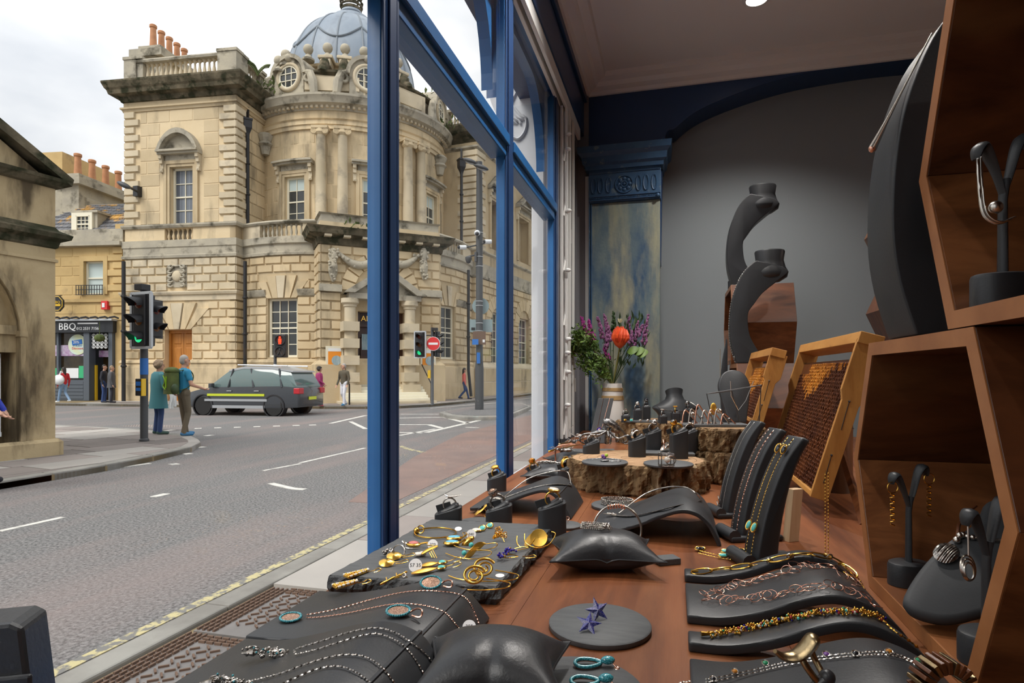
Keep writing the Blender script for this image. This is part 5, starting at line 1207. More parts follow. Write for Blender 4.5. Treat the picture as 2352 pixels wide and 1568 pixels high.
for px,py,ln in((1070,568,-1),(1128,555,1)):
 c_=at(px,py,YY-.2);MB().tube([c_,c_+c2w(-.22,-.1,-.02)],[.08,.08],10).obj('camera_body','camera_white',t);MB().sph(c_+c2w(-.24,-.11,-.02),.06,8,6).obj('camera_lens','signal_black',t);MB().rod(c_,at(1100,562,YY),.03).obj('camera_arm','pole_grey',t)
c_=at(1096,535,YY-.2);MB().sph(c_,.11,12,8).obj('dome_camera','camera_white',t,smooth=60);MB().sph(c_+c2w(0,-.07,-.04),.075,10,6).obj('camera_lens','signal_black',t)
c_=at(1076,597,YY-.2);MB().lathe([(.0,-.13),(.07,-.1),(.12,.02),(.12,.1),(.06,.14),(0,.14)],12,T(c_)).obj('dome_camera','pole_grey',t,smooth=50);MB().rod(c_+V((0,0,.13)),at(1096,585,YY),.03).cb(at(1093,590,YY-.1),(.08,.1,.35)).obj('camera_arm','pole_grey',t)
X=camX(at(1104,703,YY+.18));MB().lathe([(0,0),(.31,0),(.31,.02),(0,.02)],28,X).obj('round_sign_back','sign_back',t);
X=camX(at(1105,747,YY+.2));MB().box(-.42,.42,-.25,.22,0,.02,X).obj('square_sign_back','sign_back',t);MB().box(-.36,-.22,-.18,-.08,.02,.03,X).obj('sign_tag','signal_black',t)
X=camX(at(1101,776,YY-.16));MB().box(-.23,.23,-.24,.24,0,.03,X).obj('brown_plate','iron_rust',t);MB().box(.12,.2,-.16,-.06,.03,.04,X).obj('small_notice','sign_white',t)
X=camX(at(1092,785,YY-.25),-20);MB().box(-.12,.12,-.10,.10,0,.02,X).obj('blue_sign','sign_blue',t);X=camX(at(1099,822,YY-.17));MB().box(-.06,.06,-.2,.2,0,.02,X).obj('blue_sticker','sign_blue',t)
w=MB()
for y in(535,590,612,692,702,742,760,768):w.ring(.135,.012,14,4,T(V((q.x,q.y,at(0,y,YY).z))))
tag(w.obj('fixing_straps','signal_edge',t),None,None,kind='stuff')
# -------------- car
hd=(V(FP[1])-V(FP[3])).normalized()
cc=at(585,0,21.6).xy
CXf=basis(V((cc.x,cc.y,0)),V((hd.x,hd.y,0)),V((-hd.y,hd.x,0)),Z3)
ct_=thing('car','dark estate car with silver roof rail and lime stripe passing the stone building','car',V((cc.x,cc.y,0)))
def carloft(secs,m,name):
 vs=[];fs=[];n=len(secs[0])
 for s_ in secs:vs+=s_
 for i in range(len(secs)-1):
  for k in range(n):fs.append((i*n+k,i*n+(k+1)%n,(i+1)*n+(k+1)%n,(i+1)*n+k))
 fs+=[tuple(range(n)),tuple(range(len(vs)-1,len(vs)-n-1,-1))]
 return MB().add(vs,fs,CXf).obj(name,m,ct_,smooth=35)
def csec(x,z0,z1,w0,w1):return[(x,-w0,z0),(x,-w0,z0+(z1-z0)*.55),(x,-w1,z1),(x,w1,z1),(x,w0,z0+(z1-z0)*.55),(x,w0,z0)]
carloft([csec(-2.25,.42,.85,.78,.75),csec(-2.2,.30,.98,.86,.82),csec(-1.6,.28,1.02,.92,.88),csec(0,.26,1.0,.93,.89),csec(1.0,.26,.98,.92,.87),csec(1.5,.28,.92,.90,.84),csec(2.1,.30,.78,.85,.76),csec(2.3,.38,.66,.76,.68)],'car_paint','body')
carloft([csec(-2.12,.95,1.05,.80,.78),csec(-1.85,.95,1.52,.83,.70),csec(-1.2,.95,1.66,.85,.70),csec(-.1,.95,1.68,.85,.70),csec(.45,.95,1.58,.84,.70),csec(1.25,.95,1.0,.82,.78)],'car_glass','glasshouse')
carloft([csec(-1.95,1.50,1.55,.74,.68),csec(-1.2,1.60,1.70,.74,.64),csec(-.1,1.62,1.72,.74,.64),csec(.5,1.52,1.60,.74,.66)],'car_silver','roof')
for x in(-1.62,-.55,.42):MB().tube([CXf@V((x,.88,.98)),CXf@V((x+(.18 if x<0 else-.1),.73,1.62))],.035,6).obj('pillar','car_paint',ct_)
for x in(-1.35,1.38):
 for y in(-.82,.82):
  wh=MB().lathe([(.2,-.1),(.31,-.1),(.33,-.07),(.33,.07),(.31,.1),(.2,.1)],24,CXf@T(x,y,.33)@Rx(90)).obj('wheel','tyre',ct_,smooth=40)
  MB().lathe([(0,-.06),(.2,-.09),(.22,-.1),(.22,.1),(.2,.09),(0,.06)],16,CXf@T(x,y,.33)@Rx(90)).obj('hub','car_silver',wh)
  MB().lathe([(.36,-.12),(.40,-.12),(.40,.12),(.36,.12)],24,CXf@T(x,y,.34)@Rx(90),cap=False).obj('wheel_arch','signal_black',ct_)
MB().box(-1.0,1.2,.925,.945,.68,.76,CXf).obj('lime_stripe','plate_yellow',ct_);MB().box(-1.1,1.3,.925,.95,.50,.58,CXf).obj('door_trim','car_silver',ct_);MB().box(-1.0,1.0,.88,.94,.26,.36,CXf).obj('sill_trim','car_silver',ct_)
for y in(-.72,.72):MB().cb((-2.16,y,.86),(.22,.3,.2),CXf).obj('tail_light','tail_red',ct_,bevel=.02);MB().cb((2.18,y*.95,.66),(.2,.26,.12),CXf).obj('headlight','sign_white',ct_,bevel=.02)
MB().cb((1.0,.98,1.05),(.14,.16,.14),CXf).obj('wing_mirror','car_paint',ct_,bevel=.02)
for y in(-.66,.66):MB().tube([CXf@V((-1.7,y,1.72)),CXf@V((.2,y,1.76))],.025,6).obj('roof_rail','car_silver',ct_)
for x in(-.7,.35):MB().cb((x,.93,.86),(.18,.03,.03),CXf).obj('door_handle','car_silver',ct_)
MB().cb((-2.27,0,.6),(.02,.5,.11),CXf).obj('number_plate','plate_yellow',ct_)
# -------------- people
import numpy as np
def blob(segs,vox,name,mats,smooth_it=6):
 b=MB()
 for s_ in segs:
  a,ra,c,rc=V(s_[0]),s_[1],V(s_[2]),s_[3];fl=s_[5]if len(s_)>5 else 1
  n=10;d=c-a
  if d.length<1e-4:b.sph(a,ra,12,8,sc=(1,fl,1.0));continue
  b.sph(a,ra*.985,10,8,sc=(1,fl,1));b.sph(c,rc*.985,10,8,sc=(1,fl,1))
  m=max(2,int(d.length/.05));vs=[];fs=[]
  t=d.normalized();x=V((1,0,0))if abs(t.x)<.8 else V((0,1,0));y=t.cross(x).normalized();x=y.cross(t).normalized()
  if abs(x.y)>abs(y.y):fx,fy=fl,1
  else:fx,fy=1,fl
  for i in range(m+1):
   r=ra+(rc-ra)*i/m;p=a.lerp(c,i/m)
   for k in range(n):w_=2*pi*k/n;vs.append(p+x*(cos(w_)*r*fx)+y*(sin(w_)*r*fy))
  for i in range(m):
   for k in range(n):fs.append((i*n+k,i*n+(k+1)%n,(i+1)*n+(k+1)%n,(i+1)*n+k))
  fs+=[tuple(range(n-1,-1,-1)),tuple(range(m*n,(m+1)*n))];b.add(vs,fs)
 me=b.mesh(name,mats);o=bpy.data.objects.new('tmp',me);COL.objects.link(o)
 md=o.modifiers.new('r','REMESH');md.mode='VOXEL';md.voxel_size=vox
 ms=o.modifiers.new('s','SMOOTH');ms.iterations=smooth_it;ms.factor=.5
 me2=bpy.data.meshes.new_from_object(o.evaluated_get(bpy.context.evaluated_depsgraph_get()));bpy.data.objects.remove(o);bpy.data.meshes.remove(me);me2.name=name
 n=len(me2.polygons);C_=np.empty(n*3);me2.polygons.foreach_get('center',C_);C_=C_.reshape(-1,3);best=np.full(n,1e9);idx=np.zeros(n,int)
 for s_ in segs:
  a,c=np.array(s_[0],float),np.array(s_[2],float);d=c-a;L2=max(d@d,1e-9);t_=np.clip(((C_-a)@d)/L2,0,1)
  dist=np.linalg.norm(C_-(a+t_[:,None]*d),axis=1)-(s_[1]+(s_[3]-s_[1])*t_);m_=dist<best;best[m_]=dist[m_];idx[m_]=s_[4]
 me2.materials.clear()
 for q in mats:me2.materials.append(MT[q])
 me2.polygons.foreach_set('material_index',idx.astype(np.int32));me2.polygons.foreach_set('use_smooth',[True]*n);me2.update()
 return me2
def hand(segs,wr,el,inner,mi=0):
 d=(V(wr)-V(el)).normalized();sd=d.cross(V((0,1,0)));
 if sd.length<.1:sd=d.cross(V((0,0,1)))
 sd.normalize();fw=sd.cross(d).normalized()*inner
 pm=V(wr)+d*.07;segs.append((V(wr),.028,pm,.036,mi,.7))
 for k,l in enumerate((.062,.075,.08,.07)):
  q=pm+sd*(.028-k*.018)*1.0+d*.02;e=q+d*l*.6+fw*.01;segs.append((q,.011,e,.010,mi));segs.append((e,.010,e+d*l*.35+fw*.03,.009,mi))
 q=V(wr)+d*.03+sd*.03;e=q+d*.04+sd*.02+fw*.015;segs.append((q,.013,e,.011,mi));segs.append((e,.011,e+d*.025+fw*.01,.010,mi))
def person(label,loc,rz,sc,mats,arms,legs,hair='grey_hair',hstyle='short',short=False,turn=0,vox=.016,lean=0,group=None,coat=None,bottoms=None,build=1.0):
 t=lthing('person',label,'person',loc,rz,group,sc)
 sg=[];B_=build
 hip=V((0,0,.93));ch=V((0,lean*.5,1.33));nk=V((0,lean*.6+.0,1.47));hdp=V((0,lean*.7+.025,1.635))
 sg.append((hip+V((-.07,0,.0)),.125*B_,hip+V((.07,0,.0)),.125*B_,2,.85));sg.append((hip+V((0,0,.05)),.15*B_,V((0,lean*.25,1.12)),.145*B_,1,.75));sg.append((V((0,lean*.25,1.1)),.148*B_,ch,.165*B_,1,.72))
 sg.append((ch+V((-.10,0,.03)),.10*B_,ch+V((.10,0,.03)),.10*B_,1,.85));sg.append((V((-.155*B_,lean*.55,1.41)),.066,V((.155*B_,lean*.55,1.41)),.066,1));sg.append((nk-V((0,0,.05)),.06,nk+V((0,.01,.08)),.052,0))
 ht=radians(turn);f=V((-sin(ht),cos(ht),0));r_=V((cos(ht),sin(ht),0))
 sg.append((hdp+V((0,0,.035))-f*.01,.092,hdp+V((0,0,-.045))+f*.012,.07,0));sg.append((hdp+f*.02+V((0,0,-.07)),.05,hdp+f*.05+V((0,0,-.085)),.036,0))
 sg.append((hdp+f*.085+V((0,0,.02)),.012,hdp+f*.105+V((0,0,-.02)),.017,0))
 for s_ in(-1,1):sg.append((hdp+r_*s_*.088+V((0,0,.015)),.018,hdp+r_*s_*.088+V((0,0,-.02)),.014,0))
 for s_,(el,wr)in zip((-1,1),arms):
  sh=V((s_*.185*B_,lean*.55,1.40));el=V(el);wr=V(wr);mid=sh.lerp(el,.55)
  if short:sg.append((sh,.068,mid,.062,1));sg.append((mid,.047,el,.042,0));sg.append((el,.042,wr,.030,0))
  else:sg.append((sh,.066,el,.052,1));sg.append((el,.05,wr,.040,1))
  hand(sg,wr,el,1)
 for s_,(kn,an)in zip((-1,1),legs):
  h=V((s_*.085,0,.90));kn=V(kn);an=V(an)
  sg.append((h,.092,kn,.066,2));sg.append((kn,.064,an,.056,2))
  fd=V((s_*.03,.17,-.045));sg.append((an+V((0,-.03,-.03)),.045,an+fd,.038,3));sg.append((an+V((0,0,0)),.045,an+V((0,0,-.03)),.045,3))
 me=blob(sg,vox,'body',mats);inst(me,'body',t)
 w=MB()
 for s_ in(-1,1):w.sph(hdp+f*.084+r_*s_*.033+V((0,0,.015)),.010,6,5)
 w.tube([hdp+f*.084+r_*x+V((0,0,-.055))for x in(-.022,0,.022)],.004,5);w.obj('face_features','dark_hair',t)
 hs=[]
 if hstyle=='short':hs=[(hdp+V((0,0,.055))-f*.018,.094,hdp+V((0,0,.0))-f*.035,.082,0)]
 elif hstyle=='curly':
  for k in range(26):
   a=R.uniform(0,2*pi);e=R.uniform(-.5,1.3);d=(f*cos(a)+r_*sin(a))*cos(e)+V((0,0,sin(e)))
   if d.dot(f)>.45 and e<.6:continue
   c_=hdp+d*.095+V((0,0,.02))-f*.015;hs.append((c_,.043,c_+V((.001,0,0)),.043,0))
  hs.append((hdp+V((0,0,.05))-f*.02,.1,hdp-f*.03,.095,0))
 elif hstyle=='long':hs=[(hdp+V((0,0,.055))-f*.015,.098,hdp-f*.04,.09,0),(hdp-f*.05,.085,hdp-f*.09+V((0,0,-.28)),.05,0)]
 inst(blob(hs,.02,'hair',[hair],3),'hair',t)
 if coat:
  z1,z0,m_,fl=coat;w=MB();pr=[(.10,z1+.02),(.165,z1-.04),(.19,z1-.2),(.185,(z0+z1)/2),(.20,.85),(.23,z0),(.215,z0+.01),(.17,(z0+z1)/2)]
  w.lathe(pr,24,T(0,lean*.4,0),cap=False,sx=1.08,sy=.86);w.obj('coat',m_,t,smooth=60)
 return t
ST_ARM=[((-.25,-.02,1.12),(-.26,.06,.86)),((.25,-.02,1.12),(.26,.06,.86))]
STAND=[((-.10,.02,.50),(-.11,-.02,.08)),((.10,.02,.50),(.11,-.02,.08))]
WALK=[((-.09,.16,.52),(-.09,.26,.09)),((.09,.04,.50),(.09,-.28,.13))]
cyaw=degrees_cam=math.degrees(TH)
pm_=tz(422,1000,.1)
person('grey-haired man in blue T-shirt and khaki trousers wearing a green backpack',pm_,cyaw-36,.985,['skin','tee_blue','khaki_trouser','shoe_blue'],[((-.28,-.06,1.14),(-.30,.02,.90)),((.26,.04,1.12),(.24,.28,1.04))],[((-.10,.04,.50),(-.11,.10,.08)),((.10,.05,.51),(.12,-.06,.08))],'grey_hair','short',True,turn=-8,vox=.013)
XP=T(pm_)@Rz(cyaw-36)@S(.985)
bp_=lthing('backpack','green hiking backpack with lime cords on the man\'s back','backpack',None,M=XP)
MB().grid(lambda u,v:V(((.165-.03*v)*math.copysign(abs(cos(2*pi*u))**.6,cos(2*pi*u)),-.26+.13*math.copysign(abs(sin(2*pi*u))**.6,sin(2*pi*u)),.92+.46*v)),28,8,cu=True).box(-.12,.12,-.36,-.16,.93,1.36).obj('main_sack','pack_green',bp_,smooth=60)
MB().sph((0,-.25,1.42),1,14,8,sc=(.165,.15,.085)).obj('top_lid','pack_green',bp_,smooth=60)
for s_ in(-1,1):
 MB().tube(catmull([(s_*.09,-.14,1.42),(s_*.11,.05,1.45),(s_*.12,.15,1.3),(s_*.15,.05,1.08),(s_*.14,-.14,1.0)],5),.02,6,flat=.5).obj('shoulder_strap','pack_green',bp_,smooth=60)
 MB().sph((s_*.16,-.26,1.03),1,10,7,sc=(.06,.09,.12)).obj('side_pocket','leaf_dark',bp_,smooth=60)
MB().tube(catmull([(-.08,-.395,1.32),(.02,-.40,1.2),(-.07,-.40,1.1),(.03,-.40,1.02)],5),.010,5).tube([(.06,-.395,1.3),(.05,-.40,1.05)],.012,5).obj('lime_cord','lime_strap',bp_)
pl_=tz(364,997,.1)
person('woman with curly hair in a long teal raincoat waiting beside the traffic light',pl_,cyaw-38,.93,['skin','coat_teal','jeans','shoe_green'],[((-.26,.0,1.12),(-.22,.14,.92)),((.26,.02,1.12),(.20,.24,.98))],STAND,'brown_hair','curly',turn=-10,vox=.013,coat=(1.47,.62,'coat_teal',0))
hh=T(pl_)@Rz(cyaw-50)@S(.93)
mp_=at(394,918,13.95)
tag(MB().grid(lambda u,v:mp_+c2w((u-.5)*.12+.02*sin(v*5),.02*sin(u*9),.16-v*.36),5,7).grid(lambda u,v:mp_+c2w((u-.5)*.13+.03,.03+.02*sin(u*7),.14-v*.3),5,7).obj('plastic_bag','sign_white',origin=mp_,smooth=60,fix=False),'crumpled white plastic bag held between the waiting couple','bag')
q=at(790,936,25.0);q.z=.12
person('man in olive jumper and white trousers walking past the gallery entrance',q,cyaw+155,1.0,['skin','jumper_olive','white_cloth','shoe_blue'],[((-.27,.0,1.13),(-.27,.10,.90)),((.27,-.02,1.13),(.28,.10,.88))],[((-.09,.10,.52),(-.09,.10,.09)),((.09,.02,.51),(.09,-.22,.12))],'grey_hair','short',turn=-35,build=1.08)
q=at(733,938,24.95);q.z=.12
person('woman in magenta coat and pink shoes standing behind the car',q,cyaw-70,.93,['skin','magenta_coat','jeans','shoe_pink'],[((-.25,.02,1.12),(-.22,.16,.95)),((.25,.02,1.12),(.22,.2,.98))],STAND,'dark_hair','curly',coat=(1.46,.78,'magenta_coat',0))
q=at(147,915,27.9);q.z=.12
person('pedestrian in red top and pale jeans walking past the takeaway window',q,cyaw+70,.93,['skin','red_top','jeans_pale','sign_white'],ST_ARM,WALK,'dark_hair','long')
tag(MB().sph(at(135,872,27.6),.3,10,8,sc=(1,.5,.8)).rod(at(135,868,27.6),at(140,852,27.6),.03).obj('shoulder_bag','sign_white',origin=at(135,880,27.6),smooth=60),'white shoulder bag beside the pedestrian in red','bag')
q=at(239,917,27.9);q.z=.12
person('pedestrian in dark jacket and blue jeans by the takeaway doorway',q,cyaw-80,1.0,['skin','dark_cloth','jeans','dark_cloth'],ST_ARM,STAND,'dark_hair','short')
q=at(256,917,27.7);q.z=.12
person('pedestrian in grey coat and black trousers beside the drainpipe',q,cyaw-60,.97,['skin','grey_cloth','dark_cloth','dark_cloth'],ST_ARM,STAND,'brown_hair','short',coat=(1.46,.72,'grey_cloth',0))
q=at(1066,910,31.5);q.z=.12
person('pedestrian in coral red top and blue jeans walking by the right wing',q,cyaw-80,.93,['skin','coral_top','jeans','dark_cloth'],ST_ARM,WALK,'dark_hair','long')
q=at(1226,896,44);q.z=.12
person('distant pedestrian in dark clothes seen near the white shopfront pilaster',q,cyaw,1.0,['skin','dark_cloth','skin','dark_cloth'],ST_ARM,WALK,'dark_hair','short',vox=.02)
q=at(-50,0,7.2);q.z=.1
person('passer-by in bright blue jacket cut off by the left edge of the picture',q,cyaw-78,1.0,['skin','blue_jacket','jeans','dark_cloth'],[((-.27,-.04,1.13),(-.26,.12,.88)),((.27,.06,1.12),(.25,.32,.90))],STAND,'brown_hair','short',vox=.013)
p0=at(-60,1568,.42)
t=thing('leather_case','corner of a black leather display case at the bottom left','display case',at(40,1560,.40))
q=at(30,1520,.40);X=camX(q,14)
MB().prism([(-.12,-.12),(.020,-.12),(.005,.022),(-.002,.026),(-.12,.024)],-.035,0,X).obj('body','leather_soft',t,bevel=.003)
MB().box(-.12,.012,-.12,-.008,0,.004,X).obj('front_flap','leather_soft',t,bevel=.002)
# -------------- hexagonal walnut boxes
HEX=[(.182,0),(.1225,.1375),(-.1225,.1375),(-.182,0),(-.1225,-.1375),(.1225,-.1375)]
def hexbox(label,s0,z0,d0,depth=.2,th=.014):
 t=thing('hexagonal_box',label,'display box',(d0+depth/2,s0,z0-.1375),'walnut honeycomb display boxes')
 I=[(a*(1-th/.158),b*(1-th/.1375))for a,b in HEX]
 for k in range(6):
  k2=(k+1)%6
  P_=[(HEX[k][0],HEX[k][1]),(HEX[k2][0],HEX[k2][1]),(I[k2][0],I[k2][1]),(I[k][0],I[k][1])]
  g=.0004;X=basis(V((d0,s0,z0)),V((0,1,0)),V((0,0,1)),V((1,0,0)))
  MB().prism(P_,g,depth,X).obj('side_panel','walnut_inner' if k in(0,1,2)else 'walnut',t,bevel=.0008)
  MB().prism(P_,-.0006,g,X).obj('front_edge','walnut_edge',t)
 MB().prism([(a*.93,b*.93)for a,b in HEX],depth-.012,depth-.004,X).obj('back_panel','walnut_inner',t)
 return t
HZ0=ZT+.1380
hexbox('large walnut hexagonal box standing on the table with a pendant bust inside',.640,HZ0,.215)
hexbox('walnut hexagonal box stacked on top, holding the black earring tree',.437,HZ0+.276,.215)
hexbox('walnut hexagonal box on the table at the far end, behind the honeycomb frames',2.14,HZ0,.195)
hexbox('walnut hexagonal box on the upper tier at the far end, between crescent stands',2.335,HZ0+.276,.195)
hexbox('walnut hexagonal box on the table under the stacked box at the right edge',.258,HZ0,.216)
for i,(px,py,lab)in enumerate([(1964,520,'upper dark hexagonal box peeking out behind the tall crescent stand'),(1968,708,'lower dark hexagonal box peeking out behind the tall crescent stand')]):
 p=ts(px,py,1.95);hexbox(lab,1.95,p.z,p.x+.183,.16)if False else None
 t=thing('hexagonal_box',lab,'display box',p+V((.16,.1,-.14)),'walnut honeycomb display boxes')
 p.x+=.075;X=basis(p+V((.16,0,0)),V((1,0,0)),Z3,V((0,1,0)))@S(.86,.86,1)
 for k in range(6):
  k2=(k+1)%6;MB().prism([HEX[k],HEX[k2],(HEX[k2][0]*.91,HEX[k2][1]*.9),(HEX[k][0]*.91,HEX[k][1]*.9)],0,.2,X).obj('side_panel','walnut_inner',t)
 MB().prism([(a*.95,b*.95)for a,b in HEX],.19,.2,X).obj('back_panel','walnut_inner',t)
 MB().box(-.03,.03,ZT-p.z if i else-.30,-.13,.05,.12,X).obj('support_post','shop_dark',t)
# -------------- display props
def rot(d,s,z,rz=0):return T(d,s,z)@Rz(rz)
CRE_F=[(.196,0),(.182,.05),(.176,.10),(.178,.16),(.187,.215),(.208,.272),(.232,.305),(.2535,.322)]
CRE_B=[(.330,.300),(.345,.285),(.335,.272),(.304,.248),(.270,.218),(.246,.185),(.230,.16),(.228,.13),(.233,.09),(.247,.058),(.27,.02),(.284,0)]
def crescent(label,d,s,z,group='black crescent necklace stands'):
 t=thing('crescent_stand',label,'necklace stand',(d+.23,s,z),group)
 f=[(p.x,p.y)for p in catmull([V((a,b,0))for a,b in CRE_F],4)];b=[(p.x,p.y)for p in catmull([V((a,b,0))for a,b in CRE_B],4)]
 X=basis(V((d,s-.038,z)),V((1,0,0)),Z3,V((0,1,0)))
 MB().prism(f+b,0,.076,X).obj('curved_body','leather',t,bevel=.009,smooth=50,seg=3)
 MB().lathe([(.030,.258),(.052,.272),(.0555,.288),(.047,.304),(.0415,.325),(.0455,.352),(.0435,.357),(0,.356)],28,T(d+.297,s,z),sy=.82).obj('neck','leather',t,smooth=50)
 return t
crescent('tall black crescent necklace stand on the near hexagonal box with a silver trumpet pendant',.022,.672,HZ0+.1384)
crescent('black crescent necklace stand wearing a fine chain, in front of the far boxes',0.0,2.06,HZ0+.1384)
crescent('black crescent necklace stand on top of the far hexagonal box, the highest one',.01,2.29,HZ0+.276+.1384)
def blade(label,d,s,rz=22):
 X0=T(d,s,ZT)@Rz(rz)
 t=thing('necklace_board',label,'necklace stand',(d,s,ZT),'curved upright necklace boards')
 fr=[(0,.004),(.004,.03),(.012,.065),(.026,.105),(.042,.137),(.062,.162)];bk=[(.072,.157),(.058,.135),(.046,.105),(.037,.07),(.031,.035),(.028,.004)]
 f=[(p.x,p.y)for p in catmull([V((a,b,0))for a,b in fr],4)];b=[(p.x,p.y)for p in catmull([V((a,b,0))for a,b in bk],4)]
 MB().prism(f+b,-.018,.018,X0@basis(V((0,0,0)),V((1,0,0)),Z3,V((0,-1,0)))).obj('curved_board','leather',t,bevel=.003,smooth=50)
 MB().box(-.018,.062,-.024,.024,0,.009,X0).obj('foot','leather',t,bevel=.003,smooth=50)
 MB().tube([X0@V((-.012,-.023,.009)),X0@V((-.012,.023,.009))],.009,10).obj('front_roll','leather',t,smooth=50)
 return(lambda k,off=0:X0@V((f[int(k*(len(f)-1))][0]-.002,off,f[int(k*(len(f)-1))][1])))
B1=blade('upright black necklace board by the large log, with a silver hoop pendant',.080,1.08)
B2=blade('upright black necklace board with pink bead strands, the middle one',.088,.935)
B3=blade('upright black necklace board with long gold chains and turquoise drops, the nearest',.094,.815)
def profile(pts,n=6):return[(p.x,p.y)for p in catmull([V((a,b,0))for a,b in pts],n)]
def zprof(prof,x):
 for(a0,b0),(a1,b1)in zip(prof,prof[1:]):
  if a0<=x<=a1:return b0+(b1-b0)*(x-a0)/max(a1-a0,1e-6)
 return ZT
def onsurf(px,py,zf):
 D=ray(px,py);t=.2
 while t<3:
  P=V((0,0,HZ))+V((D.x,D.y,D.z))*t
  if P.z<=zf(P.x,P.y):return V((P.x,P.y,zf(P.x,P.y)))
  t+=.0006
 return P
def ramp(label,pts,s0,s1,th,flap=None,m='leather'):
 pr=profile(pts)
 t=thing('display_ramp',label,'jewellery ramp',((pts[0][0]+pts[-1][0])/2,(s0+s1)/2,ZT),'curved black jewellery ramps')
 MB().ribbon(pr,s0,s1,th).obj('curved_pad',m,t,bevel=.0022,smooth=45)
 if flap:MB().box(flap-.0015,flap+.0015,s0-.001,s1+.001,zprof(pr,flap)-.002,zprof(pr,flap)+.0009).obj('seam','leather_soft',t)
 zf=lambda x,y:zprof(pr,x)if(s0<=y<=s1 and pr[0][0]<=x<=pr[-1][0])else ZT
 return zf,t,pr
PB=[(-.362,1.192),(-.32,1.194),(-.28,1.202),(-.245,1.211),(-.222,1.213),(-.198,1.208),(-.185,1.198),(-.172,1.182)]
ZB_,tB,prB=ramp('black leather ramp with rose gold chain, next to the slate tile',PB,.447,.562,.011,-.198)
PA=[(-.358,1.192),(-.32,1.195),(-.28,1.206),(-.245,1.217),(-.220,1.221),(-.195,1.215),(-.182,1.202),(-.170,1.182)]
ZA_,tA,prA=ramp('large black leather ramp with silver chains at the bottom edge',PA,.27,.444,.011,-.195)
PR=[(.013,1.189),(.045,1.190),(.08,1.199),(.11,1.212),(.135,1.2195),(.155,1.219),(.175,1.211),(.192,1.198),(.203,1.184)]
ZRa,t_,_=ramp('narrow black ramp with gold oval link bracelet',PR,.722,.748,.009)
ZRb,t_,_=ramp('wide black ramp with tangled rose gold hoop chains',PR,.602,.696,.009)
ZRc,t_,_=ramp('narrow black ramp with gold gemstone cluster bracelet',PR,.541,.567,.009)
ZRd,t_,_=ramp('wide black ramp with silver gem station chain at the bottom right',PR,.40,.512,.009)
P1_=[(-.118,1.190),(-.085,1.194),(-.05,1.205),(-.015,1.221),(.012,1.229),(.034,1.225),(.050,1.212),(.060,1.195),(.066,1.181)]
Z1_,t_,_=ramp('arched black display with flat silver lariat beside the pillow',P1_,.885,1.055,.006)
P2_=[(-.340,1.190),(-.305,1.195),(-.27,1.208),(-.235,1.222),(-.21,1.228),(-.19,1.222),(-.176,1.206),(-.168,1.193),(-.162,1.181)]
Z2_,t_,_=ramp('arched black display with flat silver lariat near the window',P2_,.985,1.125,.006,-.186)
def pillow(label,c,lx,ly,h,rz,seat=.30):
 t=lthing('pillow',label,'jewellery pillow',None,M=T(V((c[0],c[1],ZT)))@Rz(rz),group='black leather bracelet pillows')
 def fn(sg):
  def g(u,v):
   a,b=2*u-1,2*v-1;e=max(0,(1-abs(a)**2.6))*max(0,(1-abs(b)**2.6));k=1+.16*(abs(a)*abs(b))**2-.12*(1-abs(a*b))*max(abs(a),abs(b))**6
   cr=.10*h*math.exp(-(a/.12)**2)*(max(0,-b))**1.5+.05*h*math.exp(-((a+.35)/.1)**2)*max(0,b)**2
   return V((a*lx/2*k,b*ly/2*k,h*.45+sg*(h*(.55 if sg>0 else .45))*e**.62-(cr if sg>0 else 0)))
  return g
 w=MB().grid(fn(1),33,33).grid(fn(-1),33,33,flip=True);w.obj('cushion','leather_soft',t,smooth=80)
 E_=[(-1+2*k/16,-1)for k in range(16)]+[(1,-1+2*k/16)for k in range(16)]+[(1-2*k/16,1)for k in range(16)]+[(-1,1-2*k/16)for k in range(16)]
 MB().tube([fn(1)((a+1)/2,(b+1)/2)for a,b in E_],.0011,5,True).obj('seam_piping','leather_soft',t,smooth=60)
 return t
pillow('square black pillow with silver beaded earrings in the middle of the table',(-.085,.755),.118,.085,.046,14)
pillow('black pillow at the bottom edge in front of the ramps',(-.128,.425),.098,.085,.05,10)
pillow('black pillow with silver chain bracelet beside the window',(-.255,1.335),.13,.09,.04,8)
pillow('small black pillow with wire bangle near the log',(-.255,1.56),.11,.09,.038,30)
pillow('far black pillow behind the logs\' rings',(-.005,1.75),.10,.08,.03,10)
def coaster(label,p,r,th=.006,n=48,sy=1):
 o=MB().lathe([(0,0),(r-.001,0),(r,.001),(r,th-.0012),(r-.0015,th),(0,th)],n,T(p),sy=sy).obj('slate_coaster','slate',origin=p,smooth=50)
 return tag(o,label,'coaster','round slate coasters')
coaster('round slate coaster with blue star earrings',V((-.067,.571,ZT)),.048)
coaster('round slate coaster with teal loop earrings at the bottom edge',V((-.070,.448,ZT)),.050)
coaster('round slate coaster under the black beaded bangle',tz(1412,1165),.042)
coaster('small round slate coaster with rose gold studs by the tall ring stand',tz(1300,1210),.024,.005)
coaster('round slate coaster with gold brooch between two ring stands',tz(1100,1207),.034,.006)
sl=thing('slate_tile','rough-edged rectangular slate tile covered with gold jewellery','slate tile',(-.27,.72,ZT))
c4=[(-.368,.585),(-.176,.598),(-.166,.872),(-.358,.858)]
edge=[]
for i in range(4):
 a,b=V(c4[i]),V(c4[(i+1)%4]);n_=40
 for k in range(n_):edge.append(a.lerp(b,k/n_))
def slring(o,z,j):return[V((p.x,p.y,z))+V((R.uniform(-j,j),R.uniform(-j,j),R.uniform(-j,j)*.6))+((V((-.267,.728,z))-V((p.x,p.y,z))).normalized()*o)for p in edge]
rg=[slring(.003,ZT,.001),slring(-.001,ZT+.006,.002),slring(.0,ZT+.012,.002),slring(.002,ZT+.0175,.0012),slring(.004,ZT+.019,.0006)]
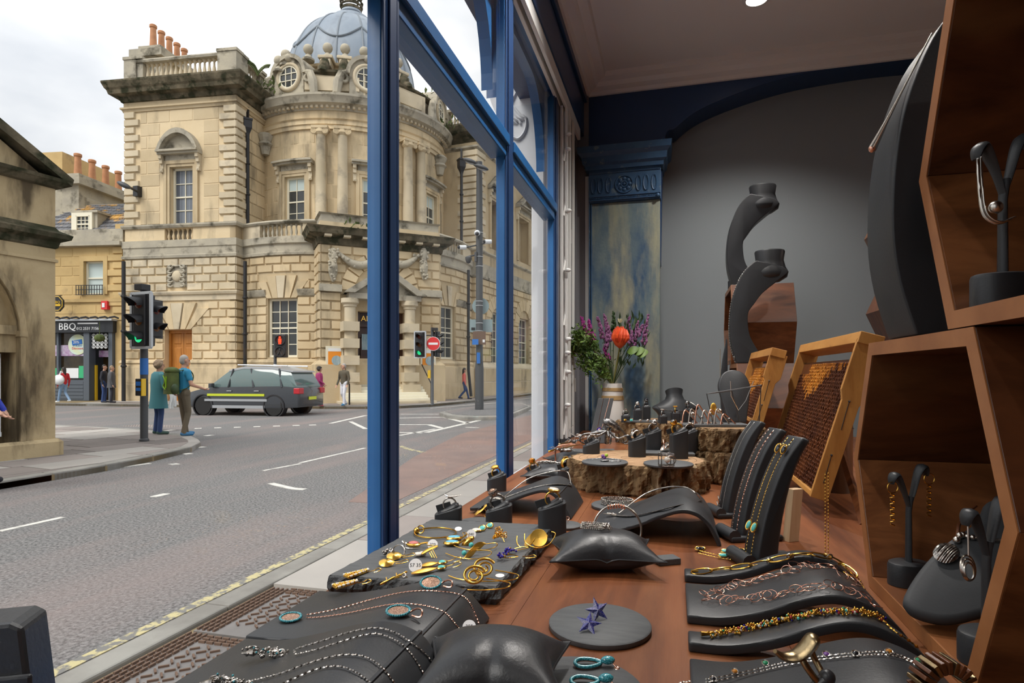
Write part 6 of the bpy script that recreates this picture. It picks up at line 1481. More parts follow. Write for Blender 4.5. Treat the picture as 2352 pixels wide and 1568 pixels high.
n_=len(edge);fs=[]
for j in range(4):
 for k in range(n_):fs.append((j*n_+k,j*n_+(k+1)%n_,(j+1)*n_+(k+1)%n_,(j+1)*n_+k))
MB().add([p for r_ in rg for p in r_],fs).obj('riven_edge','slate_edge',sl)
MB().add([V((p.x,p.y,ZT+.019))for p in rg[4]],[tuple(range(n_))]).obj('top_face','slate',sl)
ZS=ZT+.0192
# -------------- logs
def log(label,c,r,z0,z1,seed,sx=1,sy=1):
 rr=random.Random(seed);ph=[rr.uniform(0,6.28)for _ in range(9)];n=160;m=12
 t=thing('log_slice',label,'log slice',(c[0],c[1],z0),'bark-edged log slices')
 def rad(a):return r*(1+.04*sin(2*a+ph[0])+.03*sin(3*a+ph[1])+.018*sin(5*a+ph[2]))
 prev=[0]*n;lines=[]
 base=[rr.random()for _ in range(n)]
 def g(k,j):
  a=2*pi*k/n
  return .5*sin(23*a+ph[3]+.7*sin(j*.9+ph[4]+4*a))+.35*sin(41*a+ph[5]+1.3*sin(j*.6+7*a))+.5*(base[(k+(j//3))%n]-.5)
 vs=[];fs=[]
 for j in range(m+1):
  z=z0+(z1-z0)*j/m
  for k in range(n):
   a=2*pi*k/n;q=rad(a)+.0085*g(k,j)+rr.uniform(-.001,.001)-(.004 if j in(0,m)else 0);vs.append((c[0]+q*cos(a)*sx,c[1]+q*sin(a)*sy,z))
 for j in range(m):
  for k in range(n):fs.append((j*n+k,j*n+(k+1)%n,(j+1)*n+(k+1)%n,(j+1)*n+k))
 MB().add(vs,fs).obj('bark','bark',t)
 MB().add([(c[0]+(rad(2*pi*k/n)-.0075)*cos(2*pi*k/n)*sx,c[1]+(rad(2*pi*k/n)-.0075)*sin(2*pi*k/n)*sy,z1-.0002)for k in range(n)],[tuple(range(n))]).obj('cut_face','cut_wood',t)
 vs=[]
 for k in range(n):
  a=2*pi*k/n;vs+=[vs_ for vs_ in((c[0]+(rad(a)-.0078)*cos(a)*sx,c[1]+(rad(a)-.0078)*sin(a)*sy,z1-.0004),(c[0]+(rad(a)+.0075*g(k,m)-.004)*cos(a)*sx,c[1]+(rad(a)+.0075*g(k,m)-.004)*sin(a)*sy,z1))]
 MB().add(vs,[(2*k,2*((k+1)%n),2*((k+1)%n)+1,2*k+1)for k in range(n)]).obj('bark_rim','bark',t)
 w=MB()
 for q in(.25,.45,.62,.78,.9):w.tube([(c[0]+(rad(2*pi*k/60)-.0075)*q*cos(2*pi*k/60)*sx,c[1]+(rad(2*pi*k/60)-.0075)*q*sin(2*pi*k/60)*sy,z1-.0004)for k in range(60)],.0006,4,True)
 tag(w.obj('growth_rings','bark',t),None,None,kind='stuff')
L1=1.241;L2=1.301;L3=1.256
log('large bark-edged log slice in the middle, nearest of the logs',(-.075,1.325),.137,ZT,L1,3)
log('bark-edged log slice under another slice, right of the nearest log',(.125,1.465),.092,ZT,1.249,4)
log('bark-edged log slice stacked on top with silver figures and honeycomb frame',(.108,1.485),.096,1.2495,L2,5)
log('bark-edged log slice at the far end under the neck bust and ring boxes',(-.065,2.20),.132,ZT,L3,6)
coaster('round slate coaster on the log with amethyst wire brooch',tz(1389,1064,L1),.046,.005)
coaster('round slate coaster on the log with caged pearl ring',tz(1535,1068,L1),.048,.005)
def plate(label,p,lx,ly,rz,th=.006):
 X=T(p)@Rz(rz);o=MB().box(-lx/2,lx/2,-ly/2,ly/2,0,th,X).obj('slate_plate','slate',origin=p,bevel=.001)
 return tag(o,label,'slate plate','small slate plates')
plate('rectangular slate plate at the back of the nearest log',V((-.02,1.39,L1)),.13,.055,5)
plate('slate plate under the silver figures on the stacked log',V((.09,1.46,L2)),.15,.06,14)
plate('slate plate on the far log under small earrings',V((-.10,2.12,L3)),.12,.06,4)
plate('thin slate plate lying by the window under silver jewellery',V((-.235,1.80,ZT)),.16,.20,14)
plate('small slate plate beside the near ring stand',tz(1110,1195),.001,.001,0)if False else None
# -------------- ring stands and rings
RSTAND={}
def ring_stand(label,p,h=.042,rx=.019,ry=.0125,rz=15,slope=.012,kind='oval'):
 t=lthing('ring_stand',label,'ring stand',None,M=T(p)@Rz(rz),group='black leather ring stands')
 k=(h,rx,ry,slope,kind)
 if k not in RSTAND:
  n=28;lo=[];hi=[];ins=[];cu=[]
  for i in range(n):
   a=2*pi*i/n;e=.55 if kind=='oval' else .28;x=rx*math.copysign(abs(cos(a))**e,cos(a));y=ry*math.copysign(abs(sin(a))**e,sin(a));z=h+slope*x/rx*.5
   lo.append((x,y,0));hi.append((x,y,z));ins.append((x*.92,y*.9,z+.0015));cu.append((x*.80,y*.74,z+.0012))
  def loft(rs,cap=True):
   vs=[p_ for r_ in rs for p_ in r_];fs=[]
   for j in range(len(rs)-1):
    for i in range(n):fs.append((j*n+i,j*n+(i+1)%n,(j+1)*n+(i+1)%n,(j+1)*n+i))
   if cap:fs.append(tuple(range((len(rs)-1)*n,len(rs)*n)))
   return MB().add(vs,fs)
  b=loft([lo,[(x,y,z-.002)for x,y,z in hi],hi,ins,cu]).mesh('column','leather',smooth=40)
  c2=[(x*.97,y*.95,z+.0008)for x,y,z in cu];c3=[(x*.9,y*.8,z+.004)for x,y,z in cu];c4_=[(x*.6,y*.4,z+.0052)for x,y,z in cu]
  c=loft([c2,c3,c4_]).mesh('cushion','leather_soft',smooth=50)
  d=MB().cb((.003,0,h+.006),(rx*1.1,.0016,.011),Matrix.Rotation(-slope/rx*.5,4,'Y')).mesh('slot_tab','leather',bevel=.0006)
  RSTAND[k]=(b,c,d)
 for me,nm in zip(RSTAND[k],('column','cushion','slot_tab')):inst(me,nm,t)
 return p+V((0,0,h+.004))
def ring(label,p,r=.0095,m='gold',head='disc',rz=15,tilt=12,lean=0,th=.0013,gem='pearl',group=None,hs=1.0):
 t=lthing('finger_ring',label,'ring',None,M=T(p)@Rz(rz)@Ry(tilt)@Rx(lean),group=group)
 MB().ring(r,th,28,7,T(0,0,r*.55)@Rx(90)).obj('band',m,t,smooth=60)
 z=r*1.6
 if head=='disc':
  MB().lathe([(0,0),(.006*hs,.0),(.0085*hs,.0025),(.0085*hs,.004),(.0075*hs,.0048),(0,.0045)],20,T(0,0,z-.001)).obj('setting',m,t,smooth=50)
  MB().lathe([(.0068*hs,.0042),(.0055*hs,.0062),(0,.0066)],16,T(0,0,z-.001)).obj('stone',gem,t,smooth=60)
 elif head=='wide':
  MB().lathe([(r*.92,-.006),(r*1.06,-.0045),(r*1.06,.0045),(r*.92,.006)],28,T(0,0,r*.55)@Rx(90),cap=False).obj('wide_band',m,t,smooth=50)
  MB().cb((0,0,z+.0015),(.009,.009,.004),None).obj('setting',m,t,bevel=.001)
 elif head=='cup':
  MB().lathe([(.003,-.001),(.006,.001),(.0075,.006),(.0078,.009),(.0065,.0092),(.005,.007),(0,.006)],20,T(0,0,z-.002)).obj('setting',m,t,smooth=50)
  MB().sph((0,0,z+.007),.0055,10,7,sc=(1,1,.7)).obj('stone',gem,t,smooth=60)
 elif head=='wing':
  MB().tube(catmull([(-.014,0,z+.002),(-.006,0,z+.001),(.002,0,z+.004),(.012,.0,z+.010)],5),[.001+.0045*sin(pi*i/15)for i in range(16)],8,flat=.35).obj('leaf_top',m,t,smooth=60)
 elif head=='ball':MB().sph((0,0,z+.003),.0075,12,8).obj('stone',gem,t,smooth=60);MB().ring(.0072,.001,20,5,T(0,0,z+.001)).obj('setting',m,t)
 elif head=='cluster':
  w=MB()
  for k in range(9):w.sph((.006*cos(k*2.4)*(k/9)**.5,.006*sin(k*2.4)*(k/9)**.5,z+.002),.0026,7,5)
  w.obj('bead_cluster',gem,t,smooth=60)
 return t
q=ring_stand('oval black ring stand at the table edge carrying the antler ring',tz(1030,1216),.030,.021,.013);ring('silver ring with antler-shaped leaf top on the stand by the window',q,.010,'silver','wing',15,20)
q=ring_stand('oval black ring stand with the banded silver ring',tz(1146,1210),.030,.021,.013);ring('heavy silver ring with copper banded top',q,.0115,'silver_dark','cup',25,-25,0,.0022,'copper_pave',None,1.2)
q=ring_stand('tall oval black ring stand behind the gold discs',tz(1268,1240),.050,.0205,.013);ring('gold ring with oval milky stone on the tall stand',q,.0105,'gold','disc',15,8,0,.0013,'pearl',None,1.1)
q=ring_stand('oval black ring stand in front of the blue mullion',tz(1141,1126),.028,.020,.013,15);ring('gold ring with double square top in front of the mullion',q,.0095,'gold','disc',40,-14,0,.0016,'gold_matt')
q=ring_stand('oval black ring stand half hidden by the arched display',tz(1228,1108),.026,.019,.013);ring('gold ring with square cup beside the pillow',q,.0095,'gold','cup',15,-18,0,.0014,'gem_amber',None,1.0)
q=ring_stand('oval black ring stand between the arched display and the log',tz(1302,1115),.038,.020,.013);ring('wide polished gold cuff ring beside the log',q,.0115,'gold','wide',35,-10,0,.002)
q=ring_stand('low oval ring stand at the left of the nearest log',tz(1358,1041,L1),.022,.019,.0125,15);ring('silver bead ring at the left of the nearest log',q,.009,'silver_dark','cluster',15,10,0,.0014,'silver_dark')
q=ring_stand('oval ring stand in the middle of the nearest log',tz(1463,1048,L1),.038,.0185,.013,15);ring('silver and copper triple ring in the middle of the nearest log',q,.0105,'silver','wide',30,-28,0,.002)
q=ring_stand('tall oval ring stand at the right of the nearest log',tz(1559,1052,L1),.055,.019,.013,15);ring('large oxidised dome ring with gold band at the right of the nearest log',q+V((0,0,-.002)),.0115,'gold','cup',15,-30,0,.0022,'oxidised',None,1.6)
q=ring_stand('oval ring stand at the back of the nearest log',V((-.045,1.43,L1)),.045,.019,.0125,15);ring('silver netted dome ring at the back of the nearest log',q,.0105,'silver_dark','ball',15,10,0,.0018,'silver_dark')
q=ring_stand('oval ring stand behind the tall stand on the nearest log',V((.035,1.415,L1)),.048,.019,.0125,15);ring('silver ring seen behind the tall stand on the nearest log',q,.0095,'silver','cluster',15,14,0,.0014,'silver')
for i,(px,h,y,lab,hd,gm,mt_)in enumerate([(1437,.022,2.10,'leftmost','wide','pearl','silver_dark'),(1464,.040,2.14,'second from the left','ball','silver','silver'),(1484,.050,2.18,'tallest','ball','gem_black','oxidised'),(1522,.024,2.08,'low middle','cluster','silver','silver_dark'),(1551,.034,2.10,'second from the right','cluster','gold','gold'),(1578,.044,2.14,'rightmost','ball','oxidised','oxidised')]):
 p=ts(px,950,y);p.z=L3 if not(i==1 and False)else L3
 if px in(1437,1464):p.y-=.0
 q=ring_stand('square black ring box on the far log, %s of the row'%lab,p,h,.0135,.012,20,.001,'box');ring('dark silver ring on the %s ring box of the far log'%lab,q,.0105,mt_,hd,20+i*17,0,0,.0016,gm)
# -------------- earring trees
def tree(label,p,rz,sc=1.0):
 t=lthing('earring_tree',label,'earring stand',None,M=T(p)@Rz(rz)@S(sc),group='black Y-shaped earring trees')
 MB().lathe([(0,0),(.0225,0),(.0225,.021),(.0215,.0235),(.019,.0245),(0,.025)],32,sy=.75).obj('round_base','leather',t,smooth=40)
 MB().tube([(0,0,.024),(0,0,.08),(.002,0,.096)],[.0042,.0036,.004],8,flat=.7).obj('stem','leather',t,smooth=50)
 for s_ in(-1,1):
  h=.008 if s_>0 else 0
  MB().tube(catmull([(0,0,.084),(s_*.005,0,.099),(s_*.011,0,.112+h),(s_*.0165,0,.120+h),(s_*.0205,0,.117+h),(s_*.022,0,.110+h)],5),[.0032+.0034*sin(pi*min(1,i/25)**1.6)for i in range(26)],8,flat=.5).obj('arm','leather',t,smooth=50)
 return T(p)@Rz(rz)@S(sc)
fl_=HZ0-.1375+.0145
XT1=tree('slim black earring tree with gold twist earrings inside the large box',V((.245,.735,fl_)),25,.98)
XT2=tree('black earring tree with silver hoops at the front corner of the large box',V((.238,.553,fl_)),30,.98)
XT3=tree('black earring tree with long silver loop earrings in the stacked box',V((.240,.533,fl_+.276)),20,1.0)
# -------------- honeycomb frames
def combframe(label,NB,NT,s0,s1,dep,goldline,grp='honeycomb frames'):
 t=thing('honeycomb_frame',label,'honeycomb frame',(NB[0],(s0+s1)/2,NB[1]),grp)
 up=V((NT[0]-NB[0],0,NT[1]-NB[1]));H=up.length;up.normalize();nr=V((-up.z,0,up.x))
 X=basis(V((NB[0],s0,NB[1])),V((0,1,0)),up,nr);Ls=s1-s0
 for x0 in(0,Ls-.010):
  MB().prism([(0,-dep*.9),(H*.60,-dep*.9),(H*.68,-dep*1.15),(H,-dep*1.15),(H,0),(H*.68,0),(H*.62,-dep*.16),(0,-dep*.16)],x0,x0+.010,basis(V((NB[0],s0,NB[1])),up,nr,V((0,1,0)))).obj('end_bar','pine',t,bevel=.0008)
 MB().box(-.004,Ls+.004,H-.008,H+.012,-dep,0,X).obj('top_bar','pine',t,bevel=.001);MB().box(.01,Ls-.01,0,.009,-dep*.6,-dep*.2,X).obj('bottom_bar','pine',t,bevel=.001)
 cw=.0084;nx=int((Ls-.03)/cw);ny=int((H-.045)/(cw*.866));w=MB();rr=random.Random(5)
 for j in range(ny):
  for i in range(nx):
   cx=.016+(i+(.5 if j%2 else 0))*cw;cy=.014+j*cw*.866
   if cx>Ls-.014:continue
   lim=H-.022-.05*max(0,sin(3.1*cx/Ls+.4))**3*0-(.035 if cx>Ls*.72 else 0)
   if cy>lim or(cy<.04 and cx>Ls*.78):continue
   bul=-dep*.42+.006*sin(pi*i/nx)+rr.uniform(-.0008,.0008);r0=cw*.57
   g=1 if cy/H>goldline+.12*sin(cx*16)+rr.uniform(-.05,.05)else 0
   vs=[]
   for q,zz in((1.0,bul),(.80,bul+.0004),(.72,bul-.005)):vs+=[(cx+r0*q*cos(radians(30+60*k)),cy+r0*q*sin(radians(30+60*k)),zz)for k in range(6)]
   fs=[(k,(k+1)%6,6+(k+1)%6,6+k)for k in range(6)]+[(6+k,6+(k+1)%6,12+(k+1)%6,12+k)for k in range(6)]+[tuple(range(12,18))]
   w.add(vs,fs,X,g)
 tag(w.obj('wax_cells',['wax_dark','wax_gold'],t,fix=False),None,None,kind='stuff')
 MB().box(.012,Ls-.012,.012,H-.03,-dep*.60,-dep*.50,X).obj('wax_sheet','wax_dark',t)
 w=MB()
 for k in(.28,.62):w.rod(X@V((-.0006,H*k,-dep*.45)),X@V((-.0006,H*k-.05,-dep*.5)),.0006,4).sph((-.0008,H*k,-dep*.45),.002,6,4,X)
 w.obj('frame_wire','iron_black',t)
combframe('large honeycomb frame with dark wax leaning on the walnut boxes',(.222,1.212),(.302,1.482),1.13,1.62,.038,.74)
combframe('smaller honeycomb frame behind, standing on the stacked log',(.178,1.304),(.226,1.474),1.55,1.945,.034,.42)
pw_=tz(1805,1243);tag(MB().prism([(0,0),(.018,0),(.026,.075),(.008,.075)],-.006,.006,camX(pw_,20)).obj('wooden_wedge','pine_pale',origin=pw_,bevel=.0005),'pale pine strip propping up the large honeycomb frame','wedge')
pc=tz(1925,1128)
t=thing('metal_can','dull metal canister in the dark corner behind the honeycomb frame','canister',pc)
MB().lathe([(0,0),(.026,0),(.027,.002),(.027,.15),(.0285,.152),(.0285,.156),(.025,.157),(0,.157)],32,T(pc)).obj('body','tin',t,smooth=40);MB().ring(.0275,.0012,32,5,T(pc+V((0,0,.13)))).obj('rim','tin',t,smooth=50)
p0,p1=tz(1985,1205),at(1922,1000,1.22);tag(MB().tube([p0,p1],.007,4).obj('easel_leg','walnut_inner',origin=p0),'dark wooden easel strut slanting behind the honeycomb frame','strut')
# -------------- vase of flowers
vb=V((-.225,2.335,ZT));fv=thing('vase','tall white ceramic vase with two twine bands','vase',vb)
vz=lambda y:at(1411,y,vb.dot(c2w(0,1,0))).z
v0,v1=ZT,vz(880);hv=v1-v0
rv=lambda z:(.047-.012*max(0,(z-v0)/hv-.45)/.55)
MB().lathe([(0,v0),(rv(v0)-.002,v0)]+[(rv(v0+hv*k/10),v0+hv*k/10+(.001 if k==0 else 0))for k in range(11)]+[(rv(v1)-.004,v1),(rv(v1)-.005,v1-.05),(0,v1-.05)],36,T(vb.x,vb.y,0)).obj('body','ceramic',fv,smooth=40)
for y0,y1 in((898,890),(918,908)):
 a,b=vz(y0),vz(y1);MB().lathe([(rv(a)+.0005,a),(rv(a)+.0022,a+.001),(rv(b)+.0022,b-.001),(rv(b)+.0005,b)],36,T(vb.x,vb.y,0),cap=False).obj('twine_band','twine',fv,smooth=40)
vt=V((vb.x,vb.y,v1-.01));Yv=vb.dot(c2w(0,1,0))
fa=lambda px,py,dy=0:at(px,py,Yv+dy)
bq=thing('flower_bouquet','bouquet of heather, cedar sprigs and one orange protea in the white vase','flowers',vt)
def leafquad(w,p,d,n,wd):
 s_=d.cross(n).normalized()*wd;w.add([p,p+d*.5+s_+n*wd*.3,p+d,p+d*.5-s_+n*wd*.3],[(0,1,2,3)])
w=MB();w2=MB()
for(px,py,n_,r_)in((1335,775,190,.032),(1318,800,150,.028),(1345,810,210,.033),(1370,838,190,.03),(1325,788,130,.03),(1385,862,120,.022),(1303,803,80,.02),(1360,790,140,.03),(1385,832,110,.03),(1350,842,120,.025)):
 c=fa(px,py,R.uniform(-.05,.0));w2.tube(catmull([vt,vt.lerp(c,.5)+V((0,0,.03)),c],4),.0018,4)
 for k in range(n_):
  p=c+V((R.gauss(0,r_*.6),R.gauss(0,r_*.6),R.gauss(0,r_*.55)));d=V((R.uniform(-1,.4),R.uniform(-1,1),R.uniform(-.3,1))).normalized()*R.uniform(.010,.020)
  n=V((R.uniform(-1,1),R.uniform(-1,0),R.uniform(-1,1))).normalized();leafquad(w,p,d,n,.0034)
  if k%2:leafquad(w,p+d*.3,(d+V((0,0,.006)))*.75,n,.003);leafquad(w,p+d*.4,(d+V((-.006,0,0)))*.75,n,.003)
tag(w.obj('cedar_leaves','leaf',bq,fix=False),None,None,kind='stuff');w2.obj('cedar_stems','stem',bq)
def spike(x0,y0,x1,y1,m,rad,n_,dy=0):
 a,b=fa(x0,y0,dy),fa(x1,y1,dy);w=MB();MB().tube(catmull([vt,vt.lerp(a,.6)+V((0,0,.02)),a,b],4),.0014,4).obj('flower_stem','leaf_dark',bq)
 for k in range(n_):
  t_=k/n_;c=a.lerp(b,t_);an=R.uniform(0,2*pi);r_=rad*(1-.75*t_)*R.uniform(.5,1)
  w.sph(c+V((r_*cos(an),r_*sin(an),R.uniform(-.003,.003))),.0046*(1.1-.4*t_),5,4,sc=(1,1,1.4))
 w.obj('flower_spike',m,bq)
for a in[(1478,790,1489,722,'heather',.012,55),(1455,800,1465,738,'heather',.012,50),(1400,780,1388,722,'heather',.014,60),(1385,775,1372,728,'heather',.012,50),(1410,770,1409,715,'leaf_dark',.012,50),(1440,770,1446,728,'heather',.012,50),(1445,790,1452,760,'heather',.010,40),(1392,800,1395,760,'heather',.012,50),(1352,790,1336,728,'magenta_flower',.016,80),(1362,785,1352,735,'magenta_flower',.016,80),(1372,830,1364,790,'magenta_flower',.010,40),(1398,822,1386,800,'magenta_flower',.010,36),(1465,770,1477,745,'heather',.010,36)]:spike(*a,dy=R.uniform(-.03,.03))
w=MB()
for k in range(90):
 c=fa(R.uniform(1415,1480),R.uniform(735,850),R.uniform(-.0,.05));leafquad(w,c,V((R.uniform(-.4,.8),R.uniform(-.4,.4),1)).normalized()*R.uniform(.02,.05),V((0,-1,.2)),.004)
tag(w.obj('dark_foliage','leaf_dark',bq,fix=False),None,None,kind='stuff')
pc_=fa(1424,770,-.06)
MB().tube(catmull([vt,vt.lerp(pc_,.5)+V((.004,0,0)),pc_-V((0,0,.04))],5),.0035,6).obj('protea_stem','stem',bq,smooth=60)
w=MB()
for k in range(150):
 a=R.uniform(0,2*pi);e=R.random();b0=pc_+V((.006*cos(a)*e,.006*sin(a)*e,-.042));r1=.033*(.35+.65*e);z1=.028*(1.25-.6*e)
 w.tube(catmull([b0,pc_+V((r1*1.1*cos(a),r1*1.1*sin(a),-.012)),pc_+V((r1*.85*cos(a+.25),r1*.85*sin(a+.25),z1))],3),[.0016,.0018,.0018,.0017,.0016,.0014,.001],4)
tag(w.obj('protea_petals','protea',bq),None,None,kind='stuff')
MB().lathe([(.004,-.048),(.02,-.035),(.03,-.012),(.027,.012),(.012,.026),(0,.028)],20,T(pc_)).obj('protea_head','protea',bq,smooth=60)
for x,y,m in((1462,810,'leaf'),(1470,815,'leaf'),(1448,808,'leaf')):
 c=fa(x,y,-.05);w=MB();w.grid(lambda u,v:c+V((.045*(u-.3),-.01*sin(pi*u)+.02*(v-.5)*sin(pi*u),.016*(v-.5)*2*sin(pi*u)**.7+.012*u)),9,5);w.obj('broad_leaf',m,bq,smooth=60,fix=False)
w=MB();c=fa(1424,742,-.04)
for k in range(7):leafquad(w,c,V((.5*cos(k),.4*sin(k),1)).normalized()*.02,V((cos(k*2),-1,0)).normalized(),.005)
w.obj('cream_petals','cream_petal',bq,fix=False)
e0=ts(1372,985,2.13);e0.z=ZT
t=thing('pendant_card','slanted grey display card with evil-eye pendant beside the vase','display card',e0)
pe=ts(1353,980,2.10);X=basis(V((e0.x,2.10,ZT)),V((.97,.2,0)).normalized(),V((.18,.25,.95)).normalized(),V((.2,-.95,.2)).normalized())
MB().box(-.027,.027,.0,.165,-.012,0,X).obj('card','suede',t,bevel=.002)
MB().tube([X@V((-.009,.165,.001)),X@V((-.008,.06,.001)),X@V((0,.055,.001)),X@V((.008,.06,.001)),X@V((.013,.165,.001))],.0006,4).obj('chain','rose_gold',t)
for r_,m,o in((.0085,'rose_gold',0),(.0072,'lapis',.001),(.0035,'pearl',.002),(.0016,'gem_red',.003)):MB().lathe([(0,.001),(r_,.001),(r_,.002),(0,.0022)],18,X@T(-.001,.05,o)).obj('pendant',m,t)
# -------------- neck bust on the far log and small bust on the stacked log
def bust(label,p,rz,sc,m='leather'):
 t=lthing('neck_bust',label,'necklace bust',None,M=T(p)@Rz(rz)@S(sc),group='black neck busts')
 def f(u,v):
  a=2*pi*u;c,s_=cos(a),sin(a)
  K=[(0,.058,.030),(.25,.062,.034),(.45,.066,.032),(.6,.050,.030),(.72,.032,.026),(.85,.027,.025),(1,.030,.027)]
  for(v0,a0,b0),(v1,a1,b1)in zip(K,K[1:]):
   if v<=v1:q=(v-v0)/(v1-v0);q=q*q*(3-2*q);rx,ry=a0+(a1-a0)*q,b0+(b1-b0)*q;break
  wing=.016*max(0,1-abs(v-.42)/.22)*abs(c)**3
  return V((rx*c+wing*(1 if c>0 else-1),ry*s_-.03*(1-v)*1.0,.10*v+(.012*-s_*v**4)))
 w=MB().grid(f,36,18,cu=True);n=36;w.f.append(tuple(range(17*n,18*n)));w.m.append(0);w.f.append(tuple(range(n-1,-1,-1)));w.m.append(0)
 w.obj('shoulders',m,t,smooth=50);return t,f
p=ts(1548,955,2.27);p.z=L3
t,bf=bust('small black neck bust with thin silver chain on the far log',p,15,1.05)
MB().tube([bf(.5+k*.5/14,.60-.30*sin(pi*k/14))+V((0,-.001,.001))for k in range(15)],.0008,4).obj('chain','silver',t)
p=ts(1770,940,1.62);p=V((p.x-.03,1.66,L2-.0));p=V((.150,1.545,L2))
t=lthing('pendant_pad','upright black teardrop pad behind the wire stand on the stacked log','necklace bust',None,M=T(p)@Rz(10)@S(1.15))
w=MB();prf=[(p_.x,p_.y)for p_ in catmull([V(q)for q in((-.018,0,0),(-.024,.03,0),(-.030,.06,0),(-.033,.085,0),(-.022,.11,0),(0,.118,0),(.022,.11,0),(.033,.085,0),(.030,.06,0),(.024,.03,0),(.018,0,0))],4)]
MB().prism(prf,-.006,.006,Rx(72)).obj('pad','leather',t,bevel=.003,smooth=50)
MB().tube([(-.022,-.03,.09),(-.02,-.028,.06),(-.004,-.024,.03),(.01,-.026,.05),(.024,-.03,.09)],.0008,4).obj('chain','silver',t)
c_pts=[(2262,1172,.60),(2235,1215,.585),(2170,1245,.57),(2118,1290,.555),(2080,1350,.54),(2082,1385,.535),(2110,1415,.53),(2170,1440,.525),(2240,1425,.52),(2320,1380,.515),(2380,1320,.52),(2360,1250,.55),(2320,1180,.59)]
W3=[at(*q)for q in c_pts];cen=sum(W3,V((0,0,0)))/len(W3)
ax=(at(2330,1330,.52)-at(2080,1350,.54)).normalized();ay=(at(2262,1172,.60)-at(2200,1440,.525));ay=(ay-ax*ay.dot(ax)).normalized();az=ax.cross(ay);XB=basis(cen,ax,ay,az);XI=XB.inverted()
t=thing('pendant_bust','grey padded necklace bust with silver shell pendant inside the large box','necklace bust',V((cen.x,cen.y,fl_)))
pol=[(q.x,q.y)for q in catmull([V(((XI@p_).x,(XI@p_).y,0))for p_ in W3],4,True)]
MB().prism(pol,-.010,.004,XB).obj('pad','suede',t,bevel=.005,smooth=50)
sp_=lambda px,py:at(px,py,((cen.dot(az))-V((0,0,HZ)).dot(az))/ray(px,py).dot(az))+az*.006
sh=thing('shell_pendant','silver shell pendant on a chunky silver and bead chain','necklace',sp_(2172,1280))
X=basis(sp_(2171,1281)+az*.002,(ax*.8+ay*.6).normalized(),(ay*.8-ax*.6).normalized(),az)
w=MB()
w.grid(lambda u,v:V(((2*u-1)*.0125*sqrt(max(0,1-(2*v-1)**2)),(2*v-1)*.0095*1.0,.0055*max(0,1-(2*u-1)**2)*max(0,1-(2*v-1)**2)**.5+.0004*sin(v*70))),15,40,X);w.obj('shell','silver_dark',sh,smooth=70,fix=False)
w=MB()
for k,(px,py)in enumerate([(2195,1250),(2202,1240),(2210,1238),(2220,1242),(2232,1244),(2245,1246)]):w.sph(sp_(px,py)+az*.001,.0034-.0002*k,8,6)
w.obj('beads','silver',sh,smooth=60)
MB().tube([sp_(2196,1246),sp_(2200,1215),sp_(2215,1190),sp_(2240,1170)],.0016,6).obj('cord','walnut_inner',sh)
MB().tube([sp_(2245,1246),sp_(2290,1250),sp_(2330,1255)],.002,6).obj('chain','silver_dark',sh)
# -------------- jewellery helpers
def jw(name,label,cat,p,group=None):return thing(name,label,cat,p,group)
LK={}
def fchain(path,r,par_,m='silver',name='chain'):
 pts=resample(path,r*2.3);w=MB()
 for i in range(len(pts)-1):
  a,b=pts[i],pts[i+1];t_=(b-a);l=t_.length;t_=t_/l;s_=t_.cross(Z3);s_=s_.normalized()if s_.length>1e-4 else V((1,0,0));u=s_.cross(t_)
  if i%2:s_,u=u,s_
  c=(a+b)/2
  P_=[c-t_*l*.75,c+s_*r,c+u*r*.55,c-s_*r,c-u*r*.55,c+t_*l*.75]
  w.add(P_,[(0,2,1),(0,3,2),(0,4,3),(0,1,4),(5,1,2),(5,2,3),(5,3,4),(5,4,1)])
 return tag(w.obj(name,m,par_,fix=False),None,None)
def surfpath(pp,zf,lift=.0012,n=8):
 return catmull([onsurf(x,y,zf)+V((0,0,lift))for x,y in pp],n)
def hook(w,p,d,L_=.012,mi=0):
 d=d.normalized();s_=d.cross(Z3).normalized()
 w.tube(catmull([p,p+d*L_*.5+s_*.001,p+d*L_+V((0,0,.001)),p+d*L_*1.15+s_*L_*.35,p+d*L_*.6+s_*L_*.6,p+d*L_*.1+s_*L_*.55],4),.0005,5,mi=mi)
def tagdisc(label,p,word,r=.0065,tilt=40,rz=15):
 t=lthing('price_tag',label,'price tag',None,M=T(p)@Rz(rz)@Rx(tilt),group='white price tags');MB().lathe([(0,0),(r,0),(r,.0003),(0,.0003)],20,T(0,r,0),sy=1).obj('paper_disc','paper',t)
 if word:text_obj('price',word,r*.75,T(0,r,.0004),'ink',t,.0001)
TS=lambda px,py,dz=0:tz(px,py,ZS+dz)
U=lambda a,b:(TS(*b)-TS(*a)).normalized()
for i,(a,b,lab)in enumerate([((768,1352),(822,1338),'front'),((795,1328),(848,1312),'back')]):
 p,q=TS(*a),TS(*b);t=jw('drop_earring','gold mesh earring edged with pearls at the slate corner, %s one of the pair'%lab,'earring',p,'pearl mesh drop earrings');d=(q-p);s_=d.cross(Z3).normalized();w=MB();w2=MB()
 MB().prism([(0,-.0055),(.7,-.0035),(1,-.001),(1,.001),(.7,.0035),(0,.0055)],.0005,.003,basis(p,d,s_,Z3)).obj('mesh_drop','gold_matt',t,bevel=.0005)
 for k in range(30):
  f=k/30*1.0;sd=(-1 if k%2 else 1)*(.0055-.0045*f);(w if k%3 else w2).sph(p+d*f+s_*sd+V((0,0,.0028)),.0014,7,5)
 for k in range(40):w2.sph(p+d*R.random()*.9+s_*R.uniform(-.003,.003)+V((0,0,.0034)),.0009,5,4)
 w.obj('pearls','pearl',t,smooth=60);hook(w2,q,d);w2.obj('gold_beads','gold',t,smooth=60)
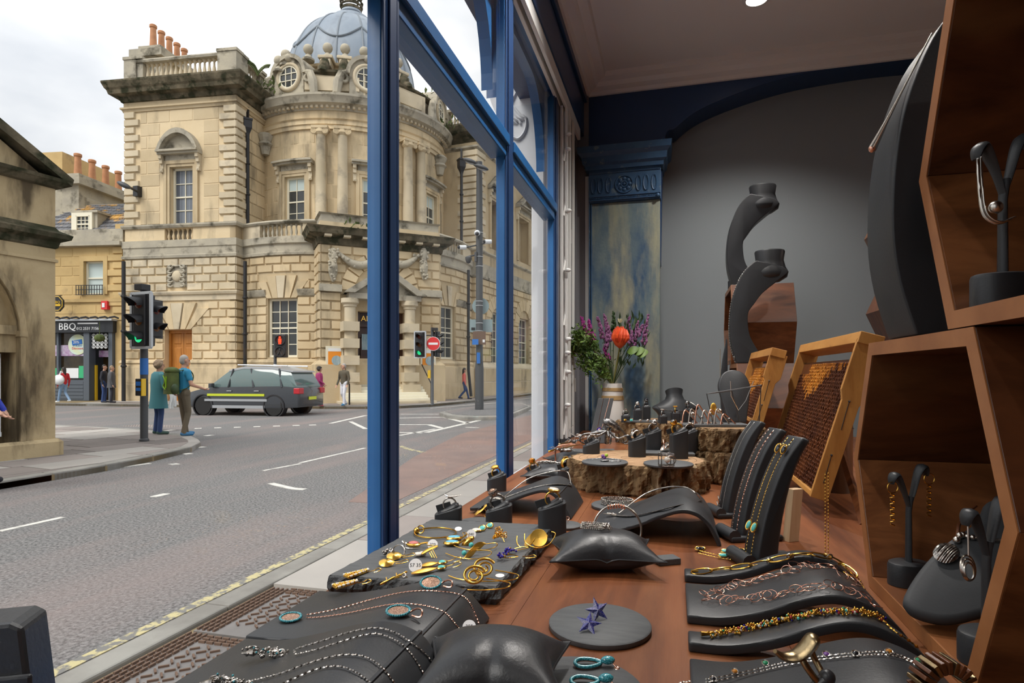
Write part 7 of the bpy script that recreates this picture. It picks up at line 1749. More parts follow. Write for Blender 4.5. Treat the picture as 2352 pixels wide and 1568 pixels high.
for i,(a,lab)in enumerate([((888,1291),'lower'),((905,1276),'upper')]):
 p=TS(*a,.004);t=jw('disc_earring','domed gold disc earring near the left slate edge, %s one'%lab,'earring',p,'domed gold disc earrings');X=T(p)@Rz(20)@Rx(25)
 MB().lathe([(0,-.0025),(.005,-.002),(.009,0),(.005,.002),(0,.0025)],20,X,sy=.8).obj('disc','gold',t,smooth=50);w=MB();hook(w,p+V((.008,.003,0)),V((1,.5,.1)),.014);w.obj('hook','gold',t)
p=TS(893,1272,.003);t=jw('crystal_ring','ring with clustered silver and gold crystal beads on the slate','ring',p);w=MB()
for k in range(26):w.sph(p+V((R.gauss(0,.005),R.gauss(0,.003),R.uniform(0,.005))),.0018,6,5)
w.obj('bead_cluster','silver_dark',t,smooth=60);MB().ring(.008,.0008,20,5,T(p+V((.012,.002,.003)))@Rx(70)).obj('band','silver',t,smooth=60)
p=TS(950,1252,.003);t=jw('pink_stone_earring','gold earring with pink cabochon and silver clasp on the slate','earring',p)
MB().lathe([(0,0),(.007,0),(.0075,.002),(.006,.0035)],18,T(p),sx=1.3).obj('setting','gold',t,smooth=50);MB().sph(p+V((0,0,.003)),.0055,10,7,sc=(1.3,1,.45)).obj('stone','gem_pink',t,smooth=60)
w=MB();w.tube(catmull([p+V((.008,.002,.002)),p+V((.016,.006,.003)),p+V((.024,.008,.001))],4),.0012,6);hook(w,p+V((.016,.004,.002)),V((1,.4,0)),.012);w.obj('hook','gold',t)
w=MB()
for k in range(8):w.sph(p+V((-.010-.001*k,.001*k-.002,.002)),.002,6,5)
w.tube(catmull([p+V((-.016,.004,.004)),p+V((-.008,-.008,.003)),p+V((-.002,-.016,.001)),p+V((.018,-.012,.001))],5),.0008,5);w.obj('clasp','silver',t)
tagdisc('oval price tag reading 330 behind the pink stone earring',TS(993,1262),'330',.0065,60)
p=TS(1000,1223,.0022);t=jw('gold_bangle','thin hammered gold bangle with bead lying at the back of the slate','bangle',p)
MB().ring(.029,.0011,48,6,T(p),sx=1.0,sy=.92).obj('hoop','gold',t,smooth=60);c=TS(957,1218,.004);MB().sph(c,.0045,10,8).obj('bead','gold',t,smooth=60);MB().ring(.005,.0009,18,5,T(c+V((.006,0,.002)))@Rx(80)).obj('loop','gold',t,smooth=60)
tagdisc('small white tag at the end of the gold bangle',TS(1052,1219),'',.005,20)
p=TS(985,1273,.003);t=jw('leaf_stud','gold bark-textured stud with pearl petals on the slate','earring',p)
for k,dx in enumerate((-.013,-.009)):MB().sph(p+V((dx,-.002+k*.004,0)),.0052,10,7,sc=(1,.8,.5)).obj('petal','pearl',t,smooth=60)
w=MB().tube(catmull([p+V((-.008,-.003,.001)),p+V((0,.001,.006)),p+V((.01,.004,.01))],4),[.002,.003,.0034,.0036,.0036,.0036,.0034,.003,.002],8,flat=.5)
for k in range(3):w.rod(p+V((.002*k,.0,.004+.002*k)),p+V((.006+.003*k,-.004,-.002)),.0005,4)
w.obj('leaf','gold_matt',t,smooth=50)
for k,(a,b,lab)in enumerate([((945,1318),(1003,1305),'lower'),((965,1301),(1005,1293),'upper')]):
 p,q=TS(*a,.002),TS(*b,.003);d=q-p;s_=d.cross(Z3).normalized();t=jw('leaf_earring','long matt gold leaf earring with turquoise drop, %s of the pair'%lab,'earring',p,'turquoise leaf earrings')
 MB().grid(lambda u,v:p+d*u+s_*(2*v-1)*.0055*sin(pi*(.08+.9*u))**.8+V((0,0,.0022*sin(pi*u)*(1-(2*v-1)**2)+.001)),15,7).grid(lambda u,v:p+d*u+s_*(2*v-1)*.0055*sin(pi*(.08+.9*u))**.8,15,7).obj('leaf','gold_matt',t,smooth=60,fix=False)
 c=q+d.normalized()*.006;MB().ring(.0052,.0012,18,5,basis(c,d.normalized(),s_,Z3),sy=.75).obj('bezel','gold',t,smooth=60);MB().sph(c,.0048,10,7,sc=(1,.8,.5)).obj('stone','turquoise',t,smooth=60);w=MB();hook(w,c+d.normalized()*.006,d+V((0,.02,0)),.016);w.obj('hook','gold',t)
tagdisc('round price tag reading 57 35 leaning on the leaf earrings',TS(953,1314),'57 35',.0075,62)
p=TS(873,1342,.001);q=TS(935,1312,.003);t=jw('twig_earring','gold twig-shaped earring with small silver stop at the front of the slate','earring',p);d=q-p;s_=d.cross(Z3).normalized()
w=MB().tube(catmull([p,p+d*.35+s_*.001+V((0,0,.001)),p+d*.7,q],4),[.0008+.0004*(k%3)for k in range(13)],6)
for f,e in((.25,-.006),(.45,.005),(.6,-.005)):w.tube([p+d*f,p+d*(f+.12)+s_*e+V((0,0,.001))],.0008,5)
w.rod(p+d*.7,p+d*.8+s_*.008+V((0,0,-.002)),.0005);w.obj('twig','gold',t,smooth=60);MB().ring(.002,.0008,10,5,T(p+d*.75+s_*.005)@Rx(60)).obj('stop','silver',t)
for k,(a,lab)in enumerate([((1038,1247),'front'),((1043,1236),'back')]):
 p=TS(*a,.003);t=jw('enamel_earring','oval gold earring with sky-blue enamel top, %s of the pair'%lab,'earring',p,'sky-blue enamel earrings');X=T(p)@Rz(20)
 MB().lathe([(0,-.002),(.006,-.0018),(.0075,0),(.007,.002),(.006,.0026)],20,X,sx=1.5).obj('setting','gold',t,smooth=50);MB().sph((0,0,.002),.0058,14,7,X,sc=(1.5,1,.35)).obj('enamel','enamel_blue',t,smooth=60)
 MB().tube([p+V((.009,.002,0)),p+V((.016,.006,.005))],.0012,6).obj('link','gold',t)
tagdisc('round price tag reading 040 behind the blue enamel earrings',TS(1082,1238),'040',.0065,65)
p=TS(1075,1243,.004);t=jw('gold_petal','broad polished gold petal stud beside the enamel earrings','earring',p);MB().sph((0,0,0),.01,14,8,T(p)@Rz(30)@Ry(-35),sc=(1,.55,.45)).obj('petal','gold',t,smooth=60);w=MB();hook(w,p+V((-.008,.006,.003)),V((-.5,1,.2)),.012);w.obj('hook','gold',t)
for k,(a,b,lab)in enumerate([((1072,1277),(1092,1262),'front'),((1088,1258),(1108,1250),'back')]):
 p,q=TS(*a,.003),TS(*b,.006);t=jw('loop_earring','gold leaf earring with turquoise bead and long wire loop, %s one'%lab,'earring',p,'turquoise bead loop earrings');d=q-p;s_=d.cross(Z3).normalized()
 MB().grid(lambda u,v:p+d*(u*1.8-.4)+V((0,0,(2*v-1)*.005*sin(pi*u)))+s_*.001*sin(pi*v),9,5).obj('leaf','gold_matt',t,smooth=60,fix=False);MB().sph(p+V((-.004,.002,.003)),.0032,9,7).obj('bead','turquoise',t,smooth=60)
 MB().tube(catmull([p+V((-.03,.008,-.001)),p+V((-.01,-.004,-.001)),p+V((.012,-.004,-.001)),p+V((.026,.008,.001)),p+V((.024,.018,.003)),q],5),.0006,5).obj('wire_loop','gold',t,smooth=60)
for a,lab in(((1108,1212),'left'),((1125,1206),'right')):
 p=TS(*a,.004);t=jw('turquoise_stud','round turquoise stud in gold rim at the back of the slate, %s one'%lab,'earring',p,'turquoise studs');X=T(p)@Rz(10)@Rx(35);MB().ring(.0047,.001,20,5,X).obj('rim','gold',t,smooth=60);MB().sph((0,0,0),.0044,12,7,X,sc=(1,1,.4)).obj('stone','turquoise',t,smooth=60)
p=TS(1095,1217,.002);t=jw('pearl_stud','gold clip earring with oval pearl beside the turquoise studs','earring',p);MB().sph(p,.005,10,7,sc=(1.5,1,.6)).obj('pearl','pearl',t,smooth=60);MB().ring(.007,.0011,18,5,T(p),sy=.7).obj('rim','gold',t)
p=TS(1140,1228,.008);t=jw('lace_earring','gold lace fan earring standing up on the slate','earring',p);w=MB();X=T(p)@Rz(25)@Ry(-25)@Rx(55)
for k in range(46):
 a=R.uniform(-.5,1.2);r_=R.uniform(.0,.014);w.ring(R.uniform(.0012,.0024),.0004,10,4,X@T((r_-.004)*cos(a)*1.3,(r_)*sin(a)-.002,R.uniform(-.0008,.0008))@Rx(R.uniform(-30,30)))
w.rod(p+V((.008,0,-.002)),p+V((.013,-.006,-.007)),.0005);tag(w.obj('lace','gold',t),None,None,kind='stuff')
for k,(a,lab,tl,rzz_)in enumerate([((1238,1213),'upright',68,5),((1220,1240),'leaning',20,35)]):
 p=TS(a[0],a[1]+(22 if k==0 else 0),.012 if k==0 else .007);t=jw('disc_hoop','large domed gold disc earring on a wire loop, %s one of the pair'%lab,'earring',p,'large gold disc earrings');X=T(p)@Rz(rzz_)@Rx(tl)if k==0 else T(p)@Rz(30)@Ry(-50)
 MB().lathe([(0,-.001),(.0105,0),(.0112,.0012),(.0108,.002),(.009,.0016),(0,.0008)],28,X).obj('disc','gold_matt',t,smooth=50)
 MB().tube(catmull([p+V((-.020,.004,.003)),p+V((-.016,-.006,-.006)),p+V((0,-.010,-.010)),p+V((.014,-.004,-.006)),p+V((.020,.008,.004)),p+V((.014,.012,.006))],5),.0007,5).obj('wire_loop','gold',t,smooth=60)
for k,(a,lab,tl)in enumerate([((1090,1308),'front',55),((1112,1290),'rear',60)]):
 p=TS(a[0],a[1]+14,.0105);t=jw('spiral_earring','large flat gold spiral earring with long wire, %s one of the pair'%lab,'earring',p,'gold spiral earrings');X=T(p)@Rz(15)@Rx(tl)@S(1,.82,1);pts=[]
 for i in range(70):
  f=i/69;an=f*4.2*pi+.5;r_=.0125-.0095*f;pts.append(X@V((r_*cos(an),r_*sin(an),.0015*sin(an*.5))))
 MB().tube(pts,[.0016-.0007*i/69 for i in range(70)],7).obj('spiral','gold',t,smooth=60)
 MB().tube(catmull([p+V((-.038,-.008,-.009)),p+V((-.02,-.016,-.009)),p+V((.01,-.014,-.009)),p+V((.034,-.004,-.008)),p+V((.036,.006,-.006)),p+V((.012,.002,-.002))],5),.0007,5).obj('long_wire','gold',t,smooth=60)
tagdisc('white dumbbell price tag beside the gold spirals',TS(1148,1326),'',.005,5)
for k,(a,b,lab)in enumerate([((1150,1280),(1200,1277),'front'),((1168,1266),(1225,1255),'back')]):
 p,q=TS(*a,.003),TS(*b,.002);d=q-p;t=jw('lapis_earring','gold loop earring with lapis bead cluster at the slate edge, %s one'%lab,'earring',p,'lapis cluster earrings');w,w2=MB(),MB()
 for i in range(22):(w if i%4 else w2).sph(p+V((R.gauss(0,.0035),R.gauss(0,.0035),R.uniform(0,.005))),.0016,7,5)
 w.obj('lapis_beads','lapis',t,smooth=60)
 w2.tube(catmull([p,p+d*.4+V((0,.003,.002)),p+d*.8,p+d*.4+V((0,-.003,.0)),p],5),.0006,5);hook(w2,q,d,.014);w2.obj('gold_loop','gold',t)
# ---- coaster jewellery
def star(label,p,X,r):
 t=jw('star_earring',label,'earring',p,'blue star earrings');vs=[(0,0,.0028),(0,0,-.001)];fs=[]
 for k in range(10):a=pi*k/5;q=r if k%2==0 else r*.40;vs.append((q*cos(a),q*sin(a),0))
 for k in range(10):fs+=[(0,2+k,2+(k+1)%10),(1,2+(k+1)%10,2+k)]
 MB().add(vs,fs,X).obj('star','blue_pave',t);MB().rod(X@V((.003,0,0)),X@V((.003,.002,-.012)),.0005).ring(.002,.0005,10,4,X@T(.003,.001,-.006)).obj('post','silver',t)
zc_c=ZT+.006
p=tz(1352,1447,zc_c)+V((0,0,.006));star('blue sapphire star earring lying front left on the coaster',p,T(p)@Rz(20)@Rx(38),.0125)
p=tz(1372,1420,zc_c)+V((0,0,.008));star('blue sapphire star earring tipped up at the back of the coaster',p,T(p)@Rz(40)@Ry(-25)@Rx(62),.0125)
for k,(a,lab)in enumerate([((1352,1530),'upper'),((1345,1572),'lower')]):
 p=tz(*a,zc_c)+V((0,0,.003));t=jw('loop_drop_earring','teal pave teardrop loop earring in rose gold, %s of the pair'%lab,'earring',p,'teal loop earrings');X=T(p)@Rz(18)@Rx(12)
 lp_=[(-.011+.014*(1-cos(2*pi*i/28))*.5*1.5,.0055*sin(2*pi*i/28)*(1.15-.5*(1-cos(2*pi*i/28))*.5),0)for i in range(28)]
 MB().tube([X@V(q)for q in lp_],.0015,8,True).obj('pave_loop','teal_pave',t,smooth=60);MB().tube([X@V((q[0],q[1],-.0012))for q in lp_],.0012,6,True).obj('loop_back','rose_gold',t,smooth=60)
 MB().sph((.0155,0,.002),.0045,12,8,X,sc=(1.3,.8,.7)).obj('pave_top','teal_pave',t,smooth=60);MB().rod(X@V((.018,0,.001)),X@V((.024,-.008,-.003)),.0005).sph((.0125,0,.0005),.0014,7,5,X).ring(.0018,.0006,10,4,X@T(.022,-.005,-.002)).obj('post','rose_gold',t)
p=tz(1412,1158,ZT+.006)+V((.004,.0,.0));t=jw('beaded_bangle','oxidised silver bead bracelet coiled on the coaster','bracelet',p);w=MB()
for j in range(4):
 for k in range(52):a=2*pi*(k+.5*(j%2))/52;w.sph(p+V((.028*cos(a),.020*sin(a),.0016+.0026*j)),.00155,6,4)
tag(w.obj('bead_rows','silver_dark',t,smooth=60),None,None,kind='stuff');MB().cb(p+V((-.005,-.02,.006)),(.006,.003,.007)).obj('clasp','silver',t,bevel=.0006)
c=V((-.085,.755,ZT+.046))
for k,dy in enumerate((-.006,.004)):
 p=c+V((-.012,dy,.001));t=jw('beaded_hoop','oval silver beaded hoop earring on the pillow, %s one'%('front' if k==0 else 'back'),'earring',p,'silver beaded hoops');w=MB()
 for j in range(3):
  for i in range(34):a=2*pi*i/34;w.sph(p+V((.0145*cos(a),.0045*sin(a)+(j-1)*.001,.002+.0016*j)),.0011,6,4)
 tag(w.obj('bead_rows','silver_dark',t,smooth=60),None,None,kind='stuff');MB().rod(p+V((.015,0,.003)),p+V((.024,.002,.001)),.0006).ring(.0032,.0007,12,5,T(p+V((.020,.002,.003)))@Ry(70)).sph(p+V((.016,.001,.005)),.0022,8,6).obj('post','silver',t)
p=V((-.072,.812,ZT));t=jw('wrap_bangle','polished silver bangle with wrapped gold join standing behind the pillow','bangle',p)
for o in(0,.0035):MB().ring(.032,.0013,56,7,T(p+V((0,o,.033)))@Rz(15)@Rx(82)).obj('hoop','silver',t,smooth=60)
w=MB()
for k in range(7):w.ring(.0028,.0009,10,5,T(p+V((-.012+.0035*k,.002-.0,.0645-.0006*abs(k-4))))@Ry(80))
w.obj('wrapped_join','rose_gold',t,smooth=60)
p=V((-.008,.79,ZT));plate('small slate scrap peeking out behind the middle pillow',p,.03,.02,30,.008)
for(zf,cpts,label,spts)in((Z1_,[(1440,1185),(1478,1150),(1530,1134),(1575,1135),(1600,1150),(1608,1165)],'flat silver lariat necklace on the arched display beside the pillow',[(1415,1185),(1450,1187),(1500,1178),(1550,1165),(1612,1152)]),(Z2_,[(1150,1140),(1200,1113),(1250,1096),(1295,1093),(1318,1105)],'flat silver lariat necklace on the arched display near the window',[(1150,1148),(1190,1133),(1230,1120),(1270,1114),(1312,1116)])):
 pth=surfpath(spts,zf,.0016);t=jw('lariat',label,'necklace',pth[0],'flat silver lariats')
 MB().tube(pth,.0032,6,flat=.25).obj('flat_strip','silver_dark',t,smooth=50)
 arch=catmull([pth[0]+V((.004,.004,.002))]+[onsurf(x,y+10,zf)+V((0,.03,.012))for x,y in cpts[1:-1]]+[pth[-1]],6);MB().tube(arch,.0011,6).obj('collar_wire','silver',t,smooth=60)
 w=MB()
 for k in range(10):w.sph(pth[0]+V((-.004-.001*k,.002*sin(k),.001)),.0022,6,5)
 w.tube([pth[0],pth[0]+V((-.02,-.004,.002))],[.003,.0006],6);w.obj('tassel','silver',t,smooth=50)
pth=surfpath([(1112,1480),(1095,1420),(1065,1372),(1000,1360),(930,1362),(850,1380),(770,1402),(700,1415)],ZB_,.0012)
pth2=surfpath([(1082,1482),(1050,1440),(1015,1405),(950,1390),(890,1392),(800,1410),(740,1419),(702,1421)],ZB_,.0012)
t=jw('pendant_necklace','rose gold chain with round teal-rimmed pendant on the ramp','necklace',pth[-1]);fchain(pth,.00085,t,'rose_gold');fchain(pth2,.00085,t,'rose_gold')
def rimdisc(t,p,rz,tl,r=.0085):
 X=T(p)@Rz(rz)@Rx(tl)@S(1.1,.9,1);MB().lathe([(0,0),(r,.001),(r,.002),(0,.0014)],24,X).obj('pave_disc','copper_pave',t,smooth=50);w=MB()
 for k in range(34):a=2*pi*k/34;w.sph((r*cos(a),r*sin(a),.002),.0012,6,5,X)
 w.obj('teal_rim','teal_pave',t,smooth=60)
rimdisc(t,onsurf(668,1424,ZB_)+V((0,0,.001)),15,8)
for k,(a,lab)in enumerate([((915,1412),'front'),((990,1345),'back')]):
 p=onsurf(*a,ZB_)+V((0,0,.002));t=jw('teal_disc_earring','rose gold earring with teal-rimmed disc on the ramp, %s one'%lab,'earring',p,'teal-rimmed disc earrings');rimdisc(t,p,15,10 if k==0 else 25,.009)
 MB().tube(catmull([p+V((.010,.001,.001)),p+V((.016,.003,.004)),p+V((.022,.0,.004)),p+V((.022,-.004,0)),p+V((.014,-.003,0))],4),.0009,6).obj('lever_back','rose_gold',t,smooth=60)
tagdisc('round price tag reading 355 on the flap of the rose gold ramp',onsurf(1077,1465,ZB_)+V((0,0,.0035)),'355',.006,50)
for i,(pp,pend,lab)in enumerate([([(1010,1560),(985,1515),(945,1480),(905,1455),(860,1446),(800,1456),(740,1475),(675,1495)],(620,1510),'upper'),([(985,1590),(970,1545),(930,1490),(880,1462),(840,1461),(780,1478),(720,1497),(672,1508)],None,'u2'),([(910,1580),(880,1540),(845,1515),(805,1508),(760,1512),(700,1530),(640,1552),(560,1572)],(530,1580),'lower'),([(860,1580),(820,1550),(780,1535),(730,1540),(680,1560),(640,1580)],None,'l2')]):
 pth=surfpath(pp,ZA_,.0014)
 if pend:
  t=jw('silver_necklace','%s oxidised silver chain with knotted pendant on the bottom ramp'%lab,'necklace',pth[-1],'oxidised silver necklaces');c=onsurf(*pend,ZA_)+V((0,0,.002));w=MB()
  for k in range(60):w.sph(c+V((R.gauss(0,.010),R.gauss(0,.003),R.uniform(0,.004))),R.uniform(.0008,.0017),5,4)
  for k in range(6):w.ring(R.uniform(.002,.0035),.0007,12,5,T(c+V((R.uniform(-.016,.016),R.uniform(-.003,.003),.003)))@Rx(R.uniform(-60,60)))
  w.tube([c+V((-.012,-.003,.002)),c+V((-.022,-.005,.001))],[.003,.0006],6);w.obj('knotted_pendant','silver_dark',t,smooth=50);w=MB()
  for k in range(7):w.sph(c+V((R.gauss(0,.008),R.gauss(0,.003),.004)),.0009,5,4)
  w.obj('teal_beads','teal_pave',t,smooth=50)
 fchain(pth,.00105,t,'silver_dark')
# ---- right ramps
def link(par_,m,M,rx,ry,th,key):
 k=(rx,ry,th,m)
 if k not in LK:LK[k]=MB().ring(1,th,20,5,None,0,rx,ry).mesh('link',m,smooth=70)
 return inst(LK[k],'link',par_,M)
def framealong(pts,i):
 a=pts[max(i-1,0)];b=pts[min(i+1,len(pts)-1)];t_=(b-a).normalized();s_=t_.cross(Z3).normalized();return t_,s_,s_.cross(t_)
pth=surfpath([(1612,1316),(1660,1310),(1720,1302),(1780,1291),(1840,1280),(1890,1281),(1925,1294),(1950,1318)],ZRa,.0022)
t=jw('oval_link_bracelet','gold oval link bracelet on the narrow ramp by the easel','bracelet',pth[0]);pp=resample(pth,.0225)
for i,p in enumerate(pp):
 t_,s_,u=framealong(pp,i);link(t,'gold',basis(p,t_,s_,u)@Rx(28 if i%2 else-12),.0125,.0055,.0009,0)
 if i in(3,4,6):MB().ring(.0034,.0008,14,5,basis(p+t_*.011,t_,s_,u)@Rx(70)).obj('silver_ring','silver',t)
MB().tube([pth[0]-V((.012,.002,0)),pth[0]-V((.004,.001,0))],[.0018,.0012],6).obj('clasp','gold',t);fchain(surfpath([(1925,1292),(1950,1318),(1975,1350),(2000,1392)],ZRa,.003),.0015,t,'gold')
for nm,pp0,lab in(('a',[(1622,1372),(1680,1352),(1740,1338),(1800,1322),(1850,1306),(1900,1305),(1940,1325),(1975,1352)],'upper'),('b',[(1625,1380),(1680,1382),(1740,1378),(1800,1370),(1850,1355),(1900,1352),(1950,1360),(1990,1385),(2020,1415)],'lower')):
 pth=surfpath(pp0,ZRb,.002);t=jw('hoop_chain','rose gold chain of tangled round hoops on the wide ramp, %s strand'%lab,'necklace',pth[0],'rose gold hoop chains')
 pp=resample(pth,.0062)
 for i,p in enumerate(pp):
  t_,s_,u=framealong(pp,i);big=R.choice((.005,.0058,.0068));link(t,'rose_gold',basis(p+s_*R.uniform(-.005,.005)+V((0,0,R.uniform(.0,.0025))),t_,s_,u)@Rx(R.uniform(-32,32))@Ry(R.uniform(-20,20)),big,big*R.uniform(.8,1),.00036,0)
pth=surfpath([(1632,1463),(1690,1455),(1760,1440),(1830,1424),(1900,1412),(1960,1412),(2005,1418),(2030,1430)],ZRc,.003)
t=jw('cluster_bracelet','gold bracelet clustered with tiny coloured gems on the narrow ramp','bracelet',pth[0]);wg=MB();cols=['turquoise','gem_red','gem_green','gem_pink','lapis','pearl'];wc=[MB()for _ in cols]
for p in resample(pth,.0011):
 for k in range(3):
  q=p+V((R.gauss(0,.001),R.gauss(0,.0022),R.uniform(-.002,.002)));z_=R.random();(wg if z_<.8 else R.choice(wc)).sph(q,R.uniform(.0009,.0014),5,4)
tag(wg.obj('gold_beads','gold',t,smooth=60),None,None,kind='stuff')
for w,m in zip(wc,cols):tag(w.obj('gem_beads',m,t,smooth=60),None,None,kind='stuff')
MB().tube([pth[0]-V((.008,.002,0)),pth[0]],[.0022,.0012],7).obj('clasp','gold',t);fchain(surfpath([(2030,1430),(2055,1455),(2085,1485),(2110,1520)],ZRc,.002),.0014,t,'gold')
pth=surfpath([(1560,1572),(1640,1562),(1720,1545),(1800,1527),(1870,1515),(1950,1505),(2030,1502),(2080,1515),(2120,1540)],ZRd,.0016)
t=jw('gem_station_chain','double silver chain with small gem stations on the wide front ramp','necklace',pth[4]);fchain(pth,.0010,t,'silver');fchain([p+V((0,-.0045,0))for p in pth],.0010,t,'silver')
for px,py,m in((1758,1528,'gem_green'),(1688,1548,'gem_amber'),(1898,1508,'gem_violet'),(1965,1507,'gem_black'),(2042,1502,'gem_amber'),(2110,1522,'gem_green'),(1638,1565,'gem_black')):
 p=onsurf(px,py,ZRd)+V((0,0,.002));MB().ring(.0022,.0007,14,5,T(p)@Rx(30)).obj('bezel','silver',t,smooth=60);MB().sph(p,.0019,10,7,sc=(1.2,1,.8)).obj('gem',m,t,smooth=60)
p=at(1868,1568,.40);p.z=ZT
pq=at(1900,1555,.37)
t=jw('ring_post','black rounded ring post at the bottom edge','ring stand',V((pq.x,pq.y,ZT)));MB().tube([pq+c2w(-.012,0,-.012),pq+c2w(.0,0,-.001)],[.0042,.0046],12).sph(pq,.0048,12,8).obj('padded_finger','leather_soft',t,smooth=60)
MB().tube([V((pq.x,pq.y,ZT))+c2w(-.014,.012,0),pq+c2w(-.012,0,-.012)],.006,10).lathe([(0,0),(.02,0),(.02,.01),(0,.012)],20,T(V((pq.x,pq.y,ZT))+c2w(-.014,.012,0))).obj('post','leather',t,smooth=50)
rq=[at(x,y,.375)for x,y in((1780,1495),(1800,1508),(1828,1506),(1850,1488),(1866,1466),(1872,1472),(1868,1492))]
t=jw('sculpted_ring','large sculpted bronze ring with flared horn top at the bottom right','ring',V((pq.x,pq.y,ZT+.05))if False else rq[2])
MB().tube(catmull(rq,4),[.0022+.004*sin(pi*k/24)for k in range(25)],8,flat=.6).obj('flared_top','bronze',t,smooth=60)
MB().tube(catmull([at(1838,1500,.375),at(1846,1520,.372),at(1862,1545,.37),at(1885,1575,.37)],5),.0022,8).tube(catmull([at(1862,1490,.385),at(1872,1515,.385),at(1888,1545,.38),at(1895,1565,.38)],5),.0020,8).obj('shank','bronze',t,smooth=60)
bp0=at(2175,1580,.38);t=jw('wooden_bangle','dark ribbed bangle with bronze bands at the bottom right corner','bangle',bp0)
for k in range(18):
 a=pi*.15+pi*1.5*k/17;c=bp0+c2w(.014*cos(a),.004,.014*sin(a));X=basis(c,c2w(cos(a),0,sin(a)),c2w(0,1,0),c2w(-sin(a),0,cos(a)));MB().cb((0,0,0),(.008,.016,.0028),X).obj('rib','walnut_inner' if k%3 else 'bronze',t,bevel=.0005)
# ---- necklaces on the upright boards
for off,m in((-.008,'gold'),(.007,'gold')):
 pass
for B,label,m,r_,ks in((B3,'long gold chain with turquoise drops hanging on the nearest board','gold',.00095,(-.007,.006)),(B2,'pink and rose gold bead strands hanging on the middle board','rose_gold',.0014,(-.008,.006)),(B1,'thin silver chain with hoop pendant hanging on the board by the log','silver',.0005,(-.006,.006))):
 t=jw('long_necklace',label,'necklace',B(.05));
 for kk,off in enumerate(ks):
  pth=catmull([B(f,off)+V((-.001,0,.001))for f in(.95,.8,.65,.5,.35,.2,.08)],6);fchain(pth,r_,t,m if not(m=='rose_gold' and kk)else 'copper_pave')
  if m=='gold':
   for f,g in((.86,'gem_black'),(.33,'turquoise')):
    c=B(f,off)+V((-.003,0,.001));X=T(c)@Rz(38)@Ry(-60);MB().ring(.0046,.0010,16,5,X,sx=1.4,sy=.8).obj('bezel','gold',t,smooth=60);MB().sph((0,0,0),.0042,10,7,X,sc=(1.4,.8,.5)).obj('gem',g,t,smooth=60)
 if m=='gold':
  pts=[tz(1728,1285),tz(1690,1283),tz(1650,1278),tz(1600,1266)];fchain(catmull([p_+V((0,0,.002))for p_ in pts],6),.0009,t,'gold');fchain(catmull([p_+V((0,-.012,.002))for p_ in pts],6),.0009,t,'gold')
  for px,py,g in((1700,1270,'gem_black'),(1690,1285,'gem_black'),(1668,1272,'turquoise'),(1662,1282,'turquoise'),(1608,1266,'gem_black')):
   c=tz(px,py)+V((0,0,.004));X=T(c)@Rz(10)@Rx(20);MB().ring(.0046,.001,16,5,X,sx=1.5,sy=.8).obj('bezel','gold',t,smooth=60);MB().sph((0,0,0),.0042,10,7,X,sc=(1.5,.8,.5)).obj('gem',g,t,smooth=60)
  a=B(.95,.0)+V((.02,0,-.02));
  for dx in(0,.012):fchain([V((.178+dx*.5,.80+dx,1.30)),V((.178+dx*.5,.80+dx,ZT+.002))],.0009,t,'gold')
 if m=='silver':
  c=B(.12,0)+V((-.004,0,.012));MB().ring(.007,.0008,20,5,T(c)@Ry(80)).ring(.009,.0008,20,5,T(c+V((-.001,.002,-.014)))@Ry(80),sx=1.3).obj('hoop_pendant','silver',t,smooth=60)
# ---- earrings on the trees
def hang(label,XT,s_,kind,m):
 e=XT@V((s_*.023,-.003,.108+(.008 if s_>0 else 0)));t=jw('hanging_earring',label,'earring',e);w=MB()
 if kind=='twist':
  w.ring(.006,.0005,16,4,T(e+V((0,0,-.001)))@Rz(20)@Rx(90))
  for k in range(11):w.tube([e+V((-.002*(-1)**k,0,-.008-k*.0032)),e+V((.0022*(-1)**k,.0005,-.0095-k*.0032))],.0008,5)
 elif kind=='hoops':
  w.tube([e+V((0,0,.002)),e+V((0,-.001,-.02))],.0007,5)
  for k in range(3):w.ring(.0095-.0015*k,.0008,24,5,T(e+V((0,-.001*k,-.03-.001*k)))@Rz(30)@Rx(80),sx=.75)
 else:
  pts=[e+V((0,0,.002)),e+V((0,-.002,-.02)),e+V((.002,-.003,-.04)),e+V((.010,-.004,-.048)),e+V((.020,-.004,-.045))];w.tube(catmull(pts,6),.0011,6);w.tube(catmull([p_+V((.002,0,.001))for p_ in pts],6),.0008,6)
  w.sph(e+V((.010,-.003,-.036)),.0048,12,8)
 w.obj('earring_wire',m,t,smooth=60)
hang('gold twisted earring on the left arm of the slim tree',XT1,-1,'twist','gold');hang('gold twisted earring on the right arm of the slim tree',XT1,1,'twist','gold')
hang('triple silver hoop earring on the left arm of the front tree',XT2,-1,'hoops','silver');hang('triple silver hoop earring on the right arm of the front tree',XT2,1,'hoops','silver')
hang('long polished loop earring with ball on the left arm of the upper tree',XT3,-1,'loop','silver');hang('long polished loop earring with ball on the right arm of the upper tree',XT3,1,'loop','silver')
a,b=td(2150,170,.235),td(2000,342,.165)
pa=V((.255,.66,1.735));pb=V((.150,.665,1.645));t=jw('trumpet_pendant','silver trumpet-shaped pendant on a rod hanging from the tall crescent stand','necklace',pb)
pa,pb=V((.236,.65,1.742)),V((.186,.65,1.638))
MB().tube([pa,pa.lerp(pb,.5),pa.lerp(pb,.75),pb],[.0007,.0009,.0018,.0038],12).obj('trumpet','silver',t,smooth=60);MB().sph(pb,.0038,10,7).obj('end_disc','rose_gold',t,smooth=50)
t=jw('fine_necklace','fine silver chain with round drop on the crescent stand in front of the far boxes','necklace',V((.18,2.06,1.5)))
ff=[(p_.x,p_.y)for p_ in catmull([V((a_,b_,0))for a_,b_ in CRE_F],4)]
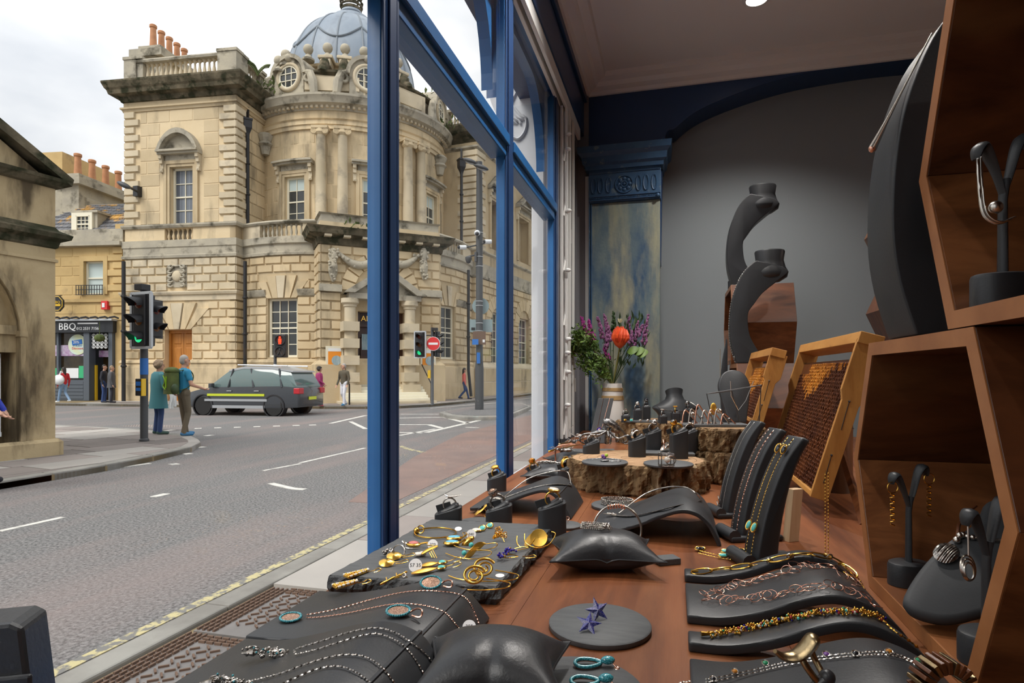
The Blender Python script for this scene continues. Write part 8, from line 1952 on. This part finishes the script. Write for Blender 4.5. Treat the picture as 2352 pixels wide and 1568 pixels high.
for off in(-.012,):fchain([V((q[0]-.002,2.06+off,HZ0+.1384+q[1]))for q in ff[::-1]],.0017,t,'silver_dark')
c=V((.19,2.048,HZ0+.1384+.02));MB().ring(.006,.0012,16,5,T(c)@Ry(85)).obj('ring_drop','silver',t,smooth=60);MB().sph(c+V((-.001,0,.014)),.003,8,6).obj('bead','turquoise',t,smooth=60)
fchain([V((.297+.045*cos(a_),2.06+.036*sin(a_),HZ0+.1384+.305+.012*-cos(a_)))for a_ in[pi+(k-12)*pi/24 for k in range(25)]],.0014,t,'gold')
p=ts(1650,880,2.2);t=jw('side_pad','narrow black necklace pad with gold ring pendant beside the far boxes','necklace stand',V((p.x,2.2,ZT)))
MB().prism([(q.x,q.y)for q in catmull([V(q)for q in((.010,0,0),(-.006,.10,0),(-.010,.2,0),(-.004,.28,0),(.006,.34,0),(.012,.34,0),(.012,0,0))],4)],-.02,.02,basis(V((.172,2.24,ZT)),V((1,0,0)),Z3,V((0,1,0)))).obj('pad','leather',t,bevel=.003,smooth=50)
MB().ring(.006,.001,16,5,T(.160,2.22,ZT+.2)@Ry(80)).obj('ring_pendant','gold',t,smooth=60);fchain([V((.160,2.225,ZT+.33)),V((.160,2.22,ZT+.205))],.0010,t,'gold')
z2=HZ0+.276+.1384
for px,py,h,lab in((1668,655,.026,'left'),(1700,650,.03,'right')):
 p=ts(px,py,2.32);p.z=z2;p.x=max(p.x,.205);tag(MB().lathe([(0,0),(.012,0),(.012,h),(.0105,h+.002),(0,h+.002)],20,T(p)).obj('small_pedestal','leather',origin=p,smooth=40),'small round black pedestal on the far upper box, %s one'%lab,'pedestal','small black pedestals')
p=V((.215,2.27,z2));t=jw('gold_flower_earrings','gold flower cluster earrings on a thin stand on the far upper box','earrings',p);MB().rod(p,p+V((0,0,.075)),.003,8).lathe([(0,0),(.010,0),(.010,.012),(0,.014)],16,T(p)).obj('stand','leather',t);w=MB()
for k in range(9):w.sph(p+V((R.gauss(-.004,.006),R.gauss(-.004,.003),.045+R.gauss(0,.012))),.0045,7,5,sc=(1,.6,1))
w.obj('gold_petals','gold',t,smooth=60)
# ---- silver pieces on the logs
def scribble(label,name,c,sx_,sy_,sz_,n_,r_,m,cat='brooch',seed=1,parts=('twisted_wire',)):
 rr=random.Random(seed);t=jw(name,label,cat,c)
 for q in range(n_):
  p=c+V((rr.uniform(-sx_,sx_),rr.uniform(-sy_,sy_),rr.uniform(0,sz_*.5)));pts=[p]
  for k in range(5):p=c+V((rr.uniform(-sx_,sx_),rr.uniform(-sy_,sy_),rr.uniform(0,sz_)));pts.append(p)
  MB().tube(catmull(pts,6),[r_*(.6+.5*abs(sin(k*.35)))for k in range(31)],6).obj('curled_wire',m,t,smooth=60)
 return t
c=ts(1405,1010,1.42);t=jw('octopus_necklace','oxidised silver octopus necklace with curling tentacles on the nearest log','necklace',V((c.x,c.y,L1)))
cc_=at(1395,990,1.42);MB().sph((0,0,0),.016,14,9,T(cc_+c2w(.012,.01,.012))@Rz(30)@Ry(35),sc=(1.7,.9,.8)).obj('head','oxidised',t,smooth=60)
for k in range(8):
 a=k*.75+.3;d=c2w(cos(a),.5*sin(a),0);L_=.045+.015*(k%3);pts=[cc_+d*.006,cc_+d*L_*.5+V((0,0,.012-.004*k%3)),cc_+d*L_+V((0,0,-.008)),cc_+d*L_*1.1+V((0,0,-.022)),cc_+d*L_*.85+V((0,0,-.028)),cc_+d*L_*.75+V((0,0,-.018))]
 MB().tube(catmull(pts,6),[.0032-.0022*i/30 for i in range(31)],7).obj('tentacle','oxidised',t,smooth=60)
MB().tube(catmull([cc_+c2w(.0,.0,.01),L1*Z3*0+cc_+c2w(.0,.012,-.03)],2),.006,8).obj('stem','oxidised',t)
fchain(catmull([cc_+c2w(-.03,0,-.01),cc_+c2w(-.06,.05,-.02),cc_+c2w(-.07,.2,-.02),cc_+c2w(-.05,.3,-.01)],6),.0018,t,'silver_dark')
for i,(px,py,Y,m,lab)in enumerate([(1318,1010,1.75,'oxidised','dark silver anemone brooch with spiky rays by the window'),(1345,1000,1.95,'silver','pale silver branch brooch behind the anemone brooch'),(1290,1030,1.62,'oxidised','ribbed dark silver comb lying by the window')]):
 c=at(px,py,Y);c.z=max(c.z-.01,ZT+.004);t=jw('silver_brooch',lab,'brooch',c)
 for k in range(12):
  a=k*pi/6;MB().tube(catmull([c,c+V((.014*cos(a),.014*sin(a),.010)),c+V((.026*cos(a)*(1.4 if i else 1),.026*sin(a),.004+.01*(k%2)))],4),[.0018-.00015*j for j in range(9)],6).obj('ray',m,t,smooth=60)
 MB().sph(c+V((0,0,.004)),.006,10,7).obj('centre',m,t,smooth=60)
for i,(x0,y0,x1,y1,m,lab)in enumerate([(1262,1036,1370,1012,'gold','long gold hairpin with tapered end beside the window'),(1285,1020,1400,995,'bronze','long bronze hairpin lying beyond the gold one')]):
 a,b=tz(x0,y0,ZT+.02),tz(x1,y1,ZT+.025);t=jw('hairpin',lab,'hairpin',a);MB().tube([a,a.lerp(b,.15),a.lerp(b,.3),b],[.003,.003,.0018,.0012],8).obj('pin',m,t,smooth=50);MB().sph(a,.0036,9,7,sc=(1.4,1,1)).obj('knob',m,t,smooth=60)
c=V((-.275,1.335,ZT+.042));t=jw('chain_bracelet','chunky silver chain bracelet lying on the pillow beside the window','bracelet',c)
for k in range(16):inst(LK.setdefault('cb',MB().ring(.0042,.0011,14,5,None,0,1.25,.8).mesh('link','silver_dark',smooth=70)),'link',t,T(c+V((-.036+k*.0048,.004*sin(k*.5),.001-.00016*(k-8)**2)))@Rz(10)@Rx(60*(k%2)-20))
c=V((-.262,1.53,ZT+.038));t=jw('wire_cuff','square copper wire cuff with silver bead on the small pillow','bangle',c)
for dx in(0,.008):MB().tube(catmull([c+V((-.028,-.02+dx,-.02)),c+V((-.026,-.02+dx,.016)),c+V((.0,0+dx,.022)),c+V((.035,.03+dx,.018)),c+V((.04,.034+dx,.004))],4),.0012,6).obj('wire','rose_gold',t,smooth=60)
MB().sph(c+V((0,-.004,.008)),.008,12,8,sc=(1.5,.8,.7)).obj('bead','silver_dark',t,smooth=60)
p=tz(1383,1058,L1+.005);t=jw('wire_brooch','dark wire brooch with amethyst and peridot on the left coaster of the log','brooch',p)
MB().tube(catmull([p+V((-.035,.0,.001)),p+V((-.015,-.004,.004)),p+V((.005,.0,.006)),p+V((.03,.008,.003)),p+V((.036,.0,.001)),p+V((.01,-.008,.001))],6),.0008,5).obj('wire','oxidised',t,smooth=60)
for dx,dz,m in((.002,.010,'gem_violet'),(.005,.007,'gem_violet'),(.009,.012,'gem_lime')):MB().sph(p+V((dx,-.003,dz)),.0035,10,7).obj('gem',m,t,smooth=60)
MB().sph(p+V((.006,-.008,.002)),.009,12,7,sc=(1,.7,.3)).obj('leaf','oxidised',t,smooth=60)
p=tz(1530,1070,L1+.005);t=jw('cage_ring','black square cage ring holding a white pearl on the right coaster of the log','ring',p);w=MB();X=T(p)@Rz(20)
for z in(.001,.022,.024):
 for a,b in(((-.012,-.009),(.012,-.009)),((.012,-.009),(.012,.009)),((.012,.009),(-.012,.009)),((-.012,.009),(-.012,-.009))):w.rod(X@V((*a,z)),X@V((*b,z)),.0009,5)
for a in((-.012,-.009),(.012,-.009),(.012,.009),(-.012,.009)):w.rod(X@V((*a,.001)),X@V((*a,.024)),.0009,5)
w.box(-.012,.012,-.009,.009,0,.003,X);w.obj('cage','oxidised',t);MB().sph((0,-.006,.013),.006,14,9,X).obj('pearl','pearl',t,smooth=60);MB().ring(.010,.001,24,5,X@T(.006,-.008,.012)@Rx(90),sy=.8).obj('ring_band','silver',t,smooth=60)
p=V((-.005,1.395,L1+.006));t=jw('cabochon_ring','silver ring with glossy bowl setting on the slate plate of the log','ring',p);MB().lathe([(.002,0),(.010,.006),(.013,.014),(.0125,.015),(.009,.008),(0,.004)],24,T(p)@Rz(20)@Ry(-50)@T(0,0,.004)).obj('bowl','silver',t,smooth=50);MB().ring(.012,.0012,24,6,T(p+V((-.014,0,.016)))@Ry(78)).obj('band','rose_gold',t,smooth=60)
c=V((.088,1.445,L2+.006));t=jw('silver_figure','bent silver wire figures lying on the slate plate of the stacked log','ornament',c)
rr=random.Random(11)
for k in range(7):
 x=-.062+k*.014;h=rr.uniform(.018,.045);MB().tube(catmull([c+V((x-.006,-.012,0)),c+V((x,-.004,h)),c+V((x+.012,.004,h*.7)),c+V((x+.028,.010,.0))],5),.0016,7).obj('bent_limb','silver' if k%2 else 'rose_gold',t,smooth=60)
for k in range(5):MB().sph(c+V((-.045+k*.02,rr.uniform(-.008,.008),rr.uniform(.008,.03))),rr.uniform(.004,.0075),10,7).obj('head_bead',('silver','oxidised','silver_dark')[k%3],t,smooth=60)
c=V((.135,1.475,L2));t=jw('wire_prism','thin black wire prism stand with gold leaf earring on the stacked log','jewellery stand',c)
Pw=[c+V(q)for q in((-.045,-.02,.0),(.055,.0,.0),(-.06,-.02,.075),(.06,.0,.095),(.02,.05,.0),(.0,.04,.08))];w=MB()
for a,b in((0,1),(0,2),(1,3),(2,3),(0,4),(1,4),(2,5),(3,5),(4,5)):w.rod(Pw[a],Pw[b],.0011,5)
w.obj('wire_frame','wire_steel',t);MB().sph((0,0,0),.011,12,8,T(c+V((-.045,-.02,.04)))@Rz(20),sc=(.7,.25,1.3)).obj('gold_leaf','gold_matt',t,smooth=60)
for i,(px,m)in enumerate(((1436,'gold'),(1450,'turquoise'),(1471,'silver'),(1488,'silver'))):
 p=ts(px,958,2.08);p.z=L3+.0095;tag(MB().sph(p,.0042,9,7).ring(.0042,.001,14,5,T(p)@Rx(40)).obj('bead_stud',m,origin=p,smooth=60),'%s bead stud on the far log plate, %s in the row'%(('gold','turquoise','pale silver','bright silver')[i],('first','second','third','fourth')[i]),'earring','bead studs on the far log')
for k,dx in enumerate((-.004,.005)):
 p=tz(1300,1203,ZT+.005)+V((dx-.003,dx,.004));t=jw('rose_stud','tiny rose gold cross stud on the small coaster, %s one'%('left','right')[k],'earring',p,'rose gold cross studs');MB().ring(.0025,.0007,12,5,T(p+V((0,0,.004)))@Rx(70)).rod(p+V((0,0,-.003)),p+V((.002,0,.004)),.0006).obj('cross','rose_gold',t,smooth=60)
p=tz(1105,1178,ZT+.006)+V((0,0,.006));t=jw('gold_shield_brooch','gold shield brooch with dark oval stone leaning by the ring stand','brooch',p);X=T(p)@Rz(30)@Ry(-38)
MB().sph((0,0,0),.013,16,8,X,sc=(1.2,.62,.18)).obj('shield','gold',t,smooth=60);MB().sph((.002,0,.003),.0055,12,8,X,sc=(1.2,.8,.5)).obj('stone','gem_black',t,smooth=60);MB().rod(X@V((.004,.004,-.002)),X@V((.006,-.016,-.008)),.0006).rod(X@V((-.004,.004,-.002)),X@V((-.002,-.016,-.012)),.0006).obj('prongs','gold',t)
